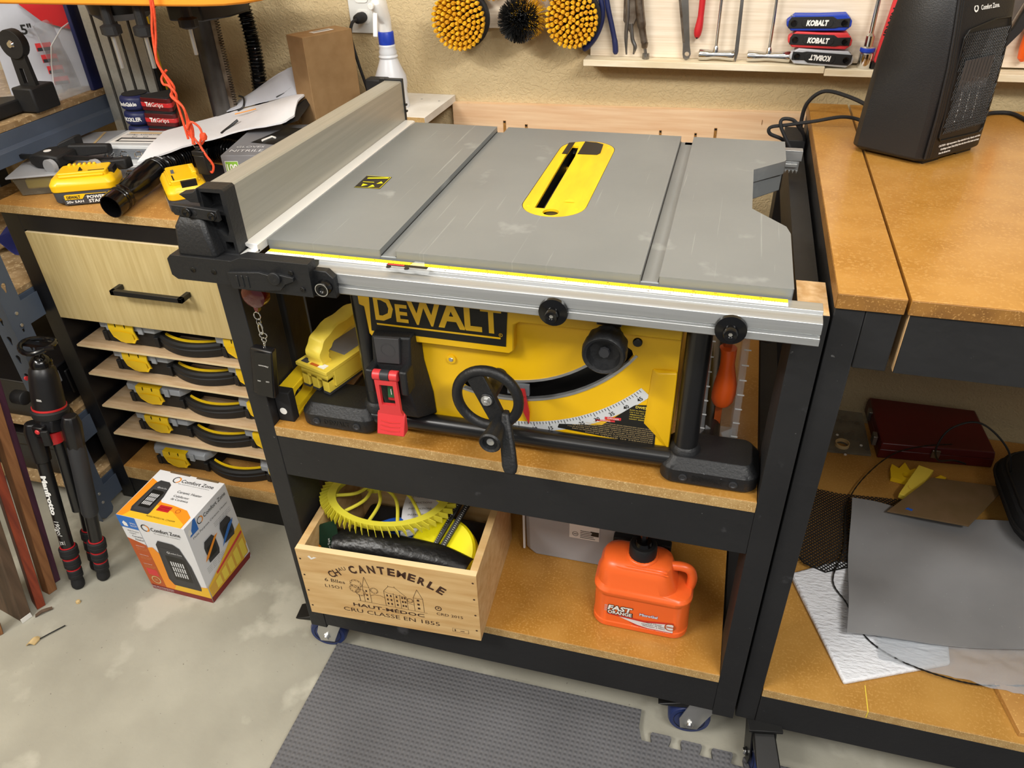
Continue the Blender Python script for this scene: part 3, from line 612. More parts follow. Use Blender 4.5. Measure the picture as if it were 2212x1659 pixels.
# ---------------------------------------------------------------- storage cabinet
cab = thing('storage_cabinet', 'black cabinet with maple drawer front, plywood shelves and brown board top', 'cabinet', (-.47, .63, 0))
b = MB('mdfcab').box(-.826, -.112, .344, .905, .8362, .856); b.use('mdfraw').box(-.8258, -.1122, .3428, .3442, .8366, .8545)
build('cabinet_top', b, cab, bev=.002)
build('side_panel', MB('blackgloss').box(-.824, -.779, .350, .90, .0, .836), cab, bev=.001)
build('side_panel', MB('blackgloss').box(-.162, -.118, .350, .90, .0, .836), cab, bev=.001)
build('top_rail', MB('blackgloss').box(-.7788, -.1622, .350, .388, .797, .8358), cab)
build('kick_rail', MB('blackgloss').box(-.7788, -.1622, .352, .388, .0, .076), cab)
build('back_panel', MB('blackgloss').box(-.7788, -.1622, .89, .90, .0, .8358), cab)
b = MB('maple').box(-.7755, -.1650, .346, .364, .5805, .7935); b.use('plyedge').box(-.7755, -.165, .3462, .3638, .7935, .7940)
dr = build('drawer_front', b, cab, bev=.0012)
b = MB('black'); b.box(-.572, -.392, .313, .323, .679, .690); b.box(-.572, -.562, .313, .3455, .679, .690); b.box(-.402, -.392, .313, .3455, .679, .690)
build('drawer_handle', b, dr, bev=.0006)
LZ = (.507, .4245, .3265, .2375)
for z in LZ:
    b = MB('plyshelf').box(-.7635, -.1625, .348, .885, z-.0055, z); b.use('plyedge').box(-.7635, -.1625, .3473, .3482, z-.0053, z-.0003)
    build('shelf', b, cab)
    build('shelf_runner', MB('blackgloss').box(-.7785, -.7400, .372, .86, z-.028, z-.006), cab)
b = MB('mdfcab').box(-.7785, -.1625, .350, .885, .0985, .1205); b.use('mdfraw').box(-.7785, -.1625, .3488, .3502, .079, .119)
build('bottom_panel', b, cab)
# parts organisers (local frame: x to the right, y to the back, z up; origin front left corner)
def organizer():
    t = thing('parts_organizer', 'x', 'organizer', (0, 0, 0), 0, 'parts organizers on the cabinet shelves', world=False)
    W, D, H = .485, .36, .043
    o1 = [(.004, .010), (.012, 0), (.030, 0), (.036, .0), (.150, 0), (.162, .012), (.168, .060), (.317, .060), (.323, .012), (.335, 0), (.473, 0), (.481, .010), (.481, D-.01), (.471, D), (.014, D), (.004, D-.01)]
    b = MB('blackmat').loft([[(p[0]*.985+.0036, p[1]+.003, .0) for p in o1], [(p[0], p[1], .010) for p in o1], [(p[0], p[1], H) for p in o1]])
    for x0 in (.005, .148, .33, .466): b.box(x0, x0+.012, -.0025, .004, .004, .030)
    build('tray', b, t, bev=.0015)
    def L(e, y0, z): return [(.0-e, .012, z), (.010, .0-y0, z), (.160, .0-y0, z), (.172, .014, z), (.176, .066, z), (.309, .066, z), (.313, .014, z), (.325, -y0, z), (.475, -y0, z), (.485+e, .012, z), (.485+e, D, z), (-e, D, z)]
    b = MB('lidgrey').loft([L(.002, .006, H+.0005), L(.002, .006, H+.016), L(-.006, -.004, H+.0215)])
    lid = build('lid', b, t, bev=.0015)
    for x0 in (.030, .118, .345, .432): build('lid_rib', MB('lidgrey').box(x0, x0+.014, -.0105, -.006, H-.003, H+.019), lid, bev=.001)
    b = MB('tan')
    for k in range(26):
        x = random.uniform(.02, .46); y = random.uniform(.09, .33); a = random.uniform(0, PI); L_ = random.uniform(.006, .016)
        b.use(('zinc', 'tan', 'charcoal', 'offwhite')[k % 4]); z = H-.0025
        b.hexa([(x-L_, y, z-.004), (x, y-.003, z-.004), (x+L_, y, z-.004), (x, y+.003, z-.004), (x-L_, y, z), (x, y-.003, z), (x+L_, y, z), (x, y+.003, z)])
    c_ = build('contents', b, t); c_['kind'] = 'stuff'
    for x0 in (.042, .352):
        b = MB('yellow'); s = .069
        b.loft([[(x0+e, y, z) for e in (0, s)]+[(x0+s, y+.003, z), (x0, y+.003, z)] for y, z in ((.004, H+.0205), (-.0135, H+.0200), (-.0155, H+.006), (-.0115, H-.012), (-.0095, H-.020))])
        b.loft([[(x0+.006, -.0155, H-.001), (x0+s/2, -.0190, H+.004), (x0+s-.006, -.0155, H-.001)], [(x0+.016, -.0100, H-.030), (x0+s/2, -.0140, H-.030), (x0+s-.010, -.0100, H-.030)]], closed=False, cap=False)
        b.prism([(x0+.003, H-.019), (x0+s-.003, H-.019), (x0+s-.012, H-.030), (x0+.020, H-.030)], -.0115, -.008, 'y')
        lt = build('latch', b, t, bev=.001)
        q = MB('black')
        for xx in (x0+.021, x0+.047): q.box(xx, xx+.0012, -.0160, -.0135, H+.012, H+.0206)
        build('hinge_slit', q, lt)
    b = MB('blackmat'); hp = []
    for k in range(13):
        s = -1+k/6; x = .2425+s*.082; y = .006-.024*(1-s*s)
        hp.append((x, y))
    b.loft([[(x, y, .002), (x, y+.016, .002), (x, y+.016, .034), (x, y+.003, .036), (x, y-.0015, .030), (x, y-.0003, .023), (x, y-.0025, .020), (x, y-.0003, .012)] for x, y in hp])
    hd = build('carry_handle', b, t, bev=.0008)
    b = MB('yellow').loft([[(x, y+.012, .0325), (x, y+.0175, .0325), (x, y+.0175, .0380), (x, y+.012, .0380)] for x, y in hp[1:-1]])
    build('yellow_grip_strip', b, hd)
    return t
words = ('on the top shelf just below the drawer', 'on the second shelf, next below the drawer shelf', 'on the third shelf, in the middle of the five', 'on the fourth shelf, lid showing loose hardware', 'standing lowest, on the thick bottom board of the cabinet')
og = organizer()
for i, (x, y, z, rz) in enumerate(((-.706, .376, .5072, -.012), (-.7005, .378, .4247, .0), (-.698, .378, .3267, .004), (-.702, .376, .2377, -.004), (-.690, .378, .1208, .01))):
    lb = 'black organizer with yellow latches, '+words[i]
    if i == 0: og.location = (x, y, z); og.rotation_euler = (0, 0, rz); og['label'] = lb
    else: copy_tree(og, (x, y, z), rz, lb)
# ---------------------------------------------------------------- things on the cabinet top
cz0 = .856
t = thing('small_parts_case', 'scratched flat clear plastic case with tan strips, under the black clamp', 'plastic case', (-.79, .55, cz0))
A = Vector((-.800, .372, 0)); ux = Vector((.905, .425, 0)); uy = Vector((-.40, .917, 0))
def quadp(w_, dd, z, e=0): return [tuple(A+ux*(x)+uy*(y)+Vector((0, 0, z))) for x, y in ((e, e), (w_-e, e), (w_-e, dd-e), (e, dd-e))]
b = MB('caseclear').loft([quadp(.155, .30, .8565, .014), quadp(.155, .30, .884, .010), quadp(.155, .30, .898, .007)]); cs = build('case_body', b, t, bev=.002)
b = MB('cloudy').loft([quadp(.168, .31, .8985), quadp(.168, .31, .9025)]); build('case_lid', b, t, bev=.001)
b = MB('tan'); b.hexa([tuple(A+ux*x+uy*y+Vector((0, 0, z))) for z in (.9028, .9034) for x, y in ((.118, .02), (.124, .02), (.124, .30), (.118, .30))]); build('tan_strip', b, t)
b = MB('paleyellow'); b.hexa([tuple(A+ux*x+uy*y+Vector((0, 0, z))) for z in (.870, .893) for x, y in ((.03, .012), (.085, .012), (.08, .04), (.035, .04))]); build('yellow_contents', b, t, bev=.004)
def clear_box(x, y, z, rz, w_, dd, h, label, lab):
    t = thing('hardware_box', label, 'hardware box', (x, y, z), rz, 'clear hardware boxes', world=False)
    b = MB('cleargrey').box(0, w_, 0, dd, 0, h*.72); build('box_body', b, t, bev=.002)
    b = MB('clearedge').box(-.001, w_+.001, -.001, dd+.001, h*.73, h); build('box_lid', b, t, bev=.0015)
    b = MB('chrome')
    for k in range(4): b.tube([(w_*(k+.5)/4+.009*math.cos(a), -.0008+.002*math.sin(a*3), h*.36+.008*math.sin(a)) for a in [q*PI/6 for q in range(12)]], .0012, 6, closed=True)
    for k in range(10): x_ = random.uniform(.01, w_-.02); b.cyl((x_, -.0004, h*.2), (x_+.015, -.0004, h*random.uniform(.2, .6)), .001, n=6)
    build('loose_hardware', b, t)['kind'] = 'stuff'
    if lab:
        b = MB('white').box(.01, w_-.012, .02, dd-.012, h, h+.0005); b.use('black').box(.02, w_-.02, .026, .054, h+.0005, h+.0008); b.use('white').box(.026, w_-.026, .031, .045, h+.0008, h+.001)
        b.use('tan').box(.02, w_-.02, dd-.026, dd-.016, h+.0005, h+.0008); b.use('ink').text('1250pc ASSORTMENT', (w_/2, dd-.034, h+.0005), X, Y, .007, w=w_*.7); b.ring((0, 0, h+.0005), X, Y, (w_*.35, dd-.05), .005, .001); b.ring((0, 0, h+.0005), X, Y, (w_*.55, dd-.05), .005, .001)
        build('paper_label', b, t, smooth=False)
clear_box(-.680, .520, cz0, .28, .155, .165, .033, 'small clear hardware box full of screws, under the labelled one', 0)
clear_box(-.700, .556, cz0+.0335, .14, .138, .112, .032, 'small clear hardware box with white paper label, on top of another box', 1)
# bar clamp lying on the case
t = thing('bar_clamp', 'black one-hand bar clamp with pale grey pads, lying on the clear case', 'clamp', (-.74, .50, .905))
b = MB('blackmat').box(0, 0, 0, 0, 0, 0); b = MB('black')
p0, p1 = Vector((-.828, .452, .9225)), Vector((-.600, .4725, .9225)); b.hexa([tuple(p+Vector((0, e, h))) for h in (-.004, .004) for p, e in ((p0, -.004), (p1, -.004), (p1, .004), (p0, .004))]); build('steel_bar', b, t)
b = MB('blackmat').loft([[(-.800, .448, .907), (-.800, .475, .907), (-.800, .475, .924), (-.800, .448, .924)], [(-.775, .436, .904), (-.775, .49, .904), (-.775, .49, .934), (-.775, .436, .934)], [(-.735, .436, .904), (-.735, .505, .904), (-.735, .505, .938), (-.735, .436, .934)], [(-.715, .44, .908), (-.715, .50, .908), (-.715, .50, .930), (-.715, .44, .930)]])
b.loft([[(-.73, .49, .91), (-.73, .51, .91), (-.73, .51, .94), (-.73, .49, .94)], [(-.66, .532, .912), (-.66, .548, .912), (-.66, .548, .932), (-.66, .532, .932)]]); b.loft([[(-.745, .48, .93), (-.745, .50, .93), (-.745, .50, .945), (-.745, .48, .945)], [(-.722, .51, .925), (-.722, .535, .925), (-.722, .535, .955), (-.722, .51, .955)]])
build('clamp_body', b, t, bev=.004)
b = MB('blackmat').loft([[(-.620, .448, .904), (-.620, .474, .904), (-.620, .474, .924), (-.620, .448, .924)], [(-.567, .470, .903), (-.567, .492, .903), (-.567, .492, .926), (-.567, .470, .926)]]); build('fixed_jaw', b, t, bev=.003)
for x, y in ((-.727, .425), (-.628, .445)):
    b = MB('grey').loft([[(x+s*.3+.016*math.cos(a)*.9, y-.002+s*.35, .914+.016*math.sin(a)) for a in [q*PI/8 for q in range(16)]] for s in (0, .02)]); build('grey_pad', b, t, bev=.001)
b = MB('white').lathe([(.008, .0), (.008, .0008)], (-.757, .463, .9345), 16); build('round_sticker', b, t)
# batteries
def battery(loc, rz, label, named):
    t = thing('battery_pack', label, 'battery', loc, rz, 'yellow battery packs', world=False)
    L_, Wd = .128, .078
    def rr(e, z, x=0): return [(p[0]+x, p[1], z) for p in rrect(e, L_-e, e, Wd-e, .016, 4)]
    b = MB('charcoal').loft([rr(.008, 0), rr(.001, .008), rr(0, .026), rr(.002, .0335)]); bs = build('battery_base', b, t, bev=.001)
    b = MB('charcoal'); b.box(.02, .108, -.0012, .01, .002, .020); build('side_pad', b, bs, bev=.002)
    b = MB('sawyellow').loft([rr(-.001, .030), rr(-.002, .044), rr(.004, .054), rr(.008, .056)])
    b.loft([[(p[0], p[1], z) for p in rrect(.018, L_-.012, .012, Wd-.012, .006, 3)] for z in (.055, .066)])
    b.box(.022, .11, .009, .015, .056, .061); b.box(.022, .11, Wd-.015, Wd-.009, .056, .061)
    for k in range(6): b.box(.030+k*.010, .036+k*.010, Wd-.020, Wd-.010, .064, .0695)
    tp = build('battery_top', b, t, bev=.0016)
    b = MB('black').box(.080, .112, .018, .0205, .0645, .0667); b.prism([(.060, .066), (.068, .066), (.065, .073)], .020, .026, 'y'); b.box(.10, .125, .03, .06, .045, .0645); build('contact_slot', b, tp)
    b = MB('sawyellow'); o = (0, -.0013, 0)
    b.decal(o, X, Z, [(.024, .024), (.024, .0145), (.058, .0145), (.066, .0235), (.108, .0235), (.108, .0245), (.028, .0255)], .0004)
    b.use('ink').text('DEWALT', (.0415, -.0015, .0192), X, Z, .0058, w=.027, bold=.04, off=.0006)
    b.use('white').text('20v 5AH', (.042, -.0013, .0095), X, Z, .0048, w=.034, bold=.02, off=.0006); b.text('POWER', (.086, -.0013, .0172), X, Z, .0062, w=.036, bold=.03, off=.0006); b.text('STACK', (.086, -.0013, .0088), X, Z, .0062, w=.034, bold=.03, off=.0006)
    build('printed_logo', b, bs, smooth=False)
battery((-.668, .349, cz0), .46, 'yellow and dark grey battery pack on the cabinet top, left of the hose nozzle', 1)
battery((-.474, .452, cz0), -.82, 'yellow and grey battery pack half hidden behind the fence bracket of the saw', 1)
# vacuum hose with nozzle
t = thing('vacuum_hose', 'black corrugated vacuum hose with smooth nozzle lying across the cabinet top', 'hose', (-.5, .5, cz0))
N0, N1 = Vector((-.4995, .322, .8815)), Vector((-.5245, .495, .8935)); dv = (N1-N0)
def ntube(pts): b.loft([[tuple(N0+dv*s+r_*(math.cos(2*PI*k/28)*Vector((1, 0, 0))+math.sin(2*PI*k/28)*Vector((0, -.09, 1)))) for k in range(28)] for s, r_ in pts], cap=False)
b = MB('blackshiny'); ntube([(.0, .0215), (0, .0235), (.03, .0242), (.17, .0242), (.18, .0255), (.195, .0242), (.215, .0242), (.225, .0255), (.24, .0242), (.29, .0242), (.3, .0252), (.31, .0242), (.6, .0246), (.62, .0262), (1.0, .0268), (1.0, .02)])
ntube([(0, .0215), (.5, .019)]); build('nozzle', b, t)
pts = spline([N1, (-.5285, .570, .889), (-.520, .630, .889), (-.485, .668, .889), (-.43, .668, .886), (-.36, .66, .884)], 60)
acc = 0; rr_ = []
for i, p in enumerate(pts):
    if i: acc += (p-pts[i-1]).length
    rr_.append(.0238+.0035*math.sin(acc/.0082*2*PI))
b = MB('blackshiny').tube(pts, rr_, 18); build('corrugated_hose', b, t)
# black case under the hose, glove box, mailer, box, bottle
b = MB('blackgloss').loft([[(-.470, .560, z), (-.38, .475, z), (-.385, .60, z), (-.46, .62, z)] for z in (cz0, .876)]); one('black_case', b, 'flat black case under the corrugated hose and in front of the white mailer', 'case', bev=.008)
t = thing('glove_box', 'grey cardboard box of gloves reading 100 PACK, behind the saw fence', 'box', (-.33, .475, cz0), .21, world=False)
b = MB('glove').box(0, .215, 0, .215, 0, .0895); bx = build('carton', b, t, bev=.001)
b = MB('lime').decal((0, 0, 0), X, Z, [(.006, .044), (.034, .044), (.034, .078), (.006, .078)], .0004); b.use('white')
for q in ([(.006, .077), (.034, .077), (.034, .078), (.006, .078)], [(.006, .044), (.034, .044), (.034, .045), (.006, .045)], [(.006, .044), (.007, .044), (.007, .078), (.006, .078)], [(.033, .044), (.034, .044), (.034, .078), (.033, .078)]): b.decal((0, 0, 0), X, Z, q, .0007)
b.text('100', (.020, 0, .065), X, Z, .013, w=.022, bold=.03, off=.0008); b.text('PACK', (.020, 0, .0505), X, Z, .0055, w=.014, off=.0008)
b.ring((0, 0, 0), X, Z, (.054, .064), .0085, .0014, .0008, sx=1.3); b.text('N', (.054, 0, .064), X, Z, .009, off=.0008, bold=.03)
b.use('printwhite'); b.text('NITRILE', (.045, .03, .0895), X, Y, .014, w=.07, off=.0006); b.text('GLOVES', (.045, .055, .0895), X, Y, .010, w=.06, off=.0006)
for k in range(4): b.decal((0, 0, .0895), X, Y, [(.11+k*.018, .155), (.117+k*.018, .155), (.135+k*.018, .208), (.128+k*.018, .208)], .0006)
build('printing', b, bx, smooth=False)
b = MB('black').loft([[(.035, .085, .0900), (.10, .065, .0900), (.155, .10, .0900), (.145, .17, .0900), (.08, .19, .0900)], [(.045, .090, .0925), (.10, .072, .0935), (.145, .105, .0945), (.14, .165, .0950), (.085, .18, .0935)]]); build('black_flap', b, bx)
b = MB('white').tube([(.062, .082, .0945), (.076, .106, .0955), (.086, .098, .0955)], .0022, 6); build('white_cord', b, bx)
def cloth(grid, mt, th=.0015, n=4, cr=0):
    R_ = len(grid); cols = len(grid[0])
    rows = [spline(r_, n) for r_ in grid]; m = len(rows[0]); full = []
    colsp = [spline([rows[i][j] for i in range(R_)], n) for j in range(m)]; h = len(colsp[0])
    vs = []; fs = []; rq = random.Random(m*h)
    for j in range(m):
        for i in range(h): vs.append((colsp[j][i][0], colsp[j][i][1], colsp[j][i][2]+(rq.uniform(-cr, cr) if cr else 0)))
    k = len(vs); vs += [(p[0], p[1], p[2]-th) for p in vs]
    for j in range(m-1):
        for i in range(h-1):
            a = j*h+i; fs.append((a, a+h, a+h+1, a+1)); fs.append((k+a, k+a+1, k+a+h+1, k+a+h))
    ed = [(j*h, (j+1)*h) for j in range(m-1)]+[((j+1)*h+h-1, j*h+h-1) for j in range(m-1)]+[((i+1), i) for i in range(h-1)]+[((m-1)*h+i, (m-1)*h+i+1) for i in range(h-1)]
    for a, c_ in ed: fs.append((a, c_, k+c_, k+a))
    return MB(mt).add(vs, fs)
t = thing('mailer_bag', 'crumpled white and grey plastic mailer bag with black pen lines, lying on the cabinet top', 'mailer bag', (-.42, .65, .90))
g1 = [[(-.552, .487, .916), (-.488, .562, .928), (-.440, .610, .936), (-.352, .618, .958), (-.272, .630, .972), (-.253, .66, .984)], [(-.570, .560, .930), (-.500, .630, .934), (-.455, .660, .943), (-.385, .675, .962), (-.305, .690, .990), (-.265, .705, 1.000)], [(-.588, .640, .932), (-.560, .700, .936), (-.505, .735, .946), (-.440, .740, .965), (-.340, .745, .988), (-.262, .750, 1.006)]]
random.seed(3)
for r_ in g1:
    for i in range(len(r_)): r_[i] = (r_[i][0], r_[i][1], r_[i][2]+random.uniform(-.003, .003))
build('bag_front', cloth(g1, 'paperwhite', .004, 4, .0009), t)
g2 = [[(-.505, .738, .950), (-.440, .742, .968), (-.340, .748, .991), (-.262, .753, 1.008)], [(-.490, .765, .957), (-.435, .768, .985), (-.345, .768, 1.020), (-.266, .762, 1.020)], [(-.475, .785, .9700), (-.420, .785, .998), (-.345, .780, 1.038), (-.300, .772, 1.058)]]
build('bag_back', cloth(g2, 'mailgrey', .002, 4, .0009), t)
b = MB('black').tube(spline([(-.452, .760, .988), (-.437, .755, .985), (-.432, .740, .970), (-.445, .733, .962)], 6), .0022, 6); b.tube([(-.300, .765, 1.018), (-.325, .755, 1.001), (-.345, .748, .993)], .0015, 6); b.tube([(-.425, .625, .942), (-.418, .655, .950), (-.405, .668, .960)], .0028, 6)
b.loft([[(-.288, .655, .975), (-.262, .680, .985), (-.258, .748, 1.000)], [(-.274, .640, .962), (-.248, .662, .968), (-.250, .745, .990)]]); build('black_marking', b, t)
b = MB('boardorange').tube([(-.428, .695, .965), (-.40, .70, .971), (-.375, .702, .977)], .0012, 6); build('orange_thread', b, t)
t = thing('cardboard_box', 'plain brown upright cardboard box standing behind the fence against the wall', 'box', (-.236, .720, cz0), 1.085, world=False)
b = MB('card').box(0, .1310, 0, .063, 0, .271); bx = build('carton', b, t, bev=.0012)
b = MB('printwhite').box(.045, .098, .022, .040, .271, .2716); b.use('grey').box(.05, .093, .027, .035, .2716, .2719); build('address_label', b, bx, smooth=False)
b = MB('tan').prism([(0, 0), (.030, .006), (.034, .030), (.030, .035), (.004, .040)], -.006, .006, 'y'); b.v = [p+Vector((-.155, .60, .9465)) for p in b.v]; one('wooden_block', b, 'small tan wooden block standing on the glove box before the cardboard box', 'block', bev=.002)
t = thing('spray_bottle', 'milky white spray bottle with bright blue collar, standing by the wall outlet', 'spray bottle', (-.0765, .80, cz0), 0, world=False)
b = MB('plastwhite').lathe([(.032, 0), (.036, .006), (.037, .02), (.037, .115), (.035, .135), (.034, .150), (.0365, .165), (.035, .180), (.025, .203), (.0195, .218), (.0215, .222), (.0190, .226), (.0200, .232), (.0175, .238), (.0185, .244), (.015, .25), (.0145, .262)], n=36); build('bottle', b, t)
b = MB('bluecap').lathe([(.0165, .246), (.0172, .248), (.0172, .271), (.0160, .273)], n=40); build('collar', b, t, bev=.0005)
b = MB('white').loft([[(x0+sx*math.cos(a), y0+sy*math.sin(a), z) for a in [q*PI/8 for q in range(16)]] for x0, y0, z, sx, sy in ((0, 0, .272, .0145, .0145), (0, 0, .290, .0145, .014), (-.001, -.004, .300, .0165, .019), (-.003, -.010, .318, .0160, .026), (-.004, -.012, .332, .0150, .028), (-.004, -.010, .343, .009, .018))])
b.cyl((-.006, -.030, .330), (-.008, -.046, .328), .006, .007); b.prism([(-.034, .312), (-.030, .318), (-.034, .288), (-.042, .268), (-.046, .270), (-.040, .292)], -.010, .000, 'x'); build('trigger_head', b, t, bev=.002)
# wall outlet with plug
t = thing('wall_outlet', 'pale grey wall outlet plate with round-cornered sockets on the tan wall', 'outlet', (-.179, .92, 1.1))
b = MB('outlet').box(-.2145, -.1435, .9135, .9198, 1.102, 1.218); pl = build('cover_plate', b, t, bev=.002)
for z in (1.138, 1.182): b = MB('white').prism(rrect(-.195, -.163, z-.0145, z+.0145, .008), .9115, .9136, 'y'); build('socket', b, t)
t = thing('power_cable', 'black power plug and cord hanging from the wall outlet down behind the box', 'power cord', (-.17, .87, .9))
b = MB('rubber').loft([[(-.1790+s*math.cos(a), y, 1.138+sz*math.sin(a)) for a in [q*PI/8 for q in range(16)]] for y, s, sz in ((.911, .012, .011), (.896, .0135, .012), (.880, .011, .010), (.875, .006, .006))]); build('plug', b, t, bev=.002)
b = MB('rubber').tube(spline([(-.179, .876, 1.138), (-.185, .862, 1.132), (-.190, .858, 1.105), (-.183, .862, 1.05), (-.172, .872, .98), (-.165, .88, .90), (-.16, .88, .87)], 8), .0036, 8); build('cord', b, t)
b = MB('blackmat').box(-.110, -.062, .735, .765, .8562, 1.0435); one('black_power_brick', b, 'black block behind the fence end, between cardboard box and spray bottle', 'power adapter', bev=.004)
# stacks of grips
def disc(z): 
    t = thing('grip_disc', 'x', 'grip disc', (-.706, .716, z), 0, 'round navy grip discs', world=False)
    b = MB('navy').lathe([(.028, 0), (.034, .004), (.036, .008), (.036, .026), (.034, .030), (.029, .0335)], n=32); o = build('disc', b, t)
    b = MB('rubber').lathe([(.0285, .0336), (.029, .0352), (.0, .0352)], n=32); b.lathe([(.0, .0), (.028, .0)], n=32); build('rubber_pad', b, t)
    return t
def curved(b, s, cz_, r_, a0, a1, h, flip=0):
    n = len(s)
    for i, ch in enumerate(s):
        if ch == ' ': continue
        a = a0+(a1-a0)*(i+.5)/n; b.text(ch, (r_*math.cos(a), r_*math.sin(a), cz_), (-math.sin(a), math.cos(a), 0), Z, h, bold=.03, off=.0006)
dz = .0352; names = ('standing on the table', 'second from the bottom of its stack', 'under the topmost one', 'topmost of its stack'); txt = ('BENCH', 'ROCKLER', 'ROCKLER', 'Bench Cookie')
for i in range(4):
    t = disc(cz0+i*dz); t['label'] = 'round navy rubber-faced grip disc, '+names[i]
    b = MB('white'); b.M = Matrix.Rotation(.15-i*.05, 4, 'Z'); curved(b, txt[i], .017, .0362, -2.15, -.95, .0085); build('lettering', b, t, smooth=False)
def trigrip(z, rz):
    t = thing('triangular_grip', 'x', 'grip block', (-.629, .712, z), rz, 'red triangular grips', world=False)
    pg = []
    for k in range(3):
        a = -PI/2+PI/3+k*2*PI/3; c_ = (.040*math.cos(a), .040*math.sin(a))
        pg += [(c_[0]+.008*math.cos(a+q), c_[1]+.008*math.sin(a+q)) for q in (-1, -.5, 0, .5, 1)]
    b = MB('darkred').prism(pg, .003, .032); b.use('redgloss').prism([(p[0]*1.02, p[1]*1.02) for p in pg], .012, .022); build('grip_body', b, t, bev=.001)
    b = MB('rubber').prism([(p[0]*.95, p[1]*.95) for p in pg], .032, .0355); b.prism([(p[0]*.95, p[1]*.95) for p in pg], 0, .003); build('rubber_pad', b, t)
    b = MB('white'); b.text('Tri', (-.018, -.0290, .018), X, Z, .0095, w=.016, bold=.05, off=.0008); b.text('Grips', (.0085, -.0290, .018), X, Z, .0095, w=.033, off=.0008); build('lettering', b, t, smooth=False)
    return t
for i in range(4): trigrip(cz0+i*.0355, (.05, .0, .03, -.06)[i])['label'] = 'red triangular grip with TriGrips lettering, '+names[i]
# aluminium extrusion board
t = thing('extrusion_board', 'tall aluminium extrusion board with dark grooves standing upright behind the grip stacks', 'aluminium extrusion', (-.744, .765, cz0))
b = MB('black').box(-.826, -.662, .762, .776, cz0, 1.50); build('core', b, t)
for k in range(5):
    x = -.8245+k*.0325; b = MB('fencealu').box(x, x+.0245, .754, .762, cz0, 1.50); build('rib', b, t, bev=.0008)
# drill press
t = thing('drill_press', 'drill press with round steel column, toothed rack and orange-edged table', 'drill press', (-.5, .76, cz0))
b = MB('blackgloss').box(-.58, -.42, .705, .885, cz0, .885); b.lathe([(.045, .885), (.045, .93), (.034, .935)], (-.5, .76, 0), 24); build('base', b, t, bev=.004)
b = MB('colsteel').cyl((-.5, .76, .93), (-.5, .76, 1.60), .0285, n=32); build('column', b, t)
b = MB('oldsteel').box(-.474, -.463, .748, .758, .94, 1.5)
for k in range(96): z = .945+k*.0056; b.box(-.4635, -.4570, .7485, .757, z, z+.0030)
build('rack', b, t)
b = MB('blackgloss').lathe([(.052, 1.165), (.056, 1.172), (.056, 1.222)], (-.5, .755, 0), 28); b.prism([(-.52, .69), (-.48, .62), (-.40, .62), (-.372, .68), (-.372, .755), (-.45, .80)], 1.172, 1.222); build('table_bracket', b, t, bev=.004)
po = [(-.80, .745), (-.80, .447), (-.33, .447), (-.275, .451), (-.235, .462), (-.205, .488), (-.192, .525), (-.190, .745)]
b = MB('boardorange').prism(po, 1.2275, 1.2500); build('table', b, t, bev=.004)
b = MB('blackgloss').lathe([(.0, 1.193), (.045, 1.191), (.062, 1.204), (.066, 1.2265)], (-.525, .545, 0), 28, cap=False); build('centre_boss', b, t)
for x, y, L_ in ((-.5045, .475, .060), (-.430, .475, .058), (-.392, .562, .050)):
    b = MB('blackmat'); rings = [[(x+(r_*(1-.1*(k % 3 == 0)))*math.cos(2*PI*k/18), y+(r_*(1-.1*(k % 3 == 0)))*math.sin(2*PI*k/18), z) for k in range(18)] for r_, z in ((.010, 1.226), (.0105, 1.192), (.019, 1.188), (.019, 1.174), (.011, 1.170))]
    b.loft(rings); kn = build('clamp_knob', b, t); b = MB('zinc').cyl((x, y, 1.171), (x, y, 1.171-L_), .0042, n=12); build('threaded_bolt', b, kn)
pts = spline([(-.425, .80, 1.30), (-.420, .80, 1.20), (-.412, .80, 1.12), (-.414, .80, 1.03), (-.425, .80, .93), (-.43, .80, .887)], 60); acc = 0; rr_ = []
for i, p in enumerate(pts):
    if i: acc += (p-pts[i-1]).length
    rr_.append(.0165+.0025*math.sin(acc/.0075*2*PI))
one('corrugated_dust_hose', MB('blackshiny').tube(pts, rr_, 16), 'black corrugated hose hanging upright by the wall behind the drill press column', 'hose')
one('black_rod', MB('black').tube([(-.545, .80, 1.20), (-.535, .80, 1.06), (-.53, .81, .90), (-.53, .81, .886)], .0055, 10), 'thin black rod standing left of the steel column', 'rod')
one('yellow_level', MB('tapeyellow').box(-.694, -.680, .797, .806, cz0, 1.5), 'yellow straight bar standing upright behind the aluminium extrusion board', 'straightedge', bev=.002)
# paracord lanyard with buckle
t = thing('lanyard', 'orange paracord lanyard with black clip, hanging in front of the hose and mailer', 'lanyard', (-.37, .43, .92))
b = MB('cord'); yv = .432
def lf(z): return .026 if z < 1.02 else (0 if z > 1.1 else .026*(1.1-z)/.08)
def P2(*a): return [(x+lf(z)*.85, yv+dy, z+lf(z)) for x, z, dy in a]
for off in (0, .004): b.tube(spline(P2((-.360+off, 1.40, 0), (-.362+off, 1.25, 0), (-.378+off, 1.185, off), (-.384+off*.5, 1.135, -off), (-.374+off, 1.085, off), (-.382-off, 1.06, 0), (-.374+off, 1.03, -off), (-.372-off, .99, 0), (-.376+off, .955, 0))), .0023, 8)
b.tube(spline(P2((-.372, 1.12, .003), (-.388, 1.105, .004), (-.387, 1.092, 0), (-.374, 1.09, -.004), (-.368, 1.07, -.004), (-.380, 1.045, 0), (-.386, 1.01, 0), (-.384, .965, 0))), .0023, 8)
b.tube(spline(P2((-.378, .985, -.004), (-.364, 1.0, -.004), (-.352, .99, 0), (-.350, .975, 0), (-.360, .955, 0), (-.350, .935, -.003), (-.342, .915, 0), (-.348, .900, 0), (-.356, .903, 0))), .0023, 8)
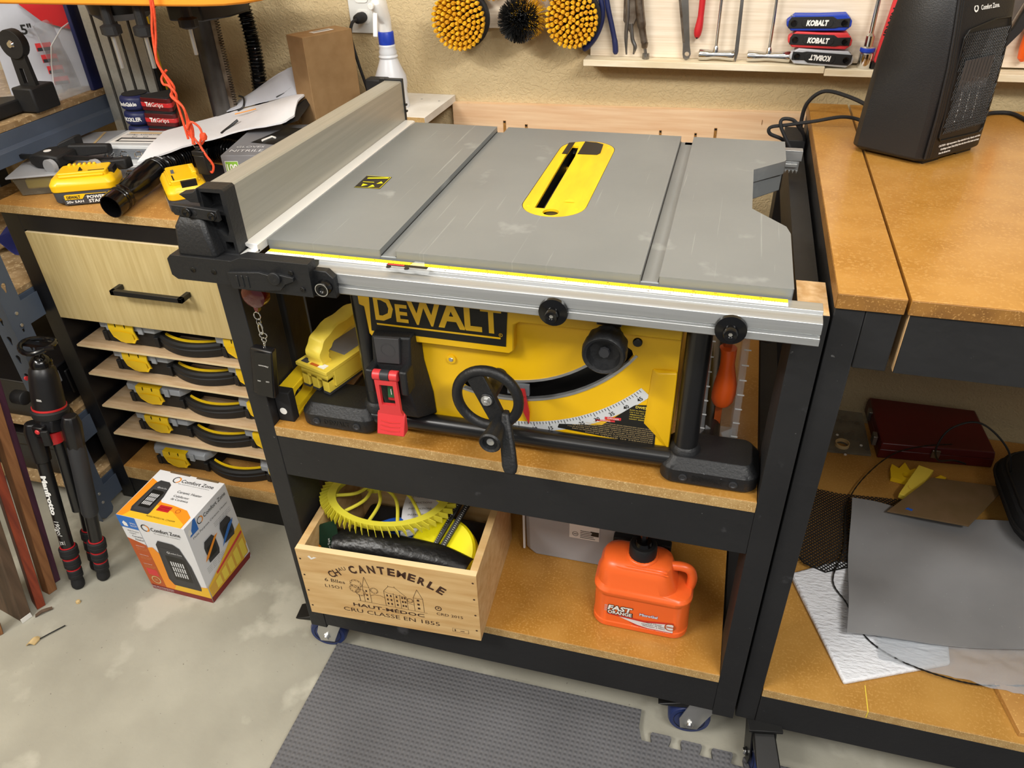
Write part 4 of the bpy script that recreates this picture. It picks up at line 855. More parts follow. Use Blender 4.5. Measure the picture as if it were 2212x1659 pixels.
b.tube(spline(P2((-.384, .98, .003), (-.376, .965, .003), (-.370, .985, .003), (-.374, 1.0, .003), (-.381, .985, .003), (-.365, .955, .004), (-.352, .962, .004))), .0023, 8)
b.lathe([(.0, .963), (.0055, .9655), (.0075, .9715), (.0055, .978), (0, .980)], (-.3255, yv, .026), 12); build('cord', b, t)
b = MB('chrome').tube([(-.3435+.0085*math.cos(a), yv-.002, .9805+.0085*math.sin(a)) for a in [q*PI/10 for q in range(20)]], .0006, 6, closed=True); build('split_ring', b, t)
b = MB('blackgloss').box(-.359, -.331, yv-.006, yv+.008, .9590, .9690); b.prism([(-.357, .960), (-.333, .960), (-.329, .922), (-.3545, .922)], yv-.006, yv+.006, 'y'); b.box(-.350, -.342, yv-.003, yv+.003, .968, .978); build('clip', b, t, bev=.0012)
# ---------------------------------------------------------------- steel shelving rack on the left
rack = thing('shelving_rack', 'blue-grey slotted steel shelving rack with particle board decks along the left wall', 'shelving rack', (-1.1, .55, 0))
def keyhole(cx_, cz_): return arc(cx_, cz_+.006, .0062, -.5, PI+.5, 8)+[(cx_-.0032, cz_-.004), (cx_-.0025, cz_-.010), (cx_, cz_-.012), (cx_+.0025, cz_-.010), (cx_+.0032, cz_-.004)]
H_ = 1.48
hol = [keyhole(.2725, z)[::-1] for z in [.09+k*.05 for k in range(27)] if not (.60 < z < .665 or .93 < z < 1.0 or z < .1)]
b = MB('rackblue').plate([[(.2505, .012), (.262, .0), (.286, .0), (.2955, .012), (.2955, H_), (.2505, H_)]]+hol, -.812, -.810, 'x')
hol = [keyhole(-.8345, z)[::-1] for z in [.115+k*.05 for k in range(27)]]
b.plate([[(-.855, 0), (-.8102, 0), (-.8102, H_), (-.855, H_)]]+hol, .2485, .2505, 'y')
post = build('upright', b, rack, bev=.0006)
b = MB('zinc')
for z in (.627, .597, .958, .93, .05, .08): b.lathe([(.0045, -.8098), (.0038, -.8078), (0, -.8075)], (0, .2725, z), 12, 'x')
build('rivet', b, post)
b = MB('rackblue').box(-.857, -.855, .45, .495, 0, H_); b = None
for nm, zt in (('upper', .976), ('middle', .648), ('lower', .295), ('bottom', .092)):
    for x0, s in ((-.832, 1), (-1.402, -1)):
        b = MB('rackblue').loft([[(x0, y, zt), (x0, y, zt-.030), (x0+s*.008, y, zt-.036), (x0+s*.008, y, zt-.064), (x0-s*.012, y, zt-.064), (x0-s*.012, y, zt)] for y in (.297, .90)])
        if s > 0: b.box(-.8135, -.8122, .254, .345, zt-.062, zt-.002)
        build('beam', b, rack, bev=.001)
    b = MB('osb').box(-1.41, -.834, .262, .90, zt+.001, zt+.0135); build('deck', b, rack)
for x, y in ((-.857, .86), (-1.412, .262), (-1.412, .86)): b = MB('rackblue').box(x, x+.003, y, y+.04, 0, H_); b.box(x-.03, x, y, y+.003, 0, H_); build('upright', b, rack)
zt = .99
t = thing('clear_bin', 'clear acrylic bin with curved front on the upper rack deck', 'bin', (-.94, .75, zt))
sp_ = [(.645, zt), (.86, zt), (.86, 1.165), (.78, 1.150), (.72, 1.135), (.672, 1.105), (.655, 1.07), (.642, 1.03), (.636, 1.0)]
for x in (-.858, -1.03): build('side_wall', MB('clear').prism(sp_, x, x+.002, 'x'), t)
build('bin_floor', MB('clear').box(-1.03, -.856, .640, .86, zt, zt+.002), t); build('front_lip', MB('clearedge').tube([(-.857, .645, zt+.004), (-.857, .636, 1.0), (-.857, .642, 1.03), (-.857, .655, 1.07), (-.857, .672, 1.105), (-.857, .72, 1.135), (-.857, .78, 1.15), (-.857, .86, 1.165)], .0014, 6), t)
random.seed(5)
g = [[(-.885+.012*math.sin(i*2+j), .665+.018*i, zt+.01+.05*j+.01*math.sin(i*3+j)) for i in range(5)] for j in range(4)]
b = cloth(g, 'wrap', .003, 4, .002); one('plastic_packet', b, 'crinkled clear plastic packet inside the acrylic bin', 'packet')
t = thing('sanding_disc_bag', 'clear and red plastic bag of sanding discs marked 5 inch, top left corner', 'bag', (-.95, .74, zt))
g = [[(-1.022+.0305*i, .668+.0265*i+.006*math.sin(i*2+j), zt+.004+.078*j) for i in range(6)] for j in range(5)]
b = cloth(g, 'mailgrey', .02); build('bag_body', b, t)
U5 = Vector((.0305, .0265, 0)).normalized(); o5 = tuple(Vector((-1.022, .668, zt+.004))+Vector((.008, -.009, 0)))
b = MB('redgloss').decal(o5, U5, Z, [(.075, .262), (.085, .190), (.12, .150), (.17, .130), (.222, .125), (.222, .185), (.20, .262)], .003)
b.use('ink').text('5"', (o5[0]+U5.x*.082, o5[1]+U5.y*.082, o5[2]+.138), U5, Z, .020, bold=.03, off=.003)
for k in range(4): b.use('salmon').decal(o5, U5, Z, [(.088+.004*k, .088-k*.026), (.122+.004*k, .088-k*.026), (.122+.004*k, .106-k*.026), (.088+.004*k, .106-k*.026)], .003); b.use('darkgrey').decal(o5, U5, Z, [(.090+.004*k, .0885-k*.026), (.120+.004*k, .0885-k*.026), (.120+.004*k, .096-k*.026), (.090+.004*k, .096-k*.026)], .004)
build('printing', b, t, smooth=False)
one('blue_folder', MB('navy').box(-.853, -.842, .74, .85, zt, 1.25), 'blue panel standing on the upper rack deck beside the extrusion board', 'folder', bev=.002)
t = thing('tool_stand', 'black metal bracket stand with slotted arm on the upper rack deck', 'stand', (-.90, .56, zt))
b = MB('blackmat').loft([[(-1.00, y, z0), (-.862, y, z0), (-.862, y, z0+.03), (-1.00, y, z0+.018)] for y, z0 in ((.40, .992), (.50, .992), (.57, .992))]); b.box(-.872, -.818, .535, .605, .992, 1.045); build('base', b, t, bev=.004)
b = MB('blackmat').plate([[(-.872, 1.02), (-.826, 1.02), (-.832, 1.12), (-.868, 1.12)], [(-.858, 1.048), (-.847, 1.048), (-.846, 1.08), (-.857, 1.08)][::-1]], .563, .573, 'y'); b.lathe([(.030, .558), (.030, .578), (0, .578)], (-.850, 0, 1.130), 24, 'y'); build('arm', b, t, bev=.001)
b = MB('chrome').lathe([(.009, .5578), (.006, .554), (0, .554)], (-.850, 0, 1.130), 14, 'y'); build('bolt', b, t)
# dark cases and blue cloth on lower decks
g = [[(-1.05+.045*i, .45+.10*j, .664+.05*math.sin(i*1.3+j)**2+.012*j) for i in range(5)] for j in range(4)]
one('blue_cloth', cloth(g, 'jeans', .004), 'dark blue folded cloth on the middle rack deck, behind the cabinet corner', 'cloth')
t = thing('tool_case', 'black plastic tool case on the lower rack deck behind the tripod', 'tool case', (-1.0, .45, .31), 0); b = MB('blackgloss').box(-1.20, -.87, .28, .60, .3095, .42)
for k in range(4): b.box(-.871, -.864, .31+k*.06, .34+k*.06, .33, .40)
build('shell', b, t, bev=.006); build('latch', MB('grey').box(-.868, -.860, .33, .35, .385, .415), t)
t = thing('tool_case', 'black plastic tool case on the bottom rack deck', 'tool case', (-1.0, .45, .107), 0); build('shell', MB('blackgloss').box(-1.22, -.875, .29, .56, .1065, .20), t, bev=.006); build('lid', MB('blackgloss').box(-1.225, -.87, .285, .565, .2, .24), t, bev=.005)
# ---------------------------------------------------------------- things on the saw cart
t = thing('push_block', 'pale yellow three-legged push block with arched handle, beside the left saw foot', 'push block', (.032, .064, .7075), -.30, world=False)
W_ = .063; Lb = .20
b = MB('paleyellow')
for x in (0, .0215, .046): b.box(x, x+.0145, 0, Lb, .004, .030)
b.box(0, .0605, 0, Lb, .024, .034); b.box(.004, W_+.002, -.003, Lb, .034, .0415); b.box(.001, W_+.003, 0, Lb, .045, .047); b.box(-.003, W_+.004, -.006, Lb+.003, .043, .0495)
b.box(.044, .066, .012, Lb-.01, .012, .044); bd = build('base', b, t, bev=.0008)
b = MB('charcoal')
for x in (0, .0215, .046): b.box(x, x+.0145, -.0005, Lb, 0, .0045)
build('rubber_sole', b, bd)
pts = [(.030, .018, .048), (.030, .016, .065), (.030, .024, .078), (.030, .044, .089), (.030, .085, .094), (.030, .125, .092), (.030, .155, .082), (.030, .17, .068), (.030, .175, .048)]
P_ = spline(pts, 5); b = MB('paleyellow'); rg = []
for i, p in enumerate(P_):
    t_ = (P_[min(i+1, len(P_)-1)]-P_[max(i-1, 0)]).normalized(); n_ = Vector((0, -t_.z, t_.y)); xv = Vector((1, 0, 0)); sc_ = .0120+.0018*math.cos(i/5*2*PI*.9)
    rg.append([tuple(p+xv*a_*.0165+n_*b_*sc_) for a_, b_ in ((-1, -.8), (-.8, -1), (.8, -1), (1, -.8), (1, .8), (.8, 1), (-.8, 1), (-1, .8))])
b.loft(rg); build('handle', b, t)
b = MB('charcoal').box(.004, .019, .0, .012, .0496, .0499); b.use('printbrown').box(.024, .041, .0, .012, .0496, .0499); b.use('white').box(.042, .056, .0, .012, .0496, .0499); b.use('grey').box(.008, .055, .05, .16, .0496, .0499); build('label', b, bd, smooth=False)
t = thing('spirit_level', 'yellow and black box level standing on edge in the left corner of the middle shelf', 'level', (.0125, .25, .6618))
b = MB('tapeyellow').plate([[(.024, .664), (.50, .664), (.50, .718), (.024, .718)], rrect(.036, .10, .676, .706, .013)[::-1], rrect(.32, .40, .676, .706, .013)[::-1]], .006, .026, 'x'); b.box(.003, .029, .03, .50, .6618, .6665); b.box(.003, .029, .03, .50, .7155, .7205); build('frame', b, t, bev=.0008)
for y0, y1 in ((.016, .034), (.49, .508)): e = build('end_cap', MB('rubber').box(.0015, .0300, y0, y1, .6616, .7215), t, bev=.002)
b = MB('white').lathe([(.006, .0157), (0, .0157)], (.014, 0, .682), 18, 'y', cap=False); b.use('white').box(.0105, .0175, .0155, .0158, .6795, .6845); build('round_label', MB('white').lathe([(.0065, .0160), (.0065, .0156), (0, .0156)], (.0135, 0, .683), 20, 'y'), t)
t = thing('remote_control', 'black remote control hanging on a chain from a dark red reel', 'remote control', (.02, -.01, .83))
b = MB('blackgloss').hexa([(-.016, -.010, .735), (.028, -.018, .7335), (.028, -.002, .7335), (-.012, .004, .735), (-.0005, -.010, .823), (.043, -.018, .8245), (.043, -.002, .8245), (.003, .004, .823)]); rm = build('body', b, t, bev=.003)
b = MB('black').hexa([(-.004, -.0165, .7375), (.0265, -.0192, .7365), (.0265, -.018, .7365), (-.004, -.015, .7375), (.011, -.0165, .820), (.0415, -.0192, .8215), (.0415, -.018, .8215), (.011, -.015, .820)]); 
b.use('white'); uu, vv = Vector((-.0305, .0027, -.0)), Vector((-.0145, 0, -.0845))
b.text('iVacuum', (.0235, -.0195, .797), uu, vv, .0032, w=.018, shear=.2, off=-.0006); b.text('OFF', (.024, -.0200, .768), uu, vv, .0026, off=-.0006); b.text('ON', (.0085, -.0190, .767), uu, vv, .0026, off=-.0006)
build('face_panel', b, rm, smooth=False)
b = MB('lens').lathe([(.0, -.008), (.012, -.009), (.019, -.005), (.021, .001), (.021, .008), (0, .008)], (.0255, 0, .912), 28, 'y'); b.prism([(.0215, .894), (.0295, .894), (.0275, .885), (.0235, .885)], -.005, .004, 'y'); build('reel', b, t)
b = MB('chrome')
def link(x, z, w_, h_, a=0, r_=.0009): b.tube([(x+w_*math.cos(q)*math.cos(a)-h_*math.sin(q)*math.sin(a)*0, -.006+w_*math.cos(q)*math.sin(a), z+h_*math.sin(q)) for q in [k*PI/8 for k in range(16)]], r_, 6, closed=True)
link(.0255, .880, .0055, .0065); link(.0255, .870, .003, .005, .8); link(.0258, .858, .003, .010, .3, .0014); link(.0275, .846, .0065, .005); link(.0270, .838, .004, .004)
for k in range(5): link(.0262-.0008*k, .8325-.0038*k, .0017, .0028, (k % 2)*1.4, .0006)
link(.0212, .8145, .004, .004); build('chain', b, t)
t = thing('blade_guard', 'clear plastic blade guard stored upright between saw and right cart post', 'blade guard', (.718, .125, .6616))
for xa, xb, m_ in ((.690, .6965, 0), (.7365, .7465, 0)):
    b = MB('clear').loft([[(xa, y, z) for y, z in ()] or [(xa-.0, .100, .664), (xb, .100, .664), (xb, .165, .664), (xa, .165, .664)], [(xa-.004, .098, .80), (xb-.004, .098, .80), (xb-.004, .165, .80), (xa-.004, .165, .80)], [(xa-.010, .098, .96), (xb-.010, .098, .96), (xb-.010, .165, .96), (xa-.010, .165, .96)]]); build('side_shield', b, t, bev=.0006)
b = MB('clearedge')
for k in range(11): z = .672+k*.026; b.box(.7365-.0004*k, .7465-.0004*k, .097, .0985, z, z+.0015); b.box(.6895-.0004*k, .6965-.0004*k, .097, .0985, z+.008, z+.0095)
build('ridge', b, t)['kind'] = 'stuff'
b = MB('clear').box(.690, .7465, .098, .165, .6618, .665); b.prism([(.697, .665), (.712, .70), (.697, .71)], .10, .103, 'y'); b.prism([(.7365, .665), (.7215, .70), (.7365, .71)], .10, .103, 'y'); b.box(.6965, .7365, .102, .104, .675, .677); build('end_plate', b, t)
t = thing('push_stick', 'bright orange rounded handle standing inside the clear blade guard', 'push stick', (.716, .12, .74))
b = MB('orange'); b.loft([[(x+w_*math.cos(a), y+d_*math.sin(a), z) for a in [k*PI/8 for k in range(16)]] for x, y, z, w_, d_ in ((.7155, .122, .7385, .006, .006), (.7155, .122, .741, .0125, .013), (.716, .122, .748, .0165, .016), (.7165, .122, .760, .0175, .018), (.717, .122, .778, .0165, .018), (.7165, .122, .797, .013, .016), (.7155, .124, .812, .0105, .014), (.715, .126, .828, .011, .014), (.7135, .128, .837, .0125, .012))]); build('grip', b, t)
b = MB('printbrown').box(.7085, .7185, .128, .150, .66185, .96); build('blade', b, t)
b = MB('sawblack').lathe([(.0, .10), (.014, .10), (.02, .105), (.022, .12), (.020, .13), (0, .13)], (.772-.008, 0, .885), 24, 'y'); build('side_crank', b, saw)
# wine crate and what is in it
cr = thing('wine_crate', 'pale wooden wine crate printed CANTEMERLE, overhanging the bottom shelf front', 'crate', (.0150, -.0510, .2468), .048, world=False)
W_, Dp, Hc = .3385, .262, .176
b = MB('crate').box(0, W_, 0, .012, 0, Hc); b.use('crateedge').box(.0003, W_-.0003, .0004, .0116, Hc, Hc+.0004); fp = build('front_board', b, cr, bev=.0008)
build('back_board', MB('crate').box(0, W_, Dp-.012, Dp, 0, Hc), cr, bev=.0008)
for x in (.0, W_-.014): b = MB('crate').box(x, x+.014, .0122, Dp-.0122, 0, Hc); build('side_board', b, cr, bev=.0008)
build('bottom_board', MB('crate').box(.0142, W_-.0142, .0122, Dp-.0122, 0, .008), cr)
b = MB('inkbrown')
for k in range(4):
    for x in (.006, W_-.007): b.decal((0, 0, 0), X, Z, arc(x, .022+k*.043+(.006 if x > .1 else 0), .0021, 0, 2*PI, 10), .0003)
build('nail', b, fp, smooth=False)['kind'] = 'stuff'
b = MB('inkbrown')
def arctext(s, cx_, cz_, R_, a0, a1, h, w_, bold=.02):
    n = len(s)
    for i, ch in enumerate(s):
        if ch == ' ': continue
        a = a0+(a1-a0)*i/(n-1); p = (cx_+R_*math.sin(a), 0, cz_+R_*math.cos(a)); b.text(ch, p, (math.cos(a), 0, -math.sin(a)), (math.sin(a), 0, math.cos(a)), h, w=w_*(1.2 if ch == 'M' else 1), bold=(.01 if ch == 'M' else bold), off=.0004)
arctext('CH', .169, -.045, .198, -.57, -.505, .0165, .012); arctext('AU', .169, -.043, .2015, -.452, -.408, .009, .007, .0)
arctext('CANTEMERLE', .169, -.045, .198, -.325, .545, .0182, .0140, .04)
b.text('6 Blles', (.0655, 0, .104), X, Z, .0088, w=.040); b.text('L15O1', (.060, 0, .087), X, Z, .008, w=.033)
b.text('HAUT-MÉDOC', (.163, 0, .0455), X, Z, .0085, w=.140, bold=.02); b.text('CRU CLASSE EN 1855', (.166, 0, .0285), X, Z, .0105, w=.190); b.text('CRD 2015', (.2825, 0, .0585), X, Z, .007, w=.050)
b.ring((0, 0, 0), X, Z, (.262, .0735), .0055, .0018); b.decal((0, 0, 0), X, Z, [(.260, .072), (.265, .0745), (.262, .077)], .0004); 
for q in ([(.285, .024), (.316, .024), (.316, .0245), (.285, .0245)], [(.285, .014), (.316, .014), (.316, .0145), (.285, .0145)], [(.285, .014), (.2855, .014), (.2855, .0245), (.285, .0245)], [(.3155, .014), (.316, .014), (.316, .0245), (.3155, .0245)], [(.289, .016), (.291, .016), (.291, .022), (.289, .022)], [(.300, .018), (.308, .018), (.308, .0195), (.300, .0195)]): b.decal((0, 0, 0), X, Z, q, .0004)
def ln(p, q, w_=.0007):
    p, q = Vector((p[0], p[1])), Vector((q[0], q[1])); dd = (q-p).normalized(); n_ = Vector((-dd.y, dd.x))*w_/2; b.decal((0, 0, 0), X, Z, [tuple(p-n_), tuple(q-n_), tuple(q+n_), tuple(p+n_)], .0004)
def pl(pts, w_=.0007):
    for i in range(len(pts)-1): ln(pts[i], pts[i+1], w_)
def tower(x0, x1, z0, z1, zt): pl([(x0, z0), (x0, z1), ((x0+x1)/2, zt), (x1, z1), (x1, z0)]); ln((x0, z1), (x1, z1)); [b.decal((0, 0, 0), X, Z, [(x0+(x1-x0)*.35, z), (x0+(x1-x0)*.6, z), (x0+(x1-x0)*.6, z+.005), (x0+(x1-x0)*.35, z+.005)], .0004) for z in (z0+.006, z0+.017, z0+.028) if z < z1-.006]
tower(.119, .132, .059, .100, .128); tower(.216, .234, .056, .092, .116)
pl([(.160, .057), (.160, .098), (.170, .112), (.182, .112), (.203, .090), (.203, .056)]); pl([(.160, .098), (.166, .094), (.203, .090)]); pl([(.170, .112), (.170, .115)]); pl([(.182, .112), (.182, .115)]); pl([(.132, .078), (.140, .083), (.152, .083), (.160, .078)]); pl([(.203, .075), (.216, .072)]); ln((.105, .059), (.240, .0545)); pl([(.178, .057), (.178, .096)]); ln((.190, .057), (.190, .094))
for x in (.164, .171, .182, .193, .198):
    for z in (.062, .073, .084): b.decal((0, 0, 0), X, Z, [(x, z), (x+.003, z), (x+.003, z+.0055), (x, z+.0055)], .0004)
for cx_, cz_, r_ in ((.107, .105, .012), (.103, .091, .011), (.113, .083, .010), (.141, .094, .008), (.209, .083, .006)):
    for k in range(9): a = k*.7+cx_*90; b.ring((0, 0, 0), X, Z, (cx_+r_*.6*math.cos(a), cz_+r_*.6*math.sin(a)), r_*.38, .0006, .0004, n=8, a0=a-1.8, a1=a+1.6)
pl([(.109, .076), (.110, .059)], .0012); build('printed_lettering', b, fp, smooth=False)
b = MB('white').decal((0, 0, 0), X, Z, [(.022, .160), (.028, .153), (.040, .160), (.034, .161), (.030, .157), (.026, .163)], .0004); build('torn_sticker', b, fp, smooth=False)
R_c = Matrix.LocRotScale(Vector((.0150, -.0510, .2468)), Euler((0, 0, .048)), None)
t = thing('featherboard', 'yellow spiral featherboard wheel with teeth and black knob, on top in the crate', 'featherboard', (.09, .13, .40))
b = MB('featheryellow'); b.M = R_c @ Matrix.LocRotScale(Vector((.096, .150, .1735)), Euler((.10, .02, .0)), None)
N_ = 38; Rf = lambda a: .062+.020*((a/(2*PI)) % 1)*2.6+.012*math.sin(a/2)**2
o_r, i_r = [], []
for k in range(N_+1):
    a = PI*.70+k/N_*PI*1.38; R0 = .094+.058*(k/N_)**1.6-.012*math.sin(PI*k/N_); o_r.append((R0*math.cos(a), R0*math.sin(a)*.66)); i_r.append(((R0-.0165)*math.cos(a), (R0-.0165)*math.sin(a)*.66))
b.loft([[(o_r[k][0], o_r[k][1], 0), (o_r[k][0], o_r[k][1], .014), (i_r[k][0], i_r[k][1], .014), (i_r[k][0], i_r[k][1], .004)] for k in range(N_+1)])
rim = build('toothed_rim', b, t)
bt = MB('featheryellow'); bt.M = b.M
for k in range(0, N_):
    p = Vector((*o_r[k], 0)); q = Vector((*o_r[k+1], 0)); tg = (q-p).normalized(); nn = Vector((tg.y, -tg.x, 0)); A_ = p; B_ = p+nn*.0155+tg*.008
    bt.loft([[tuple(A_), tuple(A_+tg*.0016), tuple(A_+tg*.0016+Vector((0, 0, .0145))), tuple(A_+Vector((0, 0, .0145)))], [tuple(B_), tuple(B_+tg*.0012), tuple(B_+tg*.0012+Vector((0, 0, .0145))), tuple(B_+Vector((0, 0, .0145)))]])
build('teeth', bt, rim)['kind'] = 'stuff'
for k in (3, 10, 17, 23, 28, 32, 37):
    q = MB('featheryellow'); q.M = b.M; e = Vector((*i_r[k], .007)); c_ = Vector((-.010, .036, .010)); m_ = (e+c_)/2; pp = Vector((-(e-c_).y, (e-c_).x, 0))*.16
    q.tube(spline([c_, m_+pp, e], 6), .0034, 8); build('spoke', q, t)
q = MB('featheryellow'); q.M = b.M; q.lathe([(.022, .0), (.022, .014)], (-.010, .036, 0), 20); build('hub', q, t)
q = MB('blackmat'); q.M = b.M; q.loft([[(-.012+r_*(1-.12*(k % 4 < 2))*math.cos(2*PI*k/24), .052+r_*(1-.12*(k % 4 < 2))*math.sin(2*PI*k/24), z) for k in range(24)] for r_, z in ((.026, .014), (.030, .02), (.030, .030), (.024, .034))]); build('knob', q, t, bev=.001)
t = thing('tape_reel', 'round bright yellow tape measure reel leaning in the crate under a black rule', 'tape measure', (.255, .06, .36))
M0 = Matrix.LocRotScale(Vector((.254, .062, .352)), Euler((.52, -.06, .1)), None)
q = MB('neon'); q.M = M0; q.lathe([(.0, -.022), (.060, -.022), (.0655, -.017), (.0655, -.001), (.0625, 0), (.0655, .001), (.0655, .016), (.061, .0215), (0, .0225)], n=48); build('reel_case', q, t)
t = thing('black_rule', 'black slotted metal rule with silver screw lying across the yellow reel', 'ruler', (.24, .1, .39))
q = MB('black'); q.M = M0 @ Matrix.LocRotScale(Vector((-.006, .0, .0245)), Euler((0, 0, -.42)), None)
q.plate([[(-.0115, -.036), (-.006, -.044), (.006, -.044), (.0115, -.036), (.0115, .115), (-.0115, .115)], [(-.0035, -.018), (.0025, -.018), (.0025, .105), (-.0035, .105)][::-1]], 0, .0075); rl = build('rule_body', q, t, bev=.0006)
q2 = MB('white'); q2.M = q.M
for k in range(36): y = -.03+k*.004; q2.box(.0065, .0095 if k % 5 else .0105, y, y+.0007, .0076, .0078); q2.box(-.0105, -.009 if k % 5 else -.0075, y, y+.0005, .0076, .0078)
build('graduation', q2, rl, smooth=False)['kind'] = 'stuff'
q2 = MB('chrome'); q2.M = q.M; q2.lathe([(.0085, .0078), (.009, .010), (.009, .013), (.006, .0145), (.0, .0135)], (0, -.034, 0), 18); q2.lathe([(.0045, -.006), (.0045, 0)], (0, -.034, 0), 12); build('lock_screw', q2, t)
g = [[(.052, .002, .368), (.12, .006, .374), (.19, .010, .372), (.26, .014, .370), (.312, .014, .364)], [(.046, .026, .385), (.12, .034, .396), (.19, .038, .392), (.26, .046, .386), (.316, .040, .372)], [(.048, .052, .380), (.12, .056, .388), (.19, .058, .384), (.26, .060, .374), (.318, .050, .366)], [(.055, .060, .33), (.12, .064, .34), (.19, .066, .34), (.26, .066, .335), (.315, .058, .33)]]
g.insert(0, [(x, y-.006, z-.06) for x, y, z in g[0]])
t = one('black_bag', cloth(g, 'bagblack', .004), 'wrinkled glossy black plastic bag along the front inside of the crate', 'bag')
t = thing('carpet_tape_package', 'dark green package reading Carpet Tape, standing in the front left crate corner', 'package', (.03, .03, .33))
q = MB('darkgreen').hexa([(.024, -.012, .34), (.060, .016, .34), (.058, .0185, .34), (.022, -.009, .34), (.015, .012, .412), (.051, .040, .412), (.049, .043, .412), (.013, .015, .412)]); pk = build('card', q, t)
uu = Vector((.036, .028, 0)); vv = Vector((-.009, .024, .072)); q = MB('white'); o_ = Vector((.040, .012, .366))
q.text('Carpet Tape', tuple(o_+vv*.02+uu*.05), vv, -uu, .0042, w=.034, off=.0015); q.text('Ruban & Tapis', tuple(o_+vv*.02+uu*.22), vv, -uu, .0038, w=.034, off=.0015); q.use('printorange').lathe([(0, 0), (.005, 0)], tuple(o_-uu*.34+vv*.12-Vector((0, .002, 0))), 14, 'y', cap=False); build('lettering', q, pk, smooth=False)
g = [[(.165, .07, .375), (.20, .085, .380), (.235, .10, .376)], [(.150, .12, .385), (.19, .135, .392), (.232, .145, .384)], [(.140, .165, .380), (.185, .185, .386), (.230, .19, .380)]]
t = thing('instruction_packet', 'white and grey printed plastic packet beneath the featherboard in the crate', 'packet', (.19, .12, .37)); build('sheet', cloth(g, 'paperwhite', .012), t)
q = MB('ink')
for k in range(5): q.text('INSTRUCTIONS', (.195-.004*k, .096+.014*k, .388+.002*k), (1, .25, 0), (-.2, 1, .12), .004, w=.045, off=.004)
build('lettering', q, t, smooth=False)
g = [[(.10, .062, .360), (.14, .075, .372), (.185, .080, .365)], [(.11, .09, .372), (.15, .10, .384), (.20, .095, .370)], [(.12, .11, .36), (.16, .115, .37), (.205, .11, .36)]]
one('blue_cloth', cloth(g, 'brightblue', .012), 'bright blue plastic piece in the crate beneath the featherboard teeth', 'plastic piece')
q = MB('blackmat').box(.05, .32, .09, .18, .262, .335); q.M = Matrix.Identity(4); one('black_pouch', q, 'black pouch filling the bottom and back of the crate', 'pouch', bev=.012)
# soap jug
t = thing('soap_jug', 'orange plastic hand cleaner jug with black pump cap and moulded handle, on the bottom shelf', 'jug', (.63, .10, .2465))
b = MB('soaporange')
def rr2(x0, x1, y0, y1, r_, z): return [(p[0], p[1], z) for p in rrect(x0, x1, y0, y1, r_, 6)]
b.loft([rr2(.548, .712, .058, .142, .026, .2465), rr2(.5425, .7175, .0530, .1470, .028, .251), rr2(.5425, .7175, .0530, .1470, .028, .262), rr2(.5438, .7162, .0545, .1455, .028, .264), rr2(.5438, .7162, .0545, .1455, .028, .331), rr2(.5425, .7175, .0530, .1470, .028, .333), rr2(.5415, .7185, .0520, .1480, .028, .343), rr2(.545, .715, .056, .144, .028, .349), rr2(.547, .690, .058, .142, .028, .352), rr2(.549, .6800, .060, .140, .028, .383), rr2(.555, .6760, .067, .133, .026, .398), rr2(.566, .6660, .076, .124, .022, .4045), rr2(.60, .648, .082, .118, .017, .405)])
b.lathe([(.030, .403), (.0275, .408), (.0245, .409)], (.622, .100, 0), 28)
bj = build('jug_body', b, t, bev=.0012)
b = MB('soaporange').tube(spline([(.668, .10, .388), (.690, .10, .3925), (.706, .10, .388), (.713, .10, .372), (.7125, .10, .352), (.709, .10, .343)], 6), .0088, 12); b.M = Matrix.Identity(4); build('jug_handle', b, t)
b = MB('soaporange')
for k in range(3):
    e = .006*k; z = .3985-.0035*k*0
    b.tube(spline([(.570+.014*k, .128, .396+.001*k), (.571+.014*k, .085, .4000+.0015*k), (.580+.012*k, .0685-.0005*k+.004*k, .3975+.002*k), (.62, .0665+.0035*k, .3975+.0025*k), (.672-.003*k, .0668+.0035*k, .3970+.0025*k)], 5), .0014, 6)
build('moulded_rib', b, bj)
b = MB('blackmat'); b.loft([[(.622+r_*(1-.02*(k % 2))*math.cos(2*PI*k/48), .100+r_*(1-.02*(k % 2))*math.sin(2*PI*k/48), z) for k in range(48)] for r_, z in ((.0245, .409), (.0245, .430), (.0225, .434))]); b.use('blackshiny').lathe([(.016, .434), (.013, .440), (.007, .441), (.007, .462), (.011, .464), (.011, .474), (0, .476)], (.622, .10, 0), 24); b.tube([(.622, .10, .468), (.640, .103, .466), (.668, .108, .455)], .0035, 8); build('pump_cap', b, t)
b = MB('printorange'); yf = .0541; U, V = X, Z; o = (0, yf, 0)
b.use('inkred').decal(o, U, V, [(.568, .2855), (.594, .285), (.64, .2835), (.692, .2915), (.692, .2875), (.64, .279), (.575, .2825)], .0004)
b.use('printwhite').decal(o, U, V, [(.592, .2820), (.64, .2785), (.692, .2872), (.692, .264), (.66, .2625), (.628, .2680)], .0004)
b.use('inkred').decal(o, U, V, [(.610, .2735), (.64, .265), (.692, .2645), (.692, .2605), (.655, .2600), (.622, .2665)], .0006)
b.use('ink').text('FAST', (.594, yf, .3032), U, V, .0125, w=.0475, bold=.09, shear=.15, off=.0006); b.text('ORANGE', (.594, yf, .2908), U, V, .0095, w=.0475, bold=.09, off=.0006)
b.use('white').text('FAST', (.594, yf, .3035), U, V, .0118, w=.045, bold=.04, shear=.15, off=.001); b.text('ORANGE', (.594, yf, .2912), U, V, .0085, w=.044, bold=.03, off=.001)
for k in range(6): b.use('palegrey').decal(o, U, V, [(.5655, .3075-k*.003), (.571, .3075-k*.003), (.571, .3085-k*.003), (.5655, .3085-k*.003)], .0006)
b.use('printblue').text('MicroGel', (.646, yf, .2985), U, V, .0062, w=.033, bold=.07, off=.0006); b.use('white').text('MicroGel', (.646, yf, .2988), U, V, .0056, w=.032, bold=.03, off=.001)
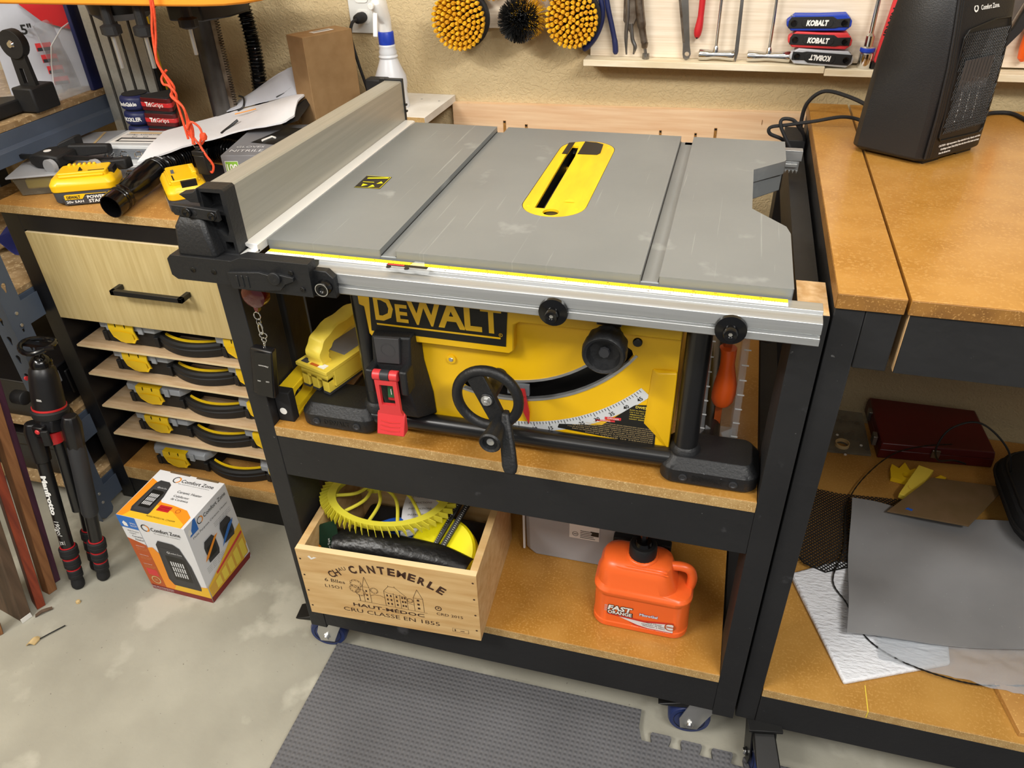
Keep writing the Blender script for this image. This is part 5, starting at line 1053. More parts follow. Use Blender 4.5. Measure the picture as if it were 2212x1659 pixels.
b.use('ink').text('Hand Cleaner', (.6575, yf, .2800), U, V, .0032, w=.029, off=.001); b.text('Limpiador de Manos', (.6575, yf, .2755), U, V, .0032, w=.044, off=.001); b.text('Nettoyeur à Mains', (.6575, yf, .2710), U, V, .0032, w=.040, off=.001)
b.text('Net 64 fl. oz. / Cont. Net. 1.9 L', (.640, yf, .2585), U, V, .0034, w=.070, bold=.02, off=.001)
b.use('printbrown').ring(o, U, V, (.6865, .2795), .0092, .0022, .0008); b.text('ORANGE', (.6865, yf, .2795), U, V, .0036, w=.015, bold=.04, off=.001)
b.use('printwhite').text('PUMICE - PIERRE PONCE - PIEDRA POMEZ', (.652, yf, .2625), U, V, .0018, w=.07, off=.0010)
b.use('printwhite').decal((.5434, 0, 0), (0, -1, 0), Z, [(-.115, .275), (-.085, .275), (-.085, .30), (-.115, .295)], .0004); b.use('inkred').ring((.5434, 0, 0), (0, -1, 0), Z, (-.10, .285), .007, .002, .0008)
build('printed_label', b, bj, smooth=False)
t = thing('storage_bin', 'cloudy grey plastic bin at the back of the bottom shelf, between crate and jug', 'bin', (.50, .30, .2465))
b = MB('cloudy').loft([[(p[0], p[1]*1.0+s, z) for p in [(.385+e, .197), (.655-e, .197), (.66-e, .205), (.66-e, .44), (.375+e, .44), (.375+e, .205)]] for z, e, s in ((.2465, .016, 0), (.258, .004, 0), (.46, 0, 0))]); bb = build('bin_body', b, t, bev=.002)
b = MB('clearedge').box(.371, .664, .193, .444, .46, .468); build('lid', b, t, bev=.002)
b = MB('clearedge').box(.374, .378, .1955, .2005, .2585, .46); b.box(.65, .66, .1955, .2005, .26, .46); build('corner_edge', b, bb)
b = MB('offwhite').box(.470, .530, .1955, .1965, .315, .365); b.use('ink').ring((0, .1954, 0), X, Z, (.482, .327), .0055, .001); b.box(.4785, .4855, .1951, .1954, .3262, .3275)
for k in range(5): b.box(.492, .522-.003*(k % 2), .1951, .1954, .319+k*.0045, .3203+k*.0045)
b.use('ink').prism([(.512, .328), (.529, .328), (.529, .340), (.512, .340), (.516, .334)], .1950, .1955, 'y'); build('paper_label', b, bb, smooth=False)
q = MB('blackmat').box(.56, .67, .172, .190, .2465, .36); one('black_box', q, 'black box standing behind the orange jug, just under the rail', 'box', bev=.003)
# ---------------------------------------------------------------- floor things
def heater_art(b, o, u, v, x, z, w_, h_, lean=.2):
    def q(p): return (x+w_*(p[0]+lean*(1-p[1])-lean), z+h_*p[1])
    b.use('printgrey').decal(o, u, v, [q(p) for p in ((.10, .0), (1.02, .0), (1.05, .06), (.98, .55), (.80, .92), (.62, .99), (.14, 1.0), (.02, .90), (-.02, .12))], .0006)
    b.use('charcoal').decal(o, u, v, [q(p) for p in ((.16, .06), (.90, .06), (.90, .58), (.78, .84), (.12, .86), (.10, .2))], .0009)
    b.use('black').decal(o, u, v, [q(p) for p in ((.24, .16), (.84, .16), (.84, .66), (.72, .70), (.20, .70))], .0011)
    b.use('printwhite')
    for k in range(6):
        for j in range(3): b.decal(o, u, v, [q((.30+k*.078, .24+j*.12)), q((.34+k*.078, .24+j*.12)), q((.34+k*.078, .34+j*.12)), q((.30+k*.078, .34+j*.12))], .0013)
    b.ring(o, u, v, q((.36, .78)), h_*.02, h_*.008, .0013, n=10); p = q((.60, .78)); O = Vector(o)+Vector(u)*p[0]+Vector(v)*p[1]; b.text('Comfort Zone', tuple(O), u, v, h_*.035, w=w_*.42, off=.0013)
def brand(b, o, u, v, x, z, w_, h_):
    b.use('ink').ring(o, u, v, (x, z), h_*.85, h_*.22, .0006, n=18); b.use('printorange').ring(o, u, v, (x+h_*.1, z), h_*.78, h_*.28, .0008, n=12, a0=-1.4, a1=1.4)
    b.use('ink'); O = Vector(o)+Vector(u)*(x+h_*1.3+w_/2)+Vector(v)*z; b.text('Comfort Zone', tuple(O), u, v, h_, w=w_, bold=.01, off=.0006)
def tx(b, s, o, u, v, x, z, h_, w_, m='ink', **k): b.use(m); O = Vector(o)+Vector(u)*x+Vector(v)*z; b.text(s, tuple(O), u, v, h_, w=w_, off=.0008, **k)
t = thing('heater_box', 'colourful retail box of a ceramic heater reading Comfort Zone, standing on the floor', 'box', (-.5375, .0885, 0), -.03, world=False)
Wb, Db, Hb = .176, .156, .2435
b = MB('printwhite').hexa([(.005, .002, 0), (Wb-.003, 0, 0), (Wb+.004, Db-.002, 0), (.006, Db, 0), (-.010, 0, Hb), (Wb-.006, 0, Hb), (Wb-.006, Db-.002, Hb), (-.012, Db, Hb)]); bx = build('carton', b, t, bev=.0006)
b = MB('printwhite'); o = (0, -.0002, 0); u, v = X, Z
def fx(z, x): e = z/Hb; return x-.012*(1-x/Wb)*e+.003*(1-e)
def P(*a): return [(fx(z, x), z) for x, z in a]
b.use('printorange').decal(o, u, v, P((.046, .0), (.046, .150), (.060, .155), (.075, .135), (.095, .075), (.118, .042), (Wb-.003, .052), (Wb-.003, .0)), .0002)
b.use('printgold').decal(o, u, v, P((.060, .0), (.085, .04), (.118, .041), (Wb-.003, .051), (Wb-.003, .0)), .0004)
b.use('printbrown').decal(o, u, v, P((.002, .0), (.046, .0), (.046, .158), (.002, .172)), .0004); b.use('salmon').decal(o, u, v, P((.012, .052), (.040, .050), (.040, .072), (.012, .074)), .0006)
b.use('printwhite').decal(o, u, v, P((.002, .172), (.046, .158), (.046, .205), (.002, .205)), .0004); b.use('printblue').decal(o, u, v, P((.001, .207), (.046, .205), (.048, .2433), (.001, .2433)), .0004)
b.use('white').decal(o, u, v, P((.011, .212), (.021, .211), (.021, .222), (.015, .228), (.009, .221)), .0007); tx(b, 'SMALL', o, u, v, .029, .224, .005, .017, 'white'); tx(b, 'ROOM', o, u, v, .029, .216, .005, .017, 'white')
b.use('printred').decal(o, u, v, P((.0035, .0), (Wb-.003, .0), (Wb-.003, .0155), (.0035, .0155)), .0006)
heater_art(b, o, u, v, .070, .034, .082, .150, lean=.0)
brand(b, o, u, v, .060, .2185, .078, .0115); tx(b, 'fits anywhere and everywhere', o, u, v, .115, .2075, .0030, .07)
tx(b, 'Multi Purpose', o, u, v, .021, .198, .004, .030); tx(b, 'Compact', o, u, v, .017, .191, .004, .018); tx(b, 'Ceramic', o, u, v, .026, .1815, .0065, .028); tx(b, 'Heater', o, u, v, .029, .172, .0065, .024)
for k in range(3): tx(b, 'Safety feature '*1, o, u, v, .022, .150-k*.030, .0028, .024, 'printwhite'); tx(b, 'Adjustable thermostat', o, u, v, .025, .143-k*.030, .002, .032, 'tan'); tx(b, 'tip over switch', o, u, v, .023, .138-k*.030, .002, .026, 'tan')
b.use('tan').ring(o, u, v, (.027, .036), .0115, .003, .0008); tx(b, 'OK', o, u, v, .027, .036, .008, .010, 'tan'); tx(b, 'Please refer to Customer Service', o, u, v, .036, .010, .003, .062, 'printwhite', bold=.02); tx(b, 'product warranty & safety sheet', o, u, v, .036, .005, .003, .062, 'printwhite')
build('front_printing', b, bx, smooth=False)
b = MB('printwhite'); o = (Wb, 0, 0); u, v = Y, Z; o = (Wb-.0028+.0052, 0, 0)
# right-hand face leans: follow it with a tilted frame
vv = Vector((-.0065, 0, Hb)).normalized(); uu = Vector((.0035, Db, 0)).normalized(); o = Vector((Wb-.0012, 0, 0)); u, v = uu, vv
b.use('printgold').decal(o, u, v, [(.003, .0), (.153, .0), (.153, .118), (.110, .104), (.060, .074), (.003, .050)], .001)
b.use('printtan').decal(o, u, v, [(.006, .02), (.150, .02), (.150, .085), (.1, .075), (.05, .055), (.006, .045)], .0013)
b.use('printred').decal(o, u, v, [(.001, .0), (.1535, .0), (.1535, .0165), (.001, .0165)], .0016)
b.use('salmon').decal(o, u, v, [(.040, .057), (.150, .088), (.150, .096), (.040, .064)], .0016)
for k in range(5): b.use('paleyellow').decal(o, u, v, [(.028+k*.025, .022), (.046+k*.025, .022), (.046+k*.025, .05+k*.006), (.028+k*.025, .046+k*.006)], .0016); tx(b, '888', o, u, v, .037+k*.025, .034+k*.004, .006, .009, 'ink'); tx(b, '1500W', o, u, v, .037+k*.025, .024, .003, .012, 'ink')
b.use('printblue').decal(o, u, v, [(.001, .208), (.038, .208), (.038, .243), (.001, .243)], .001); b.use('white').decal(o, u, v, [(.008, .213), (.017, .213), (.017, .223), (.0125, .229), (.006, .222)], .0013)
tx(b, 'SMALL', o, u, v, .027, .226, .005, .016, 'white'); tx(b, 'ROOM', o, u, v, .027, .218, .005, .016, 'white')
brand(b, o, u, v, .050, .225, .080, .010); tx(b, 'Multi Purpose Ceramic Heater', o, u, v, .078, .199, .0055, .125)
for x, z in ((.052, .133), (.112, .137)):
    b.use('printgrey').decal(o, u, v, [(x-.019, z-.030), (x+.016, z-.032), (x+.020, z-.02), (x+.020, z+.018), (x+.012, z+.032), (x-.014, z+.032), (x-.020, z+.018)], .0013); b.use('black').decal(o, u, v, [(x-.013, z-.020), (x+.012, z-.020), (x+.014, z+.012), (x-.013, z+.012)], .0016)
b.use('printorange').decal(o, u, v, [(.022, .115), (.034, .118), (.075, .150), (.082, .155), (.070, .155), (.030, .126)], .002); b.use('printblue').decal(o, u, v, [(.082, .105), (.098, .115), (.134, .142), (.138, .150), (.120, .146), (.095, .124)], .002)
for k in range(7): tx(b, 'lorem quiet safe even heat comfort'[:20+k], o, u, v, .050 if k < 4 else .112, (.096, .091, .086, .081, .182, .177, .172)[k], .002, .06, 'charcoal')
build('side_printing', b, bx, smooth=False)
b = MB('printwhite'); o = (-.009, .0, Hb); u, v = X, Y
b.use('printorange').decal(o, u, v, [(.0, .0), (.172, .0), (.172, .035), (.150, .052), (.110, .058), (.075, .060), (.052, .085), (.035, .110), (.0, .125)], .0003)
b.use('printgold').decal(o, u, v, [(.015, .0), (.170, .0), (.170, .012), (.12, .040), (.07, .050), (.03, .030)], .0005)
heater_art(b, o, u, v, .018, .018, .052, .105, lean=-.0); brand(b, o, u, v, .062, .134, .088, .0105); tx(b, 'fits anywhere and everywhere', o, u, v, .115, .124, .003, .085, 'grey')
tx(b, 'Ceramic Heater', o, u, v, .122, .100, .0075, .066); tx(b, 'Calefactor', o, u, v, .110, .086, .0065, .042); tx(b, 'de Cerámica', o, u, v, .112, .076, .0065, .046)
b.use('red').decal(o, u, v, [(.080, .034), (.112, .034), (.112, .052), (.080, .052)], .0008); tx(b, 'CALENTADOR', o, u, v, .096, .046, .0035, .024, 'white'); tx(b, 'PARA CUARTO', o, u, v, .096, .040, .0030, .026, 'white'); b.use('printbrown').ring(o, u, v, (.132, .044), .0055, .0014, .0006); tx(b, 'MODEL/MODELO No. CZ442WM', o, u, v, .108, .014, .0042, .075)
build('top_printing', b, bx, smooth=False)
b = MB('carddark').box(.02, .075, Db-.004, Db+.002, Hb, Hb+.0015); b.box(.095, .155, Db-.006, Db-.001, Hb, Hb+.0015); build('loose_flap', b, bx)
# tripod
t = thing('tripod', 'black folded camera tripod with ball head and red rings, leaning between lumber and cabinet', 'tripod', (-.69, .07, 0))
def leg(f_, h_, grip):
    f_, h_ = Vector(f_), Vector(h_); dd = h_-f_; L_ = dd.length; at = lambda s: f_+dd*(s/L_)
    b = MB('tubeblack').tube([at(.12), at(L_-.07)], .0145, 18); lg = build('leg', b, t)
    b = MB('rubber')
    for k in range(3): s = .030+k*.032; r_ = (.0165, .0185, .0205)[k]; b.tube([at(s), at(s+.003), at(s+.012), at(s+.0125), at(s+.0145), at(s+.015), at(s+.024), at(s+.026)], [r_-.002, r_, r_, r_-.001, r_-.001, r_, r_, r_-.002], 22)
    build('twist_lock', b, lg)
    for k in range(3): s = .026+k*.032; build('red_ring', MB('red').tube([at(s+.0305), at(s+.0325)], (.0155, .0175, .0165)[k], 20), lg)
    b = MB('rubber').tube([at(0), at(.006), at(.014), at(.030)], [.011, .0145, .015, .013], 20); build('rubber_foot', b, lg)
    b = MB('tubeblack'); b.tube([at(.024), at(.125)], .0125, 16); build('leg_section', b, lg)
    if grip: b = MB('darkgrey').tube([at(L_-.27), at(L_-.262), at(L_-.08), at(L_-.07)], [.016, .0185, .0190, .0175], 22); build('grip_sleeve', b, lg)
    b = MB('blackgloss').tube([at(L_-.10), at(L_-.095), at(L_-.02), at(L_)], [.016, .019, .0215, .016], 8); build('leg_shoulder', b, lg, bev=.003)
    return lg
la = leg((-.7135, .046, 0), (-.7195, .128, .445), 0); leg((-.672, .084, .0), (-.6315, .150, .462), 1); leg((-.712, .108, 0), (-.685, .185, .445), 0)
fa, ha = Vector((-.7135, .046, 0)), Vector((-.7195, .128, .445)); ax = (fa-ha).normalized(); sd = Vector((1, -.75, 0)).normalized(); no = Vector((.35, -.94, 0)).normalized()
uu = ax; vv = -uu.cross(no).normalized()*-1
b = MB('white'); nrm = Vector((.30, -.93, .17)).normalized(); vv = nrm.cross(uu).normalized()
o_ = fa+(ha-fa)*.60+nrm*.0152; b.text('Manfrotto', tuple(o_), uu, vv, .0105, w=.105, bold=.05, off=.0004); o_ = fa+(ha-fa)*.40+nrm*.0152; b.text('190go!', tuple(o_), uu, vv, .010, w=.042, shear=.2, off=.0004); o_ = fa+(ha-fa)*.31+nrm*.0152
for s in (-.005, .005): b.add([tuple(o_+uu*-.006+vv*s), tuple(o_+uu*.006+vv*s), tuple(o_+uu*.006+vv*(s+.0006)), tuple(o_+uu*-.006+vv*(s+.0006))], [(0, 1, 2, 3)])
b.text('IM', tuple(o_), uu, vv, .006, off=.0004); build('lettering', b, la, smooth=False)
b = MB('tubeblack').tube([(-.690, .115, .20), (-.684, .150, .45)], .0135, 18); cc = build('centre_column', b, t)
b = MB('redgloss').tube([(-.6868, .133, .395), (-.6858, .137, .422)], .0205, 22); build('red_collar', b, cc)
b = MB('blackgloss').tube([(-.6855, .138, .425), (-.684, .148, .452)], .030, 8); b.box(-.700, -.672, .105, .13, .425, .452); hb = build('hub', b, t, bev=.003); b = MB('salmon').lathe([(.006, .1045), (.005, .1025), (0, .102)], (-.685, 0, .441), 14, 'y'); build('red_badge', b, hb)
b = MB('blackmat').hexa([(-.680, .10, .405), (-.664, .105, .405), (-.664, .112, .405), (-.680, .108, .405), (-.674, .10, .446), (-.660, .105, .446), (-.660, .112, .446), (-.674, .108, .446)]); build('lever', b, hb, bev=.002)
A0, A1 = Vector((-.6835, .150, .456)), Vector((-.676, .185, .618)); dd = A1-A0
def hd(rs, mt, nm, par, **k):
    b = MB(mt).tube([A0+dd*s for s, r_ in rs], [r_ for s, r_ in rs], 28); return build(nm, b, par, **k)
h0 = hd(((0, .036), (.05, .038), (.09, .038), (.11, .034)), 'blackmat', 'ball_head_base', t); hd(((.115, .0345), (.14, .0345)), 'redgloss', 'red_ring', h0)
hd(((.14, .0330), (.35, .0315), (.55, .029), (.66, .026), (.72, .018)), 'blackgloss', 'ball_head_body', t); h1 = hd(((.64, .018), (.70, .0225), (.76, .0225), (.82, .016), (.86, .006)), 'blackshiny', 'ball', t)
hd(((.82, .0065), (1.0, .0065)), 'blackshiny', 'ball_stem', h1)
b = MB('blackmat').lathe([(.012, -.02), (.016, -.022), (.016, -.050), (.012, -.054)], (0, 0, 0), 18, 'x'); b.v = [p+Vector((-.712, .150, .492)) for p in b.v]; kb = build('pan_knob', b, t, bev=.001)
b = MB('salmon').lathe([(.005, -.030), (.004, -.034), (0, -.034)], (-.680, .155, .545), 12, 'x'); build('red_button', b, h0)
b = MB('blackshiny').tube([(A1.x+.036*math.cos(a)+.004, A1.y+.030*math.sin(a)-.004, A1.z+.003*math.cos(a*2)) for a in [q*PI/12 for q in range(24)]], .0055, 10, closed=True); b.box(A1.x-.033, A1.x+.036, A1.y-.009, A1.y+.003, A1.z-.004, A1.z+.004); b.tube([(A1.x+.02, A1.y-.02, A1.z), (A1.x+.058, A1.y-.012, A1.z+.006)], [.006, .004], 10); build('quick_plate', b, t)
b = MB('white'); o_ = A0+dd*.32+Vector((.009, -.0310, 0)); b.box(o_.x-.007, o_.x+.007, o_.y-.0012, o_.y-.0006, o_.z, o_.z+.0012); b.box(o_.x-.005, o_.x+.007, o_.y-.0012, o_.y-.0006, o_.z+.003, o_.z+.0042); build('marking', b, h0, smooth=False)
# lumber, leaning back
def board(nm, mt, pts, H_, label, extra=None):
    s = .172; b = MB(mt).loft([[(x, y+.0005, 0.0005) for x, y in pts], [(x, y+s*H_, H_) for x, y in pts]]); o = one(nm, b, label, 'board', bev=.0012); return o
board('walnut_board', 'walnut', [(-.765, -.078), (-.759, -.0565), (-.88, -.030), (-.886, -.052)], .95, 'dark grey-brown rough board with white painted bottom corner, widest of the lumber')
board('padauk_board', 'padauk', [(-.7605, -.0385), (-.7515, -.0215), (-.784, -.004), (-.793, -.021)], 1.0, 'red-orange hardwood board standing between the dark board and the tan board')
board('tan_board', 'tanwood', [(-.7665, .0060), (-.7600, .0255), (-.786, .030), (-.792, .011)], 1.05, 'tan brown hardwood strip standing between the red-orange and purple boards')
board('purple_board', 'purpleheart', [(-.7800, .0385), (-.7740, .0525), (-.803, .060), (-.809, .046)], 1.1, 'purple hardwood strip standing next to the tripod')
board('short_board', 'tanwood', [(-.785, -.1145), (-.806, -.099), (-.82, -.12), (-.80, -.135)], .9, 'tan board at the very left edge of the photo, front of the lumber')
b = MB('white').prism([(-.7652, -.0789), (-.7584, -.0562), (-.7578, -.0562), (-.7646, -.0793)], .0006, .014); one('white_paint_patch', b, 'white torn sticker on the bottom corner of the dark board', 'sticker')
g = [[(-.752, -.052, .004), (-.742, -.040, .010), (-.729, -.024, .006)], [(-.747, -.058, .003), (-.737, -.046, .008), (-.724, -.028, .004)]]
one('dry_leaf', cloth(g, 'walnut', .002), 'curled dry brown leaf on the floor at the foot of the red-orange board', 'leaf')
b = MB('black').tube([(-.694, -.112, .003), (-.679, -.090, .004), (-.660, -.060, .003)], .0014, 6); one('twig', b, 'thin dark twig on the floor, lower left', 'twig')
g = [[(-.708, -.128, .003), (-.698, -.126, .012), (-.690, -.122, .004)], [(-.706, -.115, .004), (-.697, -.112, .014), (-.689, -.110, .005)], [(-.702, -.106, .003), (-.696, -.103, .008), (-.690, -.103, .003)]]
one('shaving', cloth(g, 'tan', .003), 'pale crumpled wood shaving at the lower end of the twig', 'wood shaving')
b = MB('tan').lathe([(.0, 0.0005), (.006, .001), (.005, .006), (0, .008)], (-.680, .005, 0), 8); one('wood_chip', b, 'small brown chip on the floor in front of the tripod', 'chip')
# ---------------------------------------------------------------- wall: tool panel and tools
wl = .9195
t = thing('tool_board', 'light pine tool panel with narrow ledge mounted on the wall above the saw', 'tool panel', (.78, .91, 1.05))
build('back_panel', MB('panelply').box(.3585, 1.36, .9, wl, 1.0705, 1.36), t, bev=.0008)
b = MB('ledge').box(.351, .8428, .860, wl-.0005, 1.0575, 1.0703); build('ledge', b, t, bev=.0008)
b = MB('ledge').box(.8436, 1.36, .860, wl-.0005, 1.0530, 1.0660); build('ledge', b, t, bev=.0008)
zl = 1.0706
def big_brush(x, z, r_, label, n=9):
    t = thing('scrub_brush', label, 'brush', (x, .87, z-r_), 0, 'yellow drill brushes on the wall')
    b = MB('blackmat').lathe([(r_*.4, .919), (r_*.45, .895), (r_*1.02, .880), (r_*1.05, .868), (r_*.98, .864), (0, .864)], (x, 0, z), 40, 'y'); bs = build('brush_disc', b, t)
    b = MB('brushyellow'); rnd = random.Random(int(x*1000)); tufts = []
    for ring_ in range(6):
        rr_ = r_*.95*(ring_+.5)/6; m_ = max(3, int(2*PI*rr_/(.0102)))
        for k in range(m_):
            a = 2*PI*k/m_+ring_*.5; tufts.append((rr_*math.cos(a), rr_*math.sin(a)))
    for tx_, tz_ in tufts:
        fl = 1.10; cx_, cz_ = x+tx_, z+tz_; ex, ez = x+tx_*fl, z+tz_*fl
        b.loft([[(cx_+q*math.cos(a), y, cz_+q*math.sin(a)) for a in [j*PI/3 for j in range(6)]] for q, y in ((.0028, .864),)]+[[(ex+q*math.cos(a)*(1+.25*(j % 2)), y+rnd.uniform(-.001, .001), ez+q*math.sin(a)*(1+.25*(j % 2))) for j, a in enumerate([j*PI/3 for j in range(6)])] for q, y in ((.0044, .838), (.0030, .8335))])
        for j in range(5): a = rnd.uniform(0, 2*PI); b.cyl((ex, .8345, ez), (ex+.0036*math.cos(a), .8305, ez+.0036*math.sin(a)), .0006, .0003, n=4)
    build('bristles', b, bs, smooth=False)['kind'] = 'stuff'
    b = MB('steel').cyl((x, .9185, z), (x, .90, z), .006, n=10); build('shank', b, t)
big_brush(.0785, 1.1455, .0590, 'large round yellow bristle brush, leftmost on the wall')
big_brush(.328, 1.1515, .0545, 'large round yellow bristle brush next to the blue pliers')
t = thing('round_brush', 'round brush with black bristles over yellow ones, between the two large yellow brushes', 'brush', (.212, .87, 1.09), 0, 'drill brushes on the wall')
rnd = random.Random(4); b = MB('brushyellow')
for k in range(420):
    u_ = rnd.random(); a = rnd.random()*2*PI; el = rnd.uniform(-.2, 1.2); d_ = Vector((math.cos(a)*math.cos(el), -math.sin(el), math.sin(a)*math.cos(el))); c_ = Vector((.2205, .882, 1.149)); b.cyl(c_+d_*.012, c_+d_*.046, .0011, .0007, n=4)
build('yellow_bristles', b, t, smooth=False)['kind'] = 'stuff'
b = MB('black')
for k in range(900):
    a = rnd.random()*2*PI; el = math.asin(rnd.uniform(-.15, 1)); d_ = Vector((math.cos(a)*math.cos(el), -math.sin(el), math.sin(a)*math.cos(el))); c_ = Vector((.2085, .862, 1.1455)); b.cyl(c_+d_*.010, c_+d_*rnd.uniform(.043, .0475), .0010, .0006, n=4)
b.lathe([(.0, -.02), (.022, -.01), (.024, .01), (0, .02)], (.2085, .866, 1.1455), 16, 'y'); build('black_bristles', b, t, smooth=False)['kind'] = 'stuff'
b = MB('blackmat').cyl((.215, .9185, 1.147), (.215, .882, 1.147), .009); build('shank', b, t)
for x, s in ((.150, 'left of the black round brush'), (.268, 'right of the black round brush')):
    t = thing('small_brush', 'small yellow brush at the top edge, '+s, 'brush', (x, .88, 1.17), 0, 'small yellow brushes at the top edge')
    b = MB('brushyellow')
    for k in range(260):
        a = rnd.random()*2*PI; el = math.asin(rnd.uniform(-.1, 1)); d_ = Vector((math.cos(a)*math.cos(el), -math.sin(el), math.sin(a)*math.cos(el))); c_ = Vector((x, .875, 1.218)); b.cyl(c_+d_*.008, c_+d_*.038, .0012, .0008, n=4)
    build('bristles', b, t, smooth=False)['kind'] = 'stuff'
    b = MB('blackmat').cyl((x, .9185, 1.218), (x, .875, 1.218), .014); build('shank', b, t)
one('brush_board', MB('panelply').box(.062, .350, .902, wl, 1.122, 1.36), 'light wooden board on the wall behind the round brushes', 'board')
# hand tools (plane y ~ .88)
t = thing('pliers', 'dark blue dipped handled pliers hanging between the large yellow brush and locking pliers', 'pliers', (.39, .88, zl))
for nm, pts in (('handle', [(.388, .884, 1.21), (.396, .884, 1.17), (.407, .884, 1.13), (.4145, .884, 1.10), (.4168, .884, 1.078)]), ('handle', [(.372, .884, 1.21), (.384, .884, 1.17), (.3835, .884, 1.14), (.371, .884, 1.11), (.355, .884, 1.092), (.3445, .884, 1.086)])):
    P_ = spline(pts, 6); build(nm, MB('navy').tube(P_, [.0055]*(len(P_)-8)+[.0062]*6+[.005, .0032], 12), t)
b = MB('steel').prism([(.372, 1.205), (.395, 1.205), (.405, 1.23), (.385, 1.29), (.375, 1.29), (.362, 1.23)], .880, .890, 'y'); build('jaws', b, t, bev=.002)
t = thing('locking_pliers', 'worn grey locking pliers with screw end, standing on the ledge', 'pliers', (.46, .88, zl))
b = MB('oldsteel').tube(spline([(.456, .884, 1.22), (.462, .884, 1.17), (.470, .884, 1.13), (.4765, .884, 1.103)], 5), [.0095]*10+[.0075]*6, 12); b.lathe([(.0075, 1.103), (.0065, 1.094), (.0055, 1.092)], (.4775, .884, 0), 14); build('body', b, t)
b = MB('steel').cyl((.4782, .884, 1.095), (.4805, .884, 1.082), .0036, n=10); b.loft([[(.4815+r_*(1-.12*(k % 2))*math.cos(2*PI*k/20), .884+r_*(1-.12*(k % 2))*math.sin(2*PI*k/20), z) for k in range(20)] for r_, z in ((.0075, zl+.0005), (.008, zl+.004), (.0075, zl+.011))]); build('adjusting_screw', b, t)
for pts in ([(.436, .880, 1.20), (.4385, .880, 1.16), (.4375, .880, 1.12), (.4405, .880, 1.079)], [(.447, .880, 1.14), (.4515, .880, 1.11), (.458, .880, 1.095), (.4555, .880, 1.080)]): build('lever', MB('steel').tube(spline(pts, 6), [.0042]*14+[.0036, .003, .0025, .0022, .002], 8), t)
b = MB('oldsteel').prism([(.430, 1.145), (.446, 1.12), (.458, 1.15), (.462, 1.22), (.428, 1.22)], .880, .888, 'y'); build('side_plate', b, t, bev=.002)
t = thing('combination_wrench', 'long grey steel wrench with hanging hole standing on the ledge, left of the red handle', 'wrench', (.55, .88, zl))
hole_ = arc(.5675, 1.0830, .0048, 0, 2*PI, 14)[:-1]
b = MB('steel').plate([[(.531, 1.30), (.5452, 1.30), (.5715, 1.10), (.5755, 1.083), (.573, 1.0745), (.5665, zl+.0006), (.5605, 1.0745), (.5585, 1.083), (.5575, 1.10)], hole_[::-1]], .880, .8865, 'y'); wb = build('wrench_body', b, t, bev=.0015)
b = MB('oldsteel').prism([(.540, 1.19), (.545, 1.19), (.561, 1.105), (.5565, 1.105)], .8795, .8801, 'y'); build('stamped_recess', b, wb)
t = thing('red_handled_tool', 'red dipped handle with round hole hanging on the panel', 'tool handle', (.59, .88, 1.11))
b = MB('red').tube(spline([(.588, .886, 1.28), (.588, .886, 1.19), (.5875, .886, 1.15), (.585, .886, 1.125), (.5846, .886, 1.113)], 6), [.0062]*12+[.0068, .0072, .0076, .0080, .0082, .0082, .0080, .0075, .007, .0062, .005, .004, .0025], 14); h_ = build('handle', b, t)
build('hole', MB('black').lathe([(.0018, .8778), (0, .8778)], (.5846, 0, 1.115), 10, 'y', cap=False), h_); build('pin', MB('steel').cyl((.588, .9, 1.275), (.588, .884, 1.275), .003, n=8), t)
def tee(x, zt, x0, x1, label):
    t = thing('t_handle_socket', label, 'T-handle tool', (x, .88, zl), 0, 'chrome T-handle tools')
    b = MB('chrome'); r_ = .0112; zc = zl+r_+.0004
    b.tube([(x0, .884, zc), (x0+.002, .884, zc), (x0+.018, .884, zc), (x-.006, .884, zc), (x+.006, .884, zc), (x1-.016, .884, zc), (x1-.002, .884, zc), (x1, .884, zc)], [r_-.001, r_, r_-.0005, r_-.0028, r_-.0028, r_-.001, r_, r_-.001], 24)
    b.lathe([(.007, zc+.004), (.0052, zc+.014), (.0034, zc+.018)], (x, .884, 0), 14); build('socket_bar', b, t)
    b = MB('chrome').cyl((x, .884, zc+.01), (x-.0, .884, 1.32), .0032, n=12); build('shaft', b, t)
tee(.6255, 1.2, .592, .6640, 'chrome T-handle tool with short thick cross bar, beside the red handle'); tee(.7315, 1.2, .690, .7745, 'chrome T-handle tool with long cross bar, beside the stacked folding sets')
b = MB('steel').prism([(.660, 1.32), (.6645, 1.32), (.6705, 1.13), (.6715, 1.09), (.669, zl+.0005), (.6660, zl+.0005), (.6635, 1.09), (.6630, 1.13)], .8795, .8835, 'y'); one('flat_bar', b, 'narrow flat steel blade standing between the two chrome T-handle tools', 'steel bar', bev=.001)
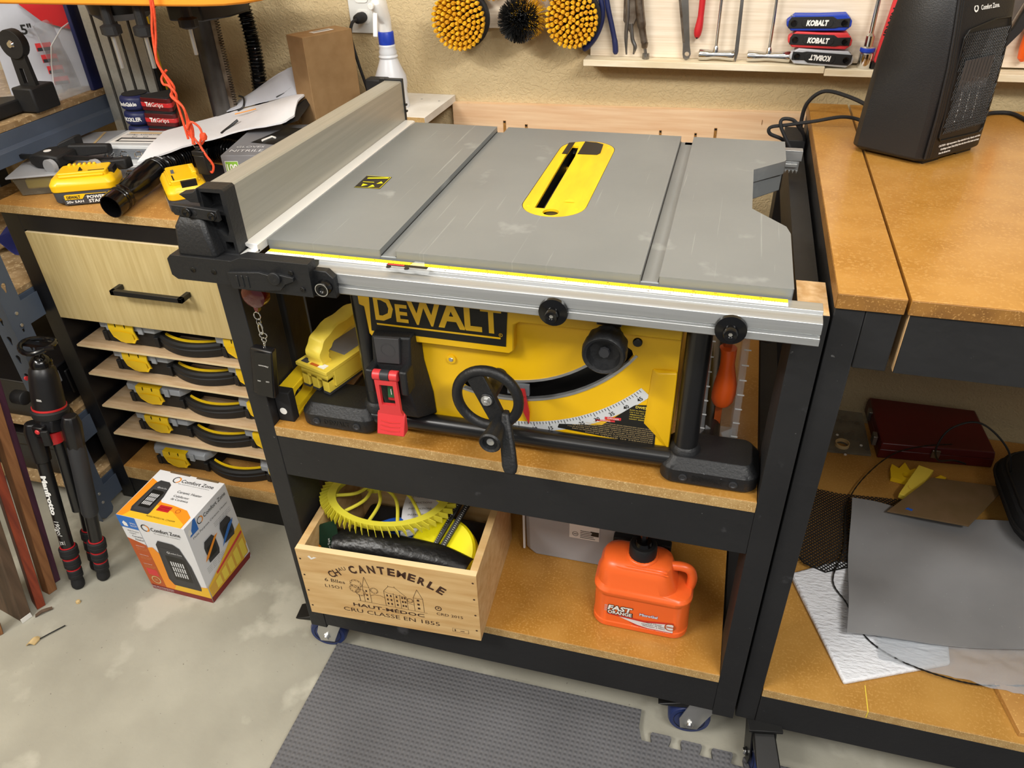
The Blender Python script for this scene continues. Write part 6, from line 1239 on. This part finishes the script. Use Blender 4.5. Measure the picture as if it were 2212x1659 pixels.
# folding hex key sets
def keyset(z, x, col, label, flip, rz=0):
    t = thing('folding_key_set', label, 'folding key set', (x, .880, z), (0, rz, 0), 'folding key sets stacked on the ledge', world=False)
    L_, H_ = .1205, .0305
    def oc(e): return [(-L_/2+.010+e, .0+e), (L_/2-.010-e, 0+e), (L_/2-e, .008), (L_/2-e, H_-.012), (L_/2-.012, H_-e), (0, H_-.0015-e), (-L_/2+.014, H_-.001-e), (-L_/2+e, H_-.012), (-L_/2+e, .010)]
    b = MB(col).prism(oc(0), -.014, -.002, 'y'); b.prism(oc(0), .004, .014, 'y'); bd = build('side_shell', b, t, bev=.002)
    b = MB('steel').box(-L_/2+.006, L_/2-.006, -.002, .004, .006, H_-.004); build('key', b, t, bev=.0005)
    s = -1 if flip else 1
    pg = [(-L_/2+.0035, .0055), (L_/2-.03, .0055), (L_/2-.022, .0075), (L_/2-.004, .0075), (L_/2-.004, H_-.0075), (L_/2-.028, H_-.009), (L_/2-.036, H_-.0045), (-L_/2+.008, H_-.005), (-L_/2+.0035, H_-.012)]
    if flip: pg = [(-p[0], H_-p[1]) for p in pg]
    b = MB('blackmat').prism(pg, -.0162, -.0140, 'y'); b.prism(rrect(-.032, .026, .0075, .0225, .007), -.0172, -.0160, 'y'); gp = build('black_inlay', b, t, bev=.0005)
    for xx in (-L_/2+.0135, L_/2-.0135):
        b = MB('blackshiny').lathe([(.0062, -.0160), (.0058, -.0178), (.004, -.0175), (.0035, -.0165), (0, -.0165)], (xx, 0, .0145), 18, 'y'); build('pivot_bolt', b, t)
    u_ = (s, 0, 0); v_ = (0, 0, s); b = MB('white'); b.text('KOBALT', (-.003, -.0172, .0152), u_, v_, .0092, w=.041, bold=.055, shear=.15, off=.0006); build('lettering', b, gp, smooth=False)
    return t
keyset(zl+.0002, .8325, 'palegrey', 'pale grey and black folding key set, bottom of the stack, lettering upside down', 1, .05)
keyset(zl+.0325, .8240, 'salmon', 'red and black folding key set, middle of the stack of three', 0, .02)
keyset(zl+.0645, .8170, 'blue', 'blue and black folding key set, topmost of the stack of three', 0, -.02)
t = thing('socket_extension', 'chrome socket with blue ring and long extension bar standing beside the folding sets', 'socket extension', (.916, .88, 1.0662))
b = MB('chrome').lathe([(.0125, 1.0663), (.0135, 1.068), (.0135, 1.094), (.0120, 1.0960)], (.918, .882, 0), 28); sk = build('socket', b, t); build('blue_ring', MB('bluecap').lathe([(.0128, 1.0962), (.0142, 1.098), (.0142, 1.103), (.0128, 1.1045)], (.918, .882, 0), 28), t)
b = MB('chrome').lathe([(.0125, 1.1046), (.0085, 1.107), (.0085, 1.126), (.0068, 1.128), (.0045, 1.131), (.0045, 1.32)], (.918, .882, 0), 20); build('extension_bar', b, t)
t = thing('red_snips', 'dark pink-red flat handle with black lettering standing partly behind the black heater', 'tool handle', (.95, .88, 1.0662))
b = MB('salmon').prism([(.9330, 1.082), (.939, 1.0725), (.946, 1.082), (.972, 1.20), (.975, 1.32), (.949, 1.32), (.945, 1.20)], .876, .886, 'y'); hh = build('handle', b, t, bev=.002)
build('tip', MB('black').box(.930, .950, .872, .890, 1.0663, 1.078), t); b = MB('ink').text('IRWIN', (.9480, .8758, 1.152), (.15, 0, .99), (-.99, 0, .15), .010, w=.05, bold=.03); build('lettering', b, hh, smooth=False)
t = thing('black_handled_wrench', 'steel tool with black plastic frame hanging behind the right side of the heater', 'wrench', (1.16, .88, 1.1))
b = MB('blackmat').plate([[(1.118, 1.30), (1.190, 1.30), (1.194, 1.20), (1.178, 1.14), (1.155, 1.105), (1.140, 1.10), (1.13, 1.12)], [(1.134, 1.285), (1.174, 1.285), (1.178, 1.20), (1.163, 1.145), (1.146, 1.118), (1.140, 1.13)][::-1]], .876, .888, 'y'); build('frame', b, t, bev=.002); build('blade', MB('steel').prism([(1.145, 1.28), (1.168, 1.28), (1.170, 1.20), (1.150, 1.13), (1.142, 1.13)], .880, .884, 'y'), t, bev=.001)
one('orange_handle', MB('orange').tube([(1.1955, .884, 1.20), (1.195, .884, 1.16), (1.195, .884, 1.11), (1.196, .884, 1.092), (1.197, .884, 1.086)], [.008, .0095, .0105, .009, .004], 16), 'orange tool handle at the right edge of the photo, hanging above the ledge', 'tool handle')
# boards low on the wall
b = MB('pineboard').hexa([(.03, .9, .84), (.835, .9, .85), (.835, wl, .85), (.03, wl, .84), (.03, .9, .9555), (.835, .9, .9670), (.835, wl, .9670), (.03, wl, .9555)])
for x, z, h_, w_ in ((.155, .921, .034, .006), (.208, .915, .018, .006), (.522, .917, .020, .005), (.600, .915, .020, .005), (.642, .928, .026, .006), (.74, .95, .010, .001)):
    b.use('edgevar').box(x, x+w_, .8985, .9001, z-h_, z); b.use('black').box(x+.0004, x+w_-.0004, .8983, .8987, z-.005, z-.001)
one('wall_cleat', b, 'long pale pine board with pocket holes screwed low on the wall behind the saw', 'board', bev=.001)
t = thing('white_shelf_board', 'short whitewashed board sticking out horizontally from the wall, beside the fence end', 'board', (-.02, .82, .954))
b = MB('whiteboard').hexa([(-.10, .724, .954), (.0272, .7252, .954), (.0318, .919, .954), (-.10, .919, .954), (-.10, .724, .970), (.0272, .7252, .970), (.0318, .919, .970), (-.10, .919, .970)]); b.use('mdfraw').box(-.0995, .0268, .7235, .7243, .9545, .9695); bd = build('board', b, t, bev=.0008)
b = MB('grey')
for x, y in ((-.03, .755), (.012, .86), (-.035, .87)): b.lathe([(.0028, .9701), (0, .9703)], (x, y, 0), 10)
build('knot', b, bd)['kind'] = 'stuff'
# ---------------------------------------------------------------- heater on the bench
t = thing('ceramic_heater', 'black ceramic heater with mesh grille standing on the workbench top', 'heater', (.985, .487, 1.0023), .787, world=False)
def hr(z, f0, bk, fl, e):
    x0, x1 = e, .1445-e
    return [(x0+.004, f0+.001, z), (x0+.022, f0-.001, z), (x1-.022, f0-.001, z), (x1-.004, f0+.001, z), (x1+fl*.3, f0+.012, z), (x1+fl, bk-.014, z), (x1+fl*.75, bk, z), (x1-.02, bk+.022, z), (x0+.02, bk+.022, z), (x0-fl*.75, bk, z), (x0-fl, bk-.014, z), (x0-fl*.3, f0+.012, z)]
b = MB('heaterblack').loft([hr(.006, .003, .119, .028, .003), hr(.010, 0, .122, .030, .0), hr(.08, .0, .120, .028, 0), hr(.15, .004, .116, .025, -.001), hr(.20, .010, .110, .022, -.002), hr(.24, .016, .106, .019, -.001), hr(.27, .026, .102, .015, .003), hr(.29, .042, .096, .010, .010)])
bd = build('housing', b, t, bev=.0025, seg=3)
b = MB('heaterblack').box(.01, .05, .008, .09, 0, .006); build('foot', b, bd); build('foot', MB('heaterblack').box(.095, .135, .008, .09, 0, .006), bd)
def fy_(z): return (0 if z < .08 else ((z-.08)/.07*.004 if z < .15 else (.004+(z-.15)/.05*.006 if z < .20 else .010+(z-.20)/.04*.006)))-.001
b = MB('heaterblack')
for k in range(3): x = .0005+k*.0052; b.tube([(x, fy_(z)+.0012, z) for z in (.012, .05, .08, .11, .15, .18, .20, .22, .24, .26)], .0024, 6)
build('side_rib', b, bd)['kind'] = 'stuff'
gz0, gz1 = .038, .206; gr = [(.018, gz0+.006), (.023, gz0), (.124, gz0-.003), (.131, gz0+.004), (.136, gz1-.012), (.131, gz1+.002), (.095, gz1+.003), (.032, gz1-.006), (.022, gz1-.016)]
b = MB('black').loft([[(x, fy_(z)-.0004, z) for x, z in gr], [(x, fy_(z)+.0005, z) for x, z in gr]]); gl = build('grille_backing', b, t)
b = MB('charcoal')
for k in range(9): x = .032+k*.0082; b.box(x, x+.0068, fy_(.1)-.0012, fy_(.1)-.0002, .062, .158)
b.use('offwhite')
for k in range(3):
    x = .046+k*.021
    for j in range(27): z = .064+j*.0034; b.box(x, x+.0013, fy_(z)-.0018, fy_(z)-.0011, z, z+.0019)
build('heating_element', b, gl, smooth=False)['kind'] = 'stuff'
b = MB('black')
def inside(x, z): return .0205 < x < .1335 and gz0 < z < gz1-(.010 if x < .035 else .001)
for s in (1, -1):
    for k in range(-30, 62):
        c0 = k*.0046; seg = []
        z = gz0
        pts = [(c0+s*(z_-gz0)*.55+(0 if s > 0 else .04), z_) for z_ in [gz0+j*(gz1-gz0)/16 for j in range(17)]]
        run = [p for p in pts if inside(*p)]
        if len(run) > 1: b.tube([(p[0], fy_(p[1])-.0022, p[1]) for p in run], .00050, 4)
b.tube([(x, fy_(z)-.002, z) for x, z in gr], .0012, 6, closed=True); build('wire_mesh', b, gl, smooth=False)['kind'] = 'stuff'
b = MB('white'); zc = .228; tl = Vector((0, .30, .95)).normalized(); b.ring((.053, fy_(zc), zc), X, tl, (-.011, 0), .0042, .0022, .0006); b.text('Comfort Zone.', (.076, fy_(zc), zc), X, tl, .0066, w=.045, bold=.02, off=.0006)
for k, s in enumerate(('CAUTION - High temperature. Keep electrical cords, drapery, and other', 'furnishings at least 3 feet (0.9m) from the front of the heater and away', 'from the side and rear.')): b.text(s, ((.080, .083, .046)[k], -.001, .0285-k*.0062), X, Z, .0030, w=(.108, .100, .030)[k], bold=.05, off=.0006)
build('lettering', b, bd, smooth=False)
b = MB('rubber')
b.tube(spline([(.955, .66, 1.020), (.9243, .72, 1.0309), (.8842, .75, 1.0422), (.8411, .765, 1.0466), (.8158, .775, 1.022), (.8105, .78, .9861), (.815, .78, .940), (.808, .77, .86), (.80, .78, .72)], 8), .0038, 8)
b.tube(spline([(.940, .645, 1.012), (.9066, .68, 1.0180), (.8719, .68, 1.0230), (.8257, .68, 1.013), (.7778, .68, 1.0038), (.7493, .68, .9981), (.7500, .68, .986), (.774, .685, .975), (.79, .70, .955), (.80, .72, .9), (.80, .74, .80)], 8), .0034, 8)
b.tube(spline([(.79, .67, .965), (.768, .675, 1.0), (.7678, .68, 1.0137), (.7865, .682, 1.013), (.800, .684, 1.0), (.8154, .70, .975), (.818, .72, .93), (.812, .73, .84)], 8), .0034, 8)
one('power_cable', b, 'black looped power cord running from the heater down the gap behind the saw', 'cord')
one('power_cable', MB('rubber').tube(spline([(1.10, .72, 1.0065), (1.14, .86-.06, 1.0065), (1.168, .82, 1.0065), (1.19, .815, 1.0065), (1.202, .781, 1.0065), (1.215, .74, 1.0065), (1.27, .70, 1.0065)], 8), .0038, 8), 'black power cord lying on the workbench top, right of the heater', 'cord')
# ---------------------------------------------------------------- lower shelf of the workbench
zs = .2208
def sheet(name, pts, z0, z1, mt, label, cat, **k):
    b = MB(mt).prism(pts, z0, z1); return one(name, b, label, cat, **k)
sheet('foam_board', [(.908, .283), (.993, .0500), (1.178, .1365), (1.20, .36), (1.0, .34)], zs, zs+.011, 'foam', 'white padded foam sheet lying on the workbench lower shelf under the grey sheet', 'foam sheet', bev=.004)
def blanket(fn, xs, ys, mt, th, m_=1):
    return cloth([[fn(x, y) for x in xs] for y in ys], mt, th, 3)
def bil(c, u_, v_): return tuple((c[0][i]*(1-u_)+c[1][i]*u_)*(1-v_)+(c[3][i]*(1-u_)+c[2][i]*u_)*v_ for i in (0, 1))
qd = [(1.000, .1440), (1.46, .215), (1.46, .52), (1.0385, .5116)]
def gs(u_, v_):
    x, y = bil(qd, u_, v_); y -= .012*math.sin(u_*PI*1.1)*(1-v_); z = .2490+.009*math.sin(u_*9+1)*math.sin(v_*7+.5)+.005*math.sin(u_*4+v_*9); return (x, y, z)
one('grey_sheet', blanket(gs, [i/9 for i in range(10)], [j/7 for j in range(8)], 'sheet', .0025), 'large wavy dark grey plastic sheet dusted with sawdust on the lower shelf', 'plastic sheet')
sheet('cardboard_piece', [(1.1030, .4730), (1.2590, .4660), (1.3600, .6100), (1.210, .6080)], .2655, .2690, 'carddark', 'flat brown cardboard piece with blue mark on top of the grey sheet', 'cardboard', bev=.0005)
one('blue_mark', MB('brightblue').prism([(1.140, .488), (1.152, .484), (1.156, .489), (1.146, .493)], .2691, .2695), 'small blue scrap on the brown cardboard piece', 'paper scrap')
t = thing('red_case', 'dark red metal case with latches lying at the back of the lower shelf', 'case', (1.24, .81, zs))
b = MB('darkred').hexa([(1.118, .713, zs), (1.372, .735, zs), (1.366, .905, zs), (1.108, .905, zs), (1.120, .715, .247), (1.372, .737, .247), (1.366, .905, .247), (1.108, .905, .247)]); build('case_base', b, t, bev=.003)
b = MB('darkred').hexa([(1.119, .712, .2475), (1.371, .734, .2475), (1.366, .905, .2475), (1.107, .905, .2475), (1.121, .716, .266), (1.368, .737, .266), (1.356, .902, .266), (1.112, .902, .266)]); build('case_lid', b, t, bev=.003)
for y in (.74, .84): build('latch', MB('steel').box(1.1055, 1.1155, y, y+.022, .236, .262), t, bev=.001)
build('latch', MB('steel').box(1.232, 1.250, .7165, .7215, .24, .262), t, bev=.001)
t = thing('mesh_sheet', 'black perforated mesh disc lying on the lower shelf left of the grey sheet', 'mesh sheet', (1.0, .45, zs))
dg_ = [(1.165+.30*math.cos(a)*1.0, .56+.26*math.sin(a)) for a in [PI*1.02+k*(PI*.62)/14 for k in range(15)]]
b = MB('screen').prism([(.8975, .50), (.905, .36), (.935, .315), (.975, .300), (1.03, .33), (1.15, .50), (1.160, .560), (1.02, .548), (.8990, .5600)], .2322, .2330); build('perforated_sheet', b, t, smooth=False)
b = MB('black').tube([(.8975, .50, .2330), (.905, .36, .2330), (.935, .315, .2330), (.975, .300, .2330), (1.03, .33, .2330)], .0016, 6); build('rim', b, t)
t = thing('acrylic_jig', 'dusty clear acrylic plate with round hole at the back left of the lower shelf', 'jig', (1.03, .80, zs))
b = MB('caseclear').plate([[(.90, .70), (1.105, .715), (1.10, .885), (.90, .885)], [(1.040+.016*math.cos(-a), .735+.016*math.sin(-a)) for a in [k*PI/10 for k in range(20)]]], zs, zs+.006); build('plate', b, t)
b = MB('tan').lathe([(.0165, .227), (.0165, .236), (.0145, .236), (.0145, .227)], (1.040, .735, 0), 28, cap=False); build('guide_ring', b, t)
for x, y in ((1.032, .775), (1.085, .745), (1.045, .70)): build('dot', MB('offwhite').lathe([(.0035, .2268), (.003, .2285), (0, .2288)], (x, y, 0), 12), t)
t = thing('yellow_bracket', 'small yellow plastic bracket with round hole and two ears, in front of the red case', 'bracket', (1.17, .66, zs))
b = MB('yellow').plate([[(1.138, .632), (1.190, .622), (1.205, .66), (1.196, .678), (1.183, .668), (1.176, .695), (1.160, .670), (1.146, .682), (1.140, .664)], [(1.172+.0085*math.cos(-a), .648+.0085*math.sin(-a)) for a in [k*PI/8 for k in range(16)]]], .2215, .2330); build('bracket_body', b, t, bev=.0015)
t = thing('yellow_wedge', 'flat yellow plastic wedge with ring mark lying beside the brown cardboard', 'wedge', (1.18, .59, zs))
b = MB('paleyellow').hexa([(1.142, .560, .2363), (1.168, .548, .2363), (1.225, .650, .245), (1.195, .662, .245), (1.142, .560, .2485), (1.168, .548, .2485), (1.225, .650, .257), (1.195, .662, .257)]); wd = build('wedge_body', b, t, bev=.001); build('ring_mark', MB('printtan').ring((1.172, .585, .2508), X, Y, (0, 0), .0085, .0012, .0004), wd)
b = MB('yellow').hexa([(1.20, .625, zs), (1.225, .61, zs), (1.262, .665, zs), (1.250, .672, zs), (1.20, .625, .229), (1.225, .61, .229), (1.262, .665, .229), (1.250, .672, .229)]); one('yellow_clip', b, 'yellow forked plastic clip poking out behind the cardboard piece', 'clip', bev=.001)
pts = spline([(1.26, .70, .300), (1.20, .70, .282), (1.14, .69, .252), (1.07, .60, .237), (1.03, .50, .237), (1.0149, .3754, .238), (.988, .2801, .236), (1.0096, .2268, .2350), (1.0361, .157, .2345), (1.0793, .1221, .2345), (1.1302, .1057, .2345), (1.1882, .0986, .2335), (1.2403, .1053, .2310), (1.31, .125, .230)], 10)
b = MB('black'); R_ = []
for i, p in enumerate(pts): R_.append([(p.x, p.y, p.z-.0004), (p.x+.0004, p.y, p.z-.002), (p.x+.0004, p.y, p.z+.0022+(.0012 if i % 2 else 0)), (p.x-.0004, p.y, p.z+.0022+(.0012 if i % 2 else 0))])
b.tube(pts, [.0012+(.0006 if i % 2 else 0) for i in range(len(pts))], 5); one('bandsaw_blade', b, 'thin black toothed band saw blade curving over the white foam and grey sheet', 'saw blade')
one('black_cable', MB('black').tube(spline([(1.36, .60, .285), (1.33, .60, .375), (1.2604, .60, .4361), (1.21, .60, .415), (1.195, .60, .36), (1.215, .62, .31), (1.26, .66, .285), (1.29, .67, .272)], 8), .0022, 8), 'black cable looping upward in front of the red case', 'cable')
t = thing('plastic_wrap', 'crinkled clear plastic wrap with white highlights in front of the grey sheet', 'plastic wrap', (1.2, .13, zs))
rnd = random.Random(9)
g = [[(1.055+.045*i, .112-.002*i+.026*j+.004*i*(j-1)*.3, .2330+.005*rnd.random()+(.006 if j else 0)) for i in range(9)] for j in range(4)]
b = cloth(g, 'wrap', .0008, 4, .0028); build('film', b, t)
t = thing('fabric_case', 'black fabric covered case with piped rim at the right edge above the grey sheet', 'case', (1.45, .55, .27))
rg = lambda e, z: [(1.335+e+(p[0]), .40+e+p[1], z) for p in rrect(0, .26-2*e, 0, .30-2*e, .085-e*.5, 6)]
b = MB('fabric').loft([rg(.02, .262), rg(.004, .272), rg(0, .292), rg(.004, .312), rg(.02, .324), rg(.06, .332)]); fc = build('shell', b, t)
b = MB('blackmat').tube([tuple(Vector(p)) for p in rg(-.001, .292)], .0038, 8, closed=True); b.tube([tuple(Vector(p)) for p in rg(.012, .319)], .0025, 8, closed=True); build('piping', b, fc)
b = MB('mdfcab').hexa([(1.262, .022, zs), (1.50, .05, zs), (1.50, .115, zs), (1.243, .112, zs), (1.262, .022, .232), (1.50, .05, .232), (1.50, .115, .232), (1.243, .112, .232)]); one('wood_offcut', b, 'pale wood offcut lying at the right front corner of the lower shelf', 'offcut', bev=.001)
